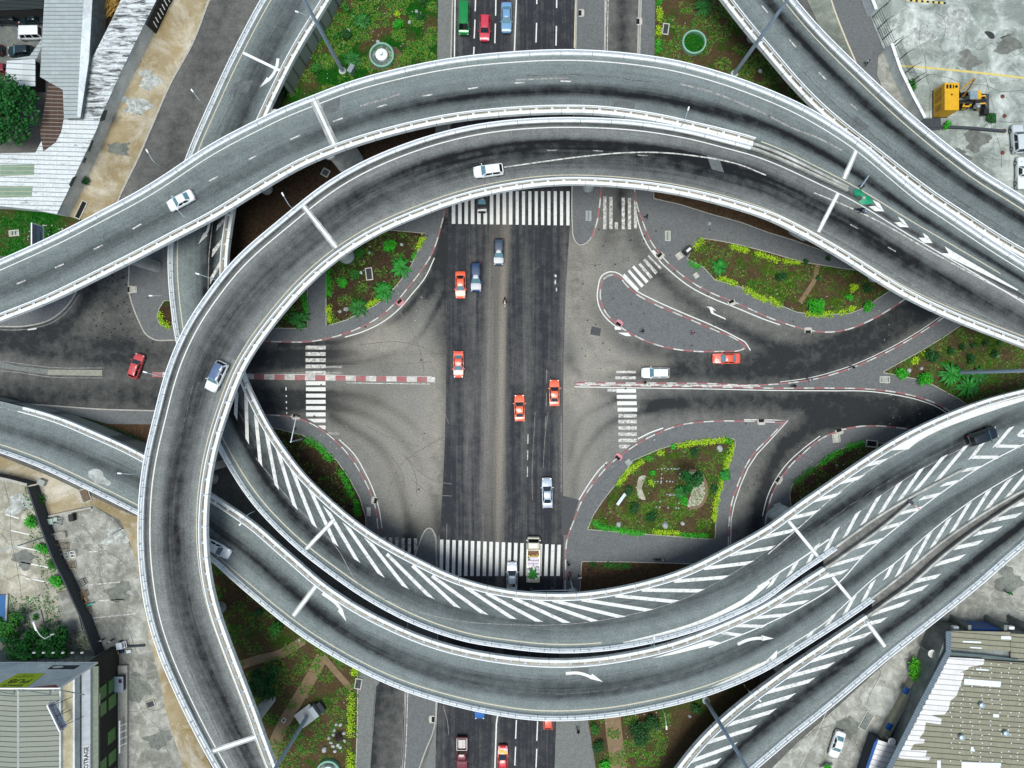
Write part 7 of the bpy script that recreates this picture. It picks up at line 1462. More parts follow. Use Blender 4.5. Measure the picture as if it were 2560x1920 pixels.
# weeds, grass tufts and litter nobody could count
def scatter(name, beds, n_, L, mt, z=.18, seed=1, clump=.0):
    random.seed(seed); m = MB()
    for B in beds:
        xs = [p[0] for p in B]; ys = [p[1] for p in B]; A = abs(sum(p[0] * q[1] - q[0] * p[1] for p, q in zip(B, B[1:] + B[:1]))) / 2
        for _ in range(int(A * n_)):
            x, y = random.uniform(min(xs), max(xs)), random.uniform(min(ys), max(ys)); ins = False
            for p, q in zip(B, B[1:] + B[:1]):
                if (p[1] > y) != (q[1] > y) and x < (q[0] - p[0]) * (y - p[1]) / (q[1] - p[1] + 1e-9) + p[0]: ins = not ins
            if not ins: continue
            if clump and math.sin(x * .07 + 1) * math.sin(y * .09) + .5 * math.sin(x * .021 + y * .033) < clump - .4: continue
            for k in range(3): m.leaf(W(x + random.uniform(-2, 2), y + random.uniform(-2, 2), z), L * random.uniform(.5, 1.2), L * .45, .3)
    o = m.build(name, mt); o['kind'] = 'stuff'; return o
allb = [B_NW, B_NW2, B_SW, B_NE, B_SE, B_E, B_EL, B_GNE, [(695, 200), (1094, 0), (1090, 250), (700, 350)], B_GSW, [(820, 0), (1090, 0), (1085, 150), (760, 180)], [(1500, 1800), (1680, 1780), (1660, 1915), (1510, 1915)]]
scatter('weeds', allb, .035, .32, L_weed, .17, 2, .25); scatter('grass', allb, .055, .27, L_green2, .16, 3, .3); scatter('dry_grass', allb, .022, .25, L_dry, .165, 4, .2)
scatter('weeds', [[(60, 1210), (95, 1225), (180, 1440), (200, 1520), (120, 1500), (90, 1400), (60, 1280)], [(10, 1490), (120, 1490), (200, 1560), (240, 1650), (10, 1600)], [(0, 525), (180, 555), (120, 620), (0, 650)]], .05, .3, L_mid, .1, 6)
random.seed(9); m = MB()
for _ in range(900):
    B = random.choice(allb); x = random.uniform(min(p[0] for p in B), max(p[0] for p in B)); y = random.uniform(min(p[1] for p in B), max(p[1] for p in B)); p = W(x, y, .2); s_ = random.uniform(.04, .13); m.box(p, (s_, s_ * random.uniform(.6, 1.6), .05), random.uniform(0, 3))
for _ in range(420):
    p = W(random.choice((random.uniform(60, 240), random.uniform(230, 380), random.uniform(180, 260))), random.uniform(560, 600) if random.random() < .25 else random.uniform(1200, 1700), .12); s_ = random.uniform(.05, .2); m.box(p, (s_, s_ * random.uniform(.6, 1.6), .06), random.uniform(0, 3))
m.build('litter', mat('pale_litter', '#b9b6ad', .9, var=.3, scale=.5))['kind'] = 'stuff'
m = MB(); random.seed(21)
for _ in range(240):
    p = W(*random.choice(((random.uniform(300, 1090), random.uniform(500, 1300)), (random.uniform(1440, 2150), random.uniform(500, 1330)), (random.uniform(1450, 1780), random.uniform(560, 980)), (random.uniform(230, 330), random.uniform(640, 860)))), .13); s_ = random.uniform(.05, .16)
    m.prism([(p.x + s_ * random.uniform(.6, 1.3) * math.cos(a), p.y + s_ * random.uniform(.6, 1.3) * math.sin(a)) for a in np.linspace(0, 5.4, 7)], .0, .137)
m.build('gum_spots', mat('dark_spot', '#26272a', .9, var=.2))['kind'] = 'stuff'
# ------------------------------------------------------------------ masts, signals, lamps
M_mast = mat('mast_steel', '#a3b6c4', .5, .0, .12, .6)
def mast(px, py, label):
    r = empty('light_mast', W(px, py, 0), label, 'light mast', 'high light masts'); m = MB(); m.tube([(0, 0, 0), (0, 0, 10), (0, 0, 30)], [.33, .28, .16], 12); m.build('pole', M_mast, r, 50)
    m = MB(); m.lathe((0, 0, 29.6), [(.2, 0), (1.1, .1), (1.15, .25), (.2, .4)], 24); 
    m.build('crown_ring', M_mast, r, 50); f = None
    for k in range(8):
        if f is None: m = MB(); m.box((1.25, 0, 0), (.5, .42, .22), taper=.8); f = m.build('floodlight', M_rail2, r); o = f
        else: o = f.copy(); COL.objects.link(o)
        o.location = (0, 0, 29.7); o.rotation_euler = (0, 0, k * PI / 4)
    m = MB(); m.lathe((0, 0, 0), [(.6, 0), (.6, .25), (.35, .3)], 12); m.build('base_plate', M_pier, r)
for a in ((857, 178, 'tall tapered light mast on the green lawn, leaning over the left ramp in view'), (1835, 186, 'tall light mast on the dry lawn, crossing the top right flyover in view'), (770, 1788, 'tall light mast on a concrete block in the lower left lawn'), (1764, 1750, 'tall light mast rising between the bottom flyovers'), (2393, 931, 'tall light mast among the palms at the right edge')): mast(*a)
def boxthing(name, px, py, d, label, cat_, mt, z=.12, rz=0.0, lid=None, group=None, taper=1.0):
    r = empty(name, W(px, py, z), label, cat_, group, rz); m = MB(); m.box((0, 0, d[2] / 2), d, taper=taper); m.build('body', mt, r)
    m = MB(); m.box((0, 0, d[2] + .03), (d[0] * 1.06, d[1] * 1.06, .06)); m.build('lid', lid or mt, r); return r
M_cab = mat('cabinet_grey', '#8e979b', .5, .2, .12, 2)
boxthing('cabinet', 881, 179, (.7, 1.3, 1.2), 'grey metal cabinet beside the mast on the green lawn', 'cabinet', M_cab, .1, -.5)
r = boxthing('plinth', 768, 1786, (3.0, 2.4, .5), 'square concrete block carrying the lower left mast', 'plinth', M_pier, .1, .65); boxthing('cabinet', 790, 1772, (.8, 1.8, 1.3), 'grey cabinet on the concrete block of the lower left mast', 'cabinet', M_cab, .6, .62)
o = boxthing('cabinet', 798, 1768, (1.9, 1.6, .9), 'dark open pit box behind the cabinet of the lower left mast', 'cabinet', M_dwall, .1, .65, mat('dark_lid', '#2b3236', .8))
boxthing('cabinet', 1717, 628, (1.3, 1.0, 1.1), 'black utility cabinet with a white notice at the tip of the long garden island', 'cabinet', M_blackp, .13, .75, M_blackp); 
m = MB(); m.box((0, 0, 1.2), (.85, .38, .02), .0); o = m.build('notice', M_white, bpy.data.objects[[q.name for q in bpy.data.objects if q.name.startswith('cabinet') and 'black utility' in q.get('label', '')][0]])
# traffic signals
def signal(px, py, top, arm, label):
    r = empty('traffic_signal', W(px, py, .13), label, 'traffic signal', 'traffic signals on long arms'); b = Vector(r.location); h = 6.0; m = MB(); m.tube([(0, 0, 0), (0, 0, h)], [.14, .1], 10); m.build('pole', M_rail2, r, 50)
    e = W(arm[0], arm[1], h) - Vector((b.x, b.y, 0)); e.z = h - .1; m = MB(); m.tube([(0, 0, h - .1), e], [.1, .07], 8); m.build('arm', M_rail2, r, 50)
    for q in (e, e * .5 + Vector((0, 0, h * .5 - .1))):
        m = MB(); m.box((q.x, q.y, h - .55), (.34, .34, 1.0), taper=.95); hd = m.build('signal_head', M_blackp, r)
        for k in range(3): m = MB(); m.lathe((q.x, q.y, h - .25 - .3 * k), [(.02, 0), (.19, .02), (.19, -.06)], 10, cap=False); m.build('visor', M_blackp, hd)
signal(757, 1097, None, (741, 1040), 'traffic signal with a long arm over the left crossing'); signal(1425, 1448, None, (1328, 1477), 'traffic signal with a long arm above the lower zebra crossing')
# lamps fixed to the parapets
def lamp(px, py, d, deck, label, ln=1.5):
    p = deck.hit(px, py, 0); r = empty('street_lamp', p, label, 'street lamp', 'small lamps along the parapets'); v = Vector((d[0], -d[1], 0)).normalized()
    m = MB(); m.tube([(0, 0, 0), (0, 0, 2.2), v * .25 + Vector((0, 0, 2.6)), v * ln + Vector((0, 0, 2.75))], [.06, .05, .045, .04], 7); m.build('pole', M_rail2, r, 50)
    m = MB(); m.box(v * (ln + .25) + Vector((0, 0, 2.75)), (.6, .22, .12), math.atan2(v.y, v.x), taper=.8); m.build('lamp_head', M_rail, r)
for a in ((518, 268, (-.6, -.8), dD, 'parapet lamp on the left side of the top left ramp'), (408, 420, (-.5, -.9), dA, 'parapet lamp on the upper flyover above the sandy verge'), (782, 62, (-.9, -.3), dD, 'parapet lamp beside the mast on the top left ramp'), (484, 556, (-.6, -.7), dA, 'parapet lamp on the inner edge of the upper flyover near the arrow'), (1700, 320, (.3, -1), dA, 'parapet lamp between the two upper decks'), (738, 526, (-.5, -.9), dB, 'parapet lamp at the expansion joint on the outside of the loop'), (545, 702, (-.9, -.3), dB, 'parapet lamp on the loop above the left ramp'), (429, 745, (-1, 0), dD, 'parapet lamp on the left ramp near the small lime bed'), (418, 940, (-1, -.3), dB, 'parapet lamp on the loop above the left side road'), (357, 1180, (-1, -.1), dB, 'parapet lamp on the loop above the lower left flyover'), (636, 1278, (-.6, .8), dE, 'parapet lamp in the gap between loop and hatched ramp'), (1653, 1768, (.1, 1), dE, 'parapet lamp on the arrow marked flyover above the dark bush'), (1626, 1607, (0, -1), dE, 'parapet lamp in the narrow slot between the lower decks'), (1860, 1712, (.5, .4), dE, 'parapet lamp near the bottom right mast')): lamp(*a)
# sign gantry standing on the gore of the upper decks
p = dB.hit(2142, 465, 0); r = empty('gore_sign', p, 'grey cross shaped sign post on the tip between the two upper decks', 'sign'); m = MB(); m.tube([(0, 0, 0), (0, 0, 2.4)], .07, 8); m.build('post', M_rail2, r)
m = MB(); m.box((0, 0, 2.0), (2.0, .12, .5), .95); m.build('panel', M_rail2, r); m = MB(); m.box((.55, -.1, .35), (.6, .6, .6), .5, taper=.8); m.build('foot_block', M_blackp, r)
p = dE.hit(2284, 1262, 0); r = empty('gore_marker', p, 'fallen pink and grey marker post at the nose of the two lower flyovers', 'marker'); m = MB(); m.tube([(0, 0, .2), (.9, -.7, .25)], .1, 8); m.build('post', mat('pink_plastic', '#c9a3a8', .6), r); m = MB(); m.box((-.7, .5, .3), (1.2, .5, .3), -.6, taper=.8); m.build('base', M_dwall, r)
# fountains
def fountain(px, py, R_, label, fill, inner):
    r = empty('fountain', W(px, py, .1), label, 'fountain', 'round green basins'); m = MB(); M_tq = mat('turquoise_paint', '#7fae98', .6, var=.15, scale=2, dirt=('#4f7f6c', .4))
    m.lathe((0, 0, 0), [(R_, 0), (R_, .75), (R_ - .06, .8), (R_ - .22, .8), (R_ - .28, .75), (R_ - .3, .1), (R_ - .3, .05)], 40, cap=False); m.build('basin', M_tq, r, 40)
    m = MB(); m.lathe((0, 0, .12), [(R_ - .27, 0), (.05, .02)], 32); m.build('fill', fill, r)
    if inner: m = MB(); m.lathe((0, 0, .1), [(.98, 0), (.98, .7), (.9, .76), (.3, .8), (.25, 1.3), (.1, 1.35)], 28); m.build('pedestal', M_kw, r, 40)
    return r
M_rub = m_concrete('basin_rubble', '#6f7a74', '#4a5552', '#c9cfcc', scale=1.2)
fountain(956, 142, 2.0, 'turquoise fountain basin with a white pedestal on the green lawn', M_rub, True); fountain(1733, 110, 1.95, 'turquoise ring basin filled with grass on the dry lawn', m_soil('basin_grass', '#2f4a1a', '#1f3a12', '#0f4a10', '#1a5a14', .8), False); fountain(823, 1925, 1.9, 'turquoise fountain cut by the bottom edge', M_rub, True)
b = MB(); b.prism([W(*p) for p in cat([(985, 118), (1003, 130), (1005, 155), (990, 172), (940, 175), (920, 160), (918, 140), (940, 120)], True)], 0, .118); struct(b.build('path', mat('brown_path', '#5a4432', .95, var=.2, scale=2)))
# drains, grates, covers, stones
M_dk = mat('dark_opening', '#0c0d0e', .9); M_frame = mat('pale_frame', '#b9b6aa', .85, var=.2, scale=3)
def drain(px, py, rz, label, fm=None, d=(1.05, .8)):
    r = empty('drain_inlet', W(px, py, .13), label, 'drain', 'kerb drain inlets', rz); m = MB()
    for x, y, dx, dy in ((0, d[1] / 2, d[0], .16), (-d[0] / 2, 0, .16, d[1]), (d[0] / 2, 0, .16, d[1])): m.box((x, y, .03), (dx, dy, .1))
    m.box((0, d[1] * .3, .02), (d[0] - .16, d[1] * .5, .1)); m.build('frame', fm or M_frame, r); m = MB(); m.box((0, -d[1] * .25, -.02), (d[0] - .18, d[1] * .55, .1)); m.build('opening', M_dk, r)
M_pinkf = mat('pink_frame', '#c4848a', .85, var=.2, scale=3)
for a in ((1001, 756, -2.4, 'kerb drain at the lower right of the palm bed pavement', M_pinkf), (936, 1251, 1.4, 'kerb drain beside the crescent bed pavement'), (1651, 640, .8 + PI, 'kerb drain by the slanted zebra crossing'), (1829, 757, .35 + PI, 'kerb drain on the lower edge of the long island pavement'), (2020, 826, 0, 'kerb drain on the curve below the long garden island'), (1548, 808, -.65, 'pink kerb drain on the triangular island', M_pinkf), (1903, 1055, PI, 'kerb drain at the pointed top of the hedged island'), (2098, 1079, .3 + PI, 'kerb drain with a round hole beside the curved hedge'), (1947, 1201, 1.0 + PI, 'kerb drain on the curve beside the hatched ramp'), (326, 724, PI / 2 * 3, 'kerb drain on the left slip road'), (739, 1042, PI, 'kerb drain under the long signal arm'), (1546, 1142, -.65 + PI * 2, 'kerb drain left of the hedged garden', M_pinkf), (1453, 33, PI / 2 * 3, 'kerb drain at the top right of the avenue'), (1598, 54, PI / 2 * 3, 'kerb drain on the upper slip road'), (1080, 1798, PI / 2, 'kerb drain at the bottom left of the avenue')): drain(*a)
def grate(px, py, d, rz, label, z=.2, slats=4, fm=None, gm=None):
    r = empty('grate', W(px, py, z), label, 'grate', 'covers and grates', rz); m = MB()
    for x, y, dx, dy in ((0, d[1] / 2, d[0] + .15, .15), (0, -d[1] / 2, d[0] + .15, .15), (-d[0] / 2, 0, .15, d[1] - .15), (d[0] / 2, 0, .15, d[1] - .15)): m.box((x, y, .06), (dx, dy, .14))
    m.build('frame', fm or M_frame, r); m = MB()
    for k in range(slats): m.box((-d[0] / 2 + d[0] * (k + .5) / slats, 0, .04), (d[0] / slats * .7, d[1] - .15, .08))
    m.build('cover', gm or M_dwall, r)
M_lid = mat('pale_lid', '#9aa09a', .85, var=.2, scale=3)
for a in ((923, 685, (1.0, 1.9), .12, 'framed drain grate in the middle of the palm bed'), (1669, 590, (.75, 1.5), 0, 'pale rectangular cover on the long island pavement', .14, 2, None, M_lid), (1471, 540, (.8, 1.5), 0, 'pale cover on the narrow island at the top', .14, 2, M_lid, M_cab), (2211, 949, (1.5, .95), 0, 'square pale cover on the pointed median pavement', .14, 1, None, M_lid), (1664, 73, (.9, 1.7), -.15, 'framed grate on the dry lawn beside the hedge'), (896, 1709, (1.0, 1.6), -.15, 'framed grate beside the slip road at the bottom'), (2179, 1109, (1.8, 1.0), -.1, 'white framed pit in the bed by the hatched ramp', .2, 1, None, M_dk), (214, 1238, (1.4, 2.1), .35, 'brown framed pit on the sandy verge', .1, 1, M_kerbc, mat('pit_earth', '#6a5a48', .9)), (203, 525, (.9, 3.0), -.45, 'long open drain on the sandy verge beside the white shed', .08, 1, None, M_dk), (814, 432, (1.1, 1.1), -.5, 'square manhole cover on the shaded soil between the decks', .12, 1, M_lid, M_dwall), (710, 1800, (.5, .6), -.6, 'tiny framed cover on the trail of the lower left lawn', .12, 1), (2165, 1802, (1.3, 3.0), -.5, 'framed rectangular pit cover on the forecourt', .06, 1, None, M_wallg), (36, 583, (1.5, .85), .1, 'pale slab on the grass at the left edge', .1, 3, M_frame, M_lid), (376, 1760, (1.5, 1.0), .3, 'manhole on the concrete beside the shop', .07, 1, M_lot, M_dwall), (334, 724, (1.0, .9), 0, 'pale cover on the left slip road pavement', .14, 1, None, M_frame), (1698, 640, (.9, .9), .6, 'pale stone cover beside the black cabinet', .14, 1, M_frame, M_frame), (1740, 689, (.6, .7), .6, 'small pale cover beside the long garden island hedge', .14, 1, M_frame, M_frame), (922, 1279, (.5, 1.3), 0, 'pale slab on the crescent bed pavement', .14, 1, M_frame, M_frame), (1571, 1156, (.8, .8), .7, 'pale stone cover at the left corner of the hedged garden', .14, 1, M_lid, M_lid), (1944, 1265, (1.0, .7), .3, 'broken pale cover near the pier beside the hatched ramp', .14, 2, M_frame, M_lid), (2090, 1095, (1.1, 1.3), .1, 'pale concrete pad with a round hole behind the curved kerb', .135, 1, M_frame, M_frame)): grate(*a)
def rock(px, py, s_, label, mt=None, z=.12, name='rock', group='rocks and stones'):
    random.seed(int(px * 13 + py)); m = MB(); R0 = s_ * 110 / FP; n_ = 9
    for k, (f, h) in enumerate(((1, 0), (1.0, .35), (.75, .7), (.3, .85))): 
        for j in range(n_): a = 2 * PI * j / n_; q = R0 * f * random.uniform(.75, 1.15); m.v.append((q * math.cos(a), q * math.sin(a) * .8, R0 * h))
    m.f = [(i * n_ + j, i * n_ + (j + 1) % n_, (i + 1) * n_ + (j + 1) % n_, (i + 1) * n_ + j) for i in range(3) for j in range(n_)] + [tuple(3 * n_ + j for j in range(n_))]; m.mi = [0] * len(m.f)
    o = m.build(name, mt or M_stone, None, False, W(px, py, z), random.uniform(0, 3)); return tag(o, label, 'rock', group)
M_stone = m_concrete('pale_stone', '#a9aeac', '#8d9391', '#c9cecc', scale=1.0)
for a in ((871, 79, 7, 'pale rock on the green lawn left of the cycad'), (1041, 29, 5, 'white stone by the dark bush at the top of the green lawn'), (946, 107, 7, 'white rock touching the rim of the lawn fountain'), (1024, 56, 5, 'grey stone beside the slab on the green lawn'), (1798, 1121, 9, 'pale boulder at the top right of the hedged garden'), (1546, 1311, 8, 'pale boulder above the lower left hedge of the hedged garden'), (1663, 1312, 9, 'jagged pale boulder at the bottom of the hedged garden'), (1706, 1309, 6, 'white ring stone at the bottom of the hedged garden'), (866, 773, 7, 'grey boulder beside the lowest cycad of the palm bed'), (850, 779, 5, 'smaller grey boulder at the bottom of the palm bed'), (903, 682, 5, 'white stone left of the grate in the palm bed'), (924, 632, 4, 'small white stone at the top of the palm bed'), (1004, 612, 5, 'upright white stone at the top right of the palm bed'), (2303, 921, 5, 'round pale stone in the right garden'), (2494, 890, 4, 'white stone by the rightmost round shrub'), (2272, 926, 6, 'blue grey stone in the pointed end of the right garden'), (1773, 559, 6, 'pale stone on the pavement below the loop deck'), (1900, 178, 6, 'pale upright stone beside the mast on the dry lawn'), (2092, 1163, 4, 'small white stone in the bed by the hatched ramp'), (749, 1600, 4, 'white stone on the lawn by the trail junction'), (1724, 1790, 5, 'white stone on the lower lawn near the mast')): rock(*a)
for k, (x, y) in enumerate(((841, 1810), (836, 1825), (834, 1836), (823, 1844), (828, 1856), (833, 1865), (845, 1862), (851, 1868), (838, 1878), (860, 1833), (862, 1851), (811, 1873), (851, 1812))):
    rock(x, y, 5 if k != 11 else 8, 'pale flagstone in the ring of stones on the lower left lawn' if k != 11 else 'largest flagstone, left of the ring of stones on the lower left lawn', group='ring of flagstones')
shrub(846, 1840, 13, 'dark purple shrub inside the ring of flagstones', mat('purple_leaf', '#2a1a1e', .8, var=.3), L=.25)
# stone grid in the hedged garden
m = MB(); random.seed(4)
for a, b in (((1655, 1173), (1650, 1265)), ((1700, 1172), (1697, 1270)), ((1630, 1203), (1690, 1204)), ((1660, 1172), (1698, 1172)), ((1668, 1237), (1700, 1238)), ((1640, 1267), (1720, 1271))):
    for k in range(9): 
        if random.random() < .8: p = W(a[0] + (b[0] - a[0]) * k / 8 + random.uniform(-1, 1), a[1] + (b[1] - a[1]) * k / 8 + random.uniform(-1, 1), .2); m.box(p, (.22, .2, .1), random.uniform(0, 2))
tag(m.build('stone_border', M_stone), 'grid of small white border stones in the hedged garden', 'border stones')
for q, mt, nm in (([(1724, 1180), (1740, 1178), (1760, 1200), (1766, 1230), (1758, 1260), (1735, 1272), (1720, 1268), (1728, 1230)], M_lot, 'gravel_bed'), ([(1600, 1190), (1612, 1188), (1604, 1220), (1612, 1250), (1598, 1245), (1592, 1215)], M_lot, 'gravel_bed')):
    b = MB(); b.prism([W(*p) for p in cat(q, True, 5)], 0, .185); struct(b.build(nm, mt))
b = MB(); b.strip(wpath([(1722, 1176), (1745, 1178), (1763, 1205), (1766, 1235), (1750, 1265), (1718, 1272)], .19), [(-.22, 0), (-.22, .06), (.22, .06), (.22, 0)][::-1]); struct(b.build('edging', mat('brick_edging', '#7c6451', .9, var=.25, scale=4)))
def bench(px, py, rz, label):
    r = empty('bench', W(px, py, .18), label, 'bench', None, rz); m = MB()
    for y in (-.16, 0, .16): m.box((0, y, .45), (2.2, .13, .05))
    m.build('seat', M_rail2, r); m = MB(); m.box((-.8, 0, .21), (.1, .4, .42)); m.build('leg', M_dwall, r); m = MB(); m.box((.8, 0, .21), (.1, .4, .42)); m.build('leg', M_dwall, r)
bench(1552, 1247, .95, 'pale metal bench in the left part of the hedged garden')
# ------------------------------------------------------------------ yard machines
M_ye = mat('machine_yellow', '#d9a514', .45, var=.12, scale=1.5, dirt=('#6b531c', .35))
def local(root, name, mb, mt, sm=False): return mb.build(name, mt, root, sm)
gx0 = W(2378, 240, 1.3); r = empty('generator', Vector((gx0.x, gx0.y, .05)), 'tall yellow generator container with vents, beside the backhoe in the yard', 'generator'); 
c = W(2378, 242, 3.0); r.location = (c.x, c.y, .05); m = MB(); m.box((0, 0, 1.65), (2.25, 4.3, 2.9)); local(r, 'container', m, M_ye)
m = MB(); m.box((0, 0, .1), (2.35, 4.4, .2)); local(r, 'skid', m, M_blackp)
for k, x in enumerate((-.72, -.22, .25)): m = MB(); m.box((x, 1.55, 3.12), (.3 if k < 2 else .14, .6, .05)); local(r, 'vent', m, M_dk)
m = MB(); m.lathe((.72, 1.55, 3.09), [(.22, 0), (.22, .06), (.12, .06), (.12, .02)], 14); local(r, 'exhaust', m, M_dk); m = MB(); m.lathe((0, .3, 3.09), [(.14, 0), (.14, .05)], 10); local(r, 'lifting_eye', m, M_dk)
for y in (-1.2, .2, 1.3): m = MB(); m.box((-1.14, y, 1.6), (.05, .9, 1.7)); local(r, 'door', m, mat('machine_yellow_dark', '#a87d12', .5, var=.2))
c = W(2432, 256, 1.0); r = empty('backhoe_loader', Vector((c.x, c.y, .05)), 'yellow and black backhoe loader parked beside the generator container', 'digger'); 
m = MB(); m.tube([(-2.2, 0, .85), (2.0, 0, .85)], [.42, .42], 8); m.box((.8, -.1, 1.2), (2.0, 1.2, .7), taper=.85); local(r, 'chassis', m, M_blackp)
m = MB(); m.box((.25, .85, 1.45), (1.15, 1.5, .9), taper=.82); local(r, 'bonnet', m, M_ye)
m = MB(); m.box((-.85, .55, 2.45), (1.3, 1.35, .12), taper=.95); cab = local(r, 'cab_roof', m, mat('cab_roof', '#7f949c', .4))
for x, y in ((-1.4, 0), (-1.4, 1.1), (-.3, 0), (-.3, 1.1)): m = MB(); m.bar((x, y, 1.0), (x, y, 2.4), .09); local(r, 'cab_post', m, M_blackp)
for x, y, R_ in ((-1.3, -.75, .68), (-1.3, 1.35, .68), (1.15, -.8, .52), (1.15, 1.3, .52)):
    m = MB(); m.lathe((0, 0, 0), [(R_ * .55, -.2), (R_ * .95, -.2), (R_, -.1), (R_, .1), (R_ * .95, .2), (R_ * .55, .2)], 20); w_ = local(r, 'wheel', m, M_tyre, 40); w_.location = (x, y, R_); w_.rotation_euler = (PI / 2, 0, 0); m = MB(); m.lathe((0, 0, 0), [(.05, -.21), (R_ * .5, -.21), (R_ * .5, .21), (.05, .21)], 12); q = m.build('rim', M_ye, w_)
m = MB(); m.tube([(-1.6, -.35, 1.2), (-2.0, -.9, 1.6), (-1.3, -1.0, 1.8), (-.7, -.6, 1.5)], .16, 8); local(r, 'fender', m, M_ye, 40)
m = MB(); m.box((.35, -.75, 1.5), (.9, .8, .5), taper=.7); m.lathe((.35, -.9, 1.7), [(.32, 0), (.3, .2), (.1, .3)], 12); local(r, 'engine', m, M_cab, 40)
for y in (-.45, .75): m = MB(); m.tube([(.6, y, 1.5), (1.4, y, 1.75), (2.1, y, .9)], .12, 8); local(r, 'loader_arm', m, M_ye, 40)
m = MB(); m.box((2.3, .2, .55), (.7, 3.1, .95), 0, taper=.75)
for k in range(9): m.box((1.7 + .12, 1.9 - .0 * k, .1), (.01, .01, .01))
for k in range(9): m.box((2.72, -1.2 + .35 * k, .2), (.22, .12, .1))
local(r, 'bucket', m, M_dwall); m = MB(); m.box((2.1, -1.5, .8), (1.0, .9, .7), taper=.8); local(r, 'front_box', m, M_blackp)
m = MB(); m.tube([(-1.7, .9, 1.1), (-1.35, 1.9, 2.3), (-1.0, 3.0, 2.9)], [.16, .14, .12], 8); local(r, 'boom', m, mat('worn_orange', '#7d5526', .6, var=.3, scale=3), 40); m = MB(); m.tube([(-1.0, 3.0, 2.9), (-1.7, 2.4, 1.6), (-2.0, 1.9, .9)], [.12, .11, .08], 8); local(r, 'dipper', m, M_ye, 40); m = MB(); m.box((-2.05, 1.75, .5), (.5, .55, .6), .3, taper=.7); local(r, 'digging_bucket', m, M_dwall)
m = MB(); m.prism([W(*p) for p in ((2464, 283), (2489, 284), (2490, 308), (2476, 308), (2466, 304))], .05, .12); m.blob(W(2477, 295, .25), (.85, .85, .15), 420, .22, .12); tag(m.build('grass_patch', L_dark), 'square green grass patch set in the yard concrete below the backhoe', 'grass patch')
boxthing('dark_slab', 2325, 312, (3.0, 1.8, .25), 'dark square slab at the foot of the concrete yard', 'slab', M_dwall, .05, .05)
for k, (x, y, lb) in enumerate(((2506, 241, 'upper'), (2511, 290, 'middle'), (2511, 327, 'lower'), (2506, 382, 'lowest'))):
    m = MB(); m.lathe((0, 0, 0), [(.34, 0), (.34, .05), (.24, .06), (.22, .02)], 14); tag(m.build('bollard_base', mat('rust', '#6a3a30', .9, var=.3, scale=4), None, False, W(x, y, .05)), lb + ' rusty round bollard base on the yard concrete', 'bollard base', 'rusty bollard bases')
b = MB(); b.strip(wpath([(2232, 163), (2300, 168), (2420, 179), (2580, 197)], .058), [(-.16, 0), (.16, 0)][::-1]); struct(b.build('painted_line', M_yellow))
b = MB()
for k in range(7): b.prism([W(2266 + 14 * k, -2 + 1.1 * k), W(2274 + 14 * k, -1.5 + 1.1 * k), W(2274 + 14 * k, 4 + 1.1 * k), W(2266 + 14 * k, 3.5 + 1.1 * k)], .05, .058)
struct(b.build('painted_line', M_yellow)); b = MB()
for k in range(7): b.prism([W(2274 + 14 * k, -1.5 + 1.1 * k), W(2280 + 14 * k, -1.2 + 1.1 * k), W(2280 + 14 * k, 4.5 + 1.1 * k), W(2274 + 14 * k, 4 + 1.1 * k)], .05, .058)
struct(b.build('painted_line', M_blackp))
b = MB(); b.prism([W(*p) for p in cat([(2460, 80), (2474, 79), (2484, 85), (2486, 96), (2478, 98), (2466, 88)], True, 4)], .04, .058); struct(b.build('oil_stain', mat('oil', '#2c302d', .6, var=.2)))
p = W(2208, 18, 0); r = empty('street_lamp', p, 'dark lamp post with a drooping glass head by the yard gate', 'street lamp'); m = MB(); m.tube([(0, 0, 0), (0, 0, 5.5), (.3, .3, 6.2), (1.2, .5, 6.3)], .08, 8); m.build('pole', M_blackp, r, 50); m = MB(); m.lathe((1.4, .5, 6.1), [(.1, .2), (.4, .1), (.45, -.05), (.2, -.2)], 14); m.build('lamp_head', M_cab, r, 50)
# ------------------------------------------------------------------ left lots
for q in ([(14, 1286), (47, 1296)], [(26, 1326), (74, 1337)], [(38, 1365), (104, 1379)], [(52, 1405), (121, 1419)], [(64, 1446), (122, 1456)]): paintline(None, q, .2, M_white, .078, smooth=False, name='bay_line')
for q in ([(226, 1462), (300, 1455)], [(246, 1502), (310, 1498)], [(232, 1545), (342, 1534)], [(250, 1374), (272, 1372)], [(222, 1380), (246, 1378)]): paintline(None, q, .16, M_whitew, .068, smooth=False, name='bay_line')
p = W(110, 1343, 0); r = empty('street_lamp', p, 'lamp post leaning over the parking bays of the left lot', 'street lamp'); m = MB(); m.tube([(0, 0, 0), (0, 0, 6)], [.12, .09], 8); m.tube([(0, 0, 6), (-2.6, -.7, 6.4)], .07, 7); m.build('pole', M_rail2, r, 50); m = MB(); m.box((-3.3, -.9, 6.4), (1.7, .32, .16), .25, taper=.85); m.build('lamp_head', M_rail, r)
p = W(100, 1590, 0); r = empty('street_lamp', p, 'bent white lamp post over the trees beside the pool sheet', 'street lamp'); m = MB(); m.tube([W(135, 1585, 5) - p, W(112, 1597, 6) - p, W(100, 1588, 6.5) - p, W(92, 1576, 6.6) - p], .06, 7); m.tube([(0, 0, 0), W(135, 1585, 5) - p], .08, 7); m.build('pole', M_rail, r, 50); m = MB(); q = W(87, 1566, 6.6) - p; m.box(q, (.3, 1.5, .14), .35, taper=.8); m.build('lamp_head', M_rail, r)
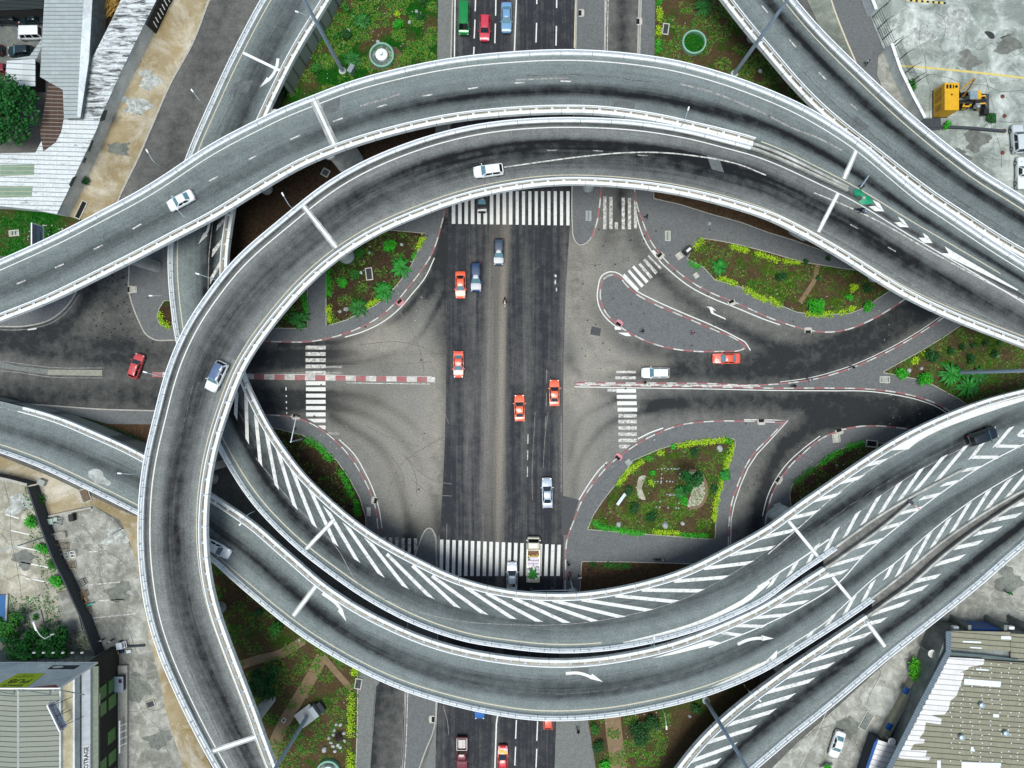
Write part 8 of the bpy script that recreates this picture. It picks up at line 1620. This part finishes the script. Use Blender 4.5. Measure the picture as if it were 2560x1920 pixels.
r = empty('pool_cover', W(5, 1545, 0), 'blue rectangular pool sheet at the left edge', 'pool'); m = MB(); m.prism([W(*p) for p in ((-60, 1486), (21, 1486), (16, 1602), (-60, 1602))], .05, .35); part(r, 'cover', m, mat('pool_blue', '#1d5f96', .4, var=.15, scale=1)); m = MB(); m.strip([W(22, 1484), W(17, 1604)], [(-.15, 0), (-.15, .42), (.15, .42), (.15, 0)][::-1]); part(r, 'edge', m, M_frame)
for k, (q, d) in enumerate((((170, 1500), (2.4, 3.0)), ((178, 1545), (2.6, 4.5)), ((92, 1543), (1.9, 1.9)))): boxthing('paving_slab', q[0], q[1], (d[0], d[1], .12), ('pale slab among the weeds, upper one beside the dark wall', 'long pale slab among the weeds beside the dark wall', 'square concrete pad with a small bush in the left lot')[k], 'slab', M_lot2, .08 + .012 * k, .25)
shrub(91, 1541, 9, 'small bush on the square concrete pad', L_mid, z=.22)
M_wood = mat('grey_wood', '#7c6a52', .85, var=.3, scale=3)
def chairframe(px, py, rz, label, mt, sx=1.0, bars=3):
    r = empty('pallet' if bars > 3 else 'chair', W(px, py, .07), label, 'pallet' if bars > 3 else 'chair', 'junk furniture along the dark wall', rz); m = MB(); h = .45
    for x in (-.45, .45): m.bar((x * sx, -.5, h), (x * sx, .5, h), .1)
    for k in range(bars): m.bar((-.45 * sx, -.5 + k / (bars - 1), h), (.45 * sx, -.5 + k / (bars - 1), h), .1)
    m.build('frame', mt, r); 
    for x, y in ((-.45, -.45), (.45, -.45), (-.45, .45), (.45, .45)): m = MB(); m.bar((x * sx, y, 0), (x * sx, y, h - .05 if y < 0 else 1.0), .08); m.build('leg', mt, r)
for a in ((153, 1338, .2, 'tall pale slatted frame leaning by the dark wall', M_frame, 2.0, 6), (161, 1365, .1, 'low pale wooden rack below the slatted frame', M_wood, 1.6, 2), (186, 1384, .15, 'white chair frame standing out from the dark wall', M_white, .9, 3), (184, 1411, .1, 'brown wooden chair on the concrete by the dark wall', M_wood, .9, 3), (171, 1386, .4, 'grey folded chair beside the white chair frame', M_cab, .9, 3), (208, 1455, .5, 'dark stacked chair among the junk', M_dwall, 1.3, 4), (214, 1483, .3, 'tan wooden crate frame along the dark wall', M_wood, 1.0, 5), (214, 1500, .5, 'small yellow wooden stool along the dark wall', mat('yellow_wood', '#b9924f', .8), .7, 2), (222, 1523, .1, 'dark broken chair by the teal plank', M_wood, 1.0, 3), (148, 1302, -.2, 'grey tangle of poles near the top of the dark wall', M_cab, 1.3, 3)): chairframe(*a)
boxthing('water_tank', 131, 1302, (.85, .85, .6), 'pale green plastic tank by the upper end of the dark wall', 'tank', mat('pale_green', '#a3b8ab', .6), .07, .1); boxthing('water_tank', 143, 1297, (.6, .6, .5), 'smaller pale green tank beside the other one', 'tank', mat('pale_green', '#a3b8ab', .6), .07, .1); boxthing('bin', 186, 1292, (.7, 1.1, .9), 'dark bin against the low rubble wall', 'bin', M_blackp, .07, .1)
boxthing('stone_box', 109, 1205, (1.1, .9, .6), 'grey stone box on the sandy verge beside the dark wall', 'box', M_lid, .06, -.4); m = MB(); m.bar((0, 0, 0), (1.1, .35, 0), .22, .06); tag(m.build('plank', mat('teal_paint', '#2f9a96', .6), None, False, W(216, 1514, .55)), 'teal plank lying on the junk by the dark wall', 'plank')
r = empty('handcart', W(308, 1610, .06), 'white handcart with a boxy body on the concrete lot', 'cart', None, .15); m = MB(); m.box((-.25, -.05, .55), (1.0, 1.1, .5), taper=.94); m.build('box', M_rail, r); m = MB()
for a, b in (((.3, -.5, .6), (.95, -.3, .75)), ((.3, .5, .6), (.95, .55, .75)), ((.95, -.3, .75), (.95, .55, .75)), ((.6, -.4, .7), (.6, .5, .7))): m.bar(a, b, .08)
m.build('frame', M_rail, r); m = MB(); m.box((.62, .05, .55), (.3, .7, .3)); m.build('seat', M_blackp, r)
for y in (-.6, .6): m = MB(); m.tube([(-.1, y - .05, .3), (-.1, y + .05, .3)], .3, 14); m.build('wheel', M_tyre, r)
wall('low rubble wall crossing the left concrete lot', [(125, 1290), (170, 1280), (232, 1268)], .5, M_kerbc, .3, 'rubble_wall')
b = MB(); b.strip([W(318, 1615, 0), W(364, 1612, 0)], [(-.12, 0), (-.12, .5), (.12, .5), (.12, 0)][::-1]); tag(b.build('low_wall', M_dwall), 'short dark low wall right of the handcart', 'wall')
for k, (x, y, c_, lb) in enumerate(((271, 1632, '#c9d4da', 'white bundle below the man in the red cap'), (299, 1630, '#c9b078', 'tan sack left of the blue sheet'), (306, 1628, '#27415f', 'blue sheet of goods below the handcart'), (324, 1627, '#e2e6e6', 'white sheet right of the blue goods'))): boxthing('bundle', x, y, (.7, .45, .3), lb, 'bundle', cloth(c_), .06, .2, group='bundles of street goods', taper=.7)
r = empty('kiosk', W(278, 1660, 0), 'orange kiosk roof in two steps beside the shop corner', 'kiosk'); M_or = mat('orange_sheet', '#d8760f', .6, var=.15); m = MB(); m.box((0, .9, 2.3), (1.7, 1.2, .12)); part_ = m.build('roof', M_or, r); m = MB(); m.box((.15, -1.1, 2.0), (1.2, 1.6, .12)); m.build('roof', M_or, r); m = MB(); m.box((0, 0, 1.1), (1.5, 3.0, 2.0)); m.build('wall', M_walld, r)
r = empty('kiosk', W(306, 1700, 0), 'grey topped stall with a purple sheet next to the shop front', 'kiosk'); m = MB(); m.box((.2, .55, 1.5), (1.6, 1.3, .1)); m.box((.2, -.75, 1.45), (1.6, 1.2, .1)); m.build('roof', mat('stall_top', '#8d97a3', .7, var=.1), r); m = MB(); m.box((.55, .5, 1.58), (.5, .6, .05)); m.build('sheet', cloth('#2c1740'), r); m = MB(); m.box((.2, -.05, .7), (1.4, 2.2, 1.4)); m.build('body', M_dwall, r)
r = empty('shelter', W(250, 1664, 0), 'dark lean-to with a pale beam at the shop corner', 'shelter'); m = MB(); m.box((0, 0, 2.4), (1.3, 2.4, .1)); m.build('roof', M_dwall, r); m = MB(); m.box((.8, -.1, 2.5), (.2, 2.6, .2)); m.build('beam', M_frame, r); m = MB(); m.box((0, 0, 1.2), (1.1, 2.2, 2.3)); m.build('wall', M_walld, r)
boxthing('planter', 2065, 1920, (2.0, 1.3, .6), 'pale round planter at the bottom edge of the forecourt', 'planter', M_frame, .05, .2); shrub(2068, 1916, 9, 'green plant in the planter at the bottom edge', L_green, z=.6)
r = boxthing('water_tank', 2160, 1905, (.9, .7, .7), 'pale crumpled tank by the blue wall of the annex', 'tank', M_cab, .05, .5)
paintline(None, [(2066, 1780), (2040, 1838), (2000, 1918)], .12, M_frame, .06, smooth=False, name='joint_line')
bpy.context.view_layer.update()
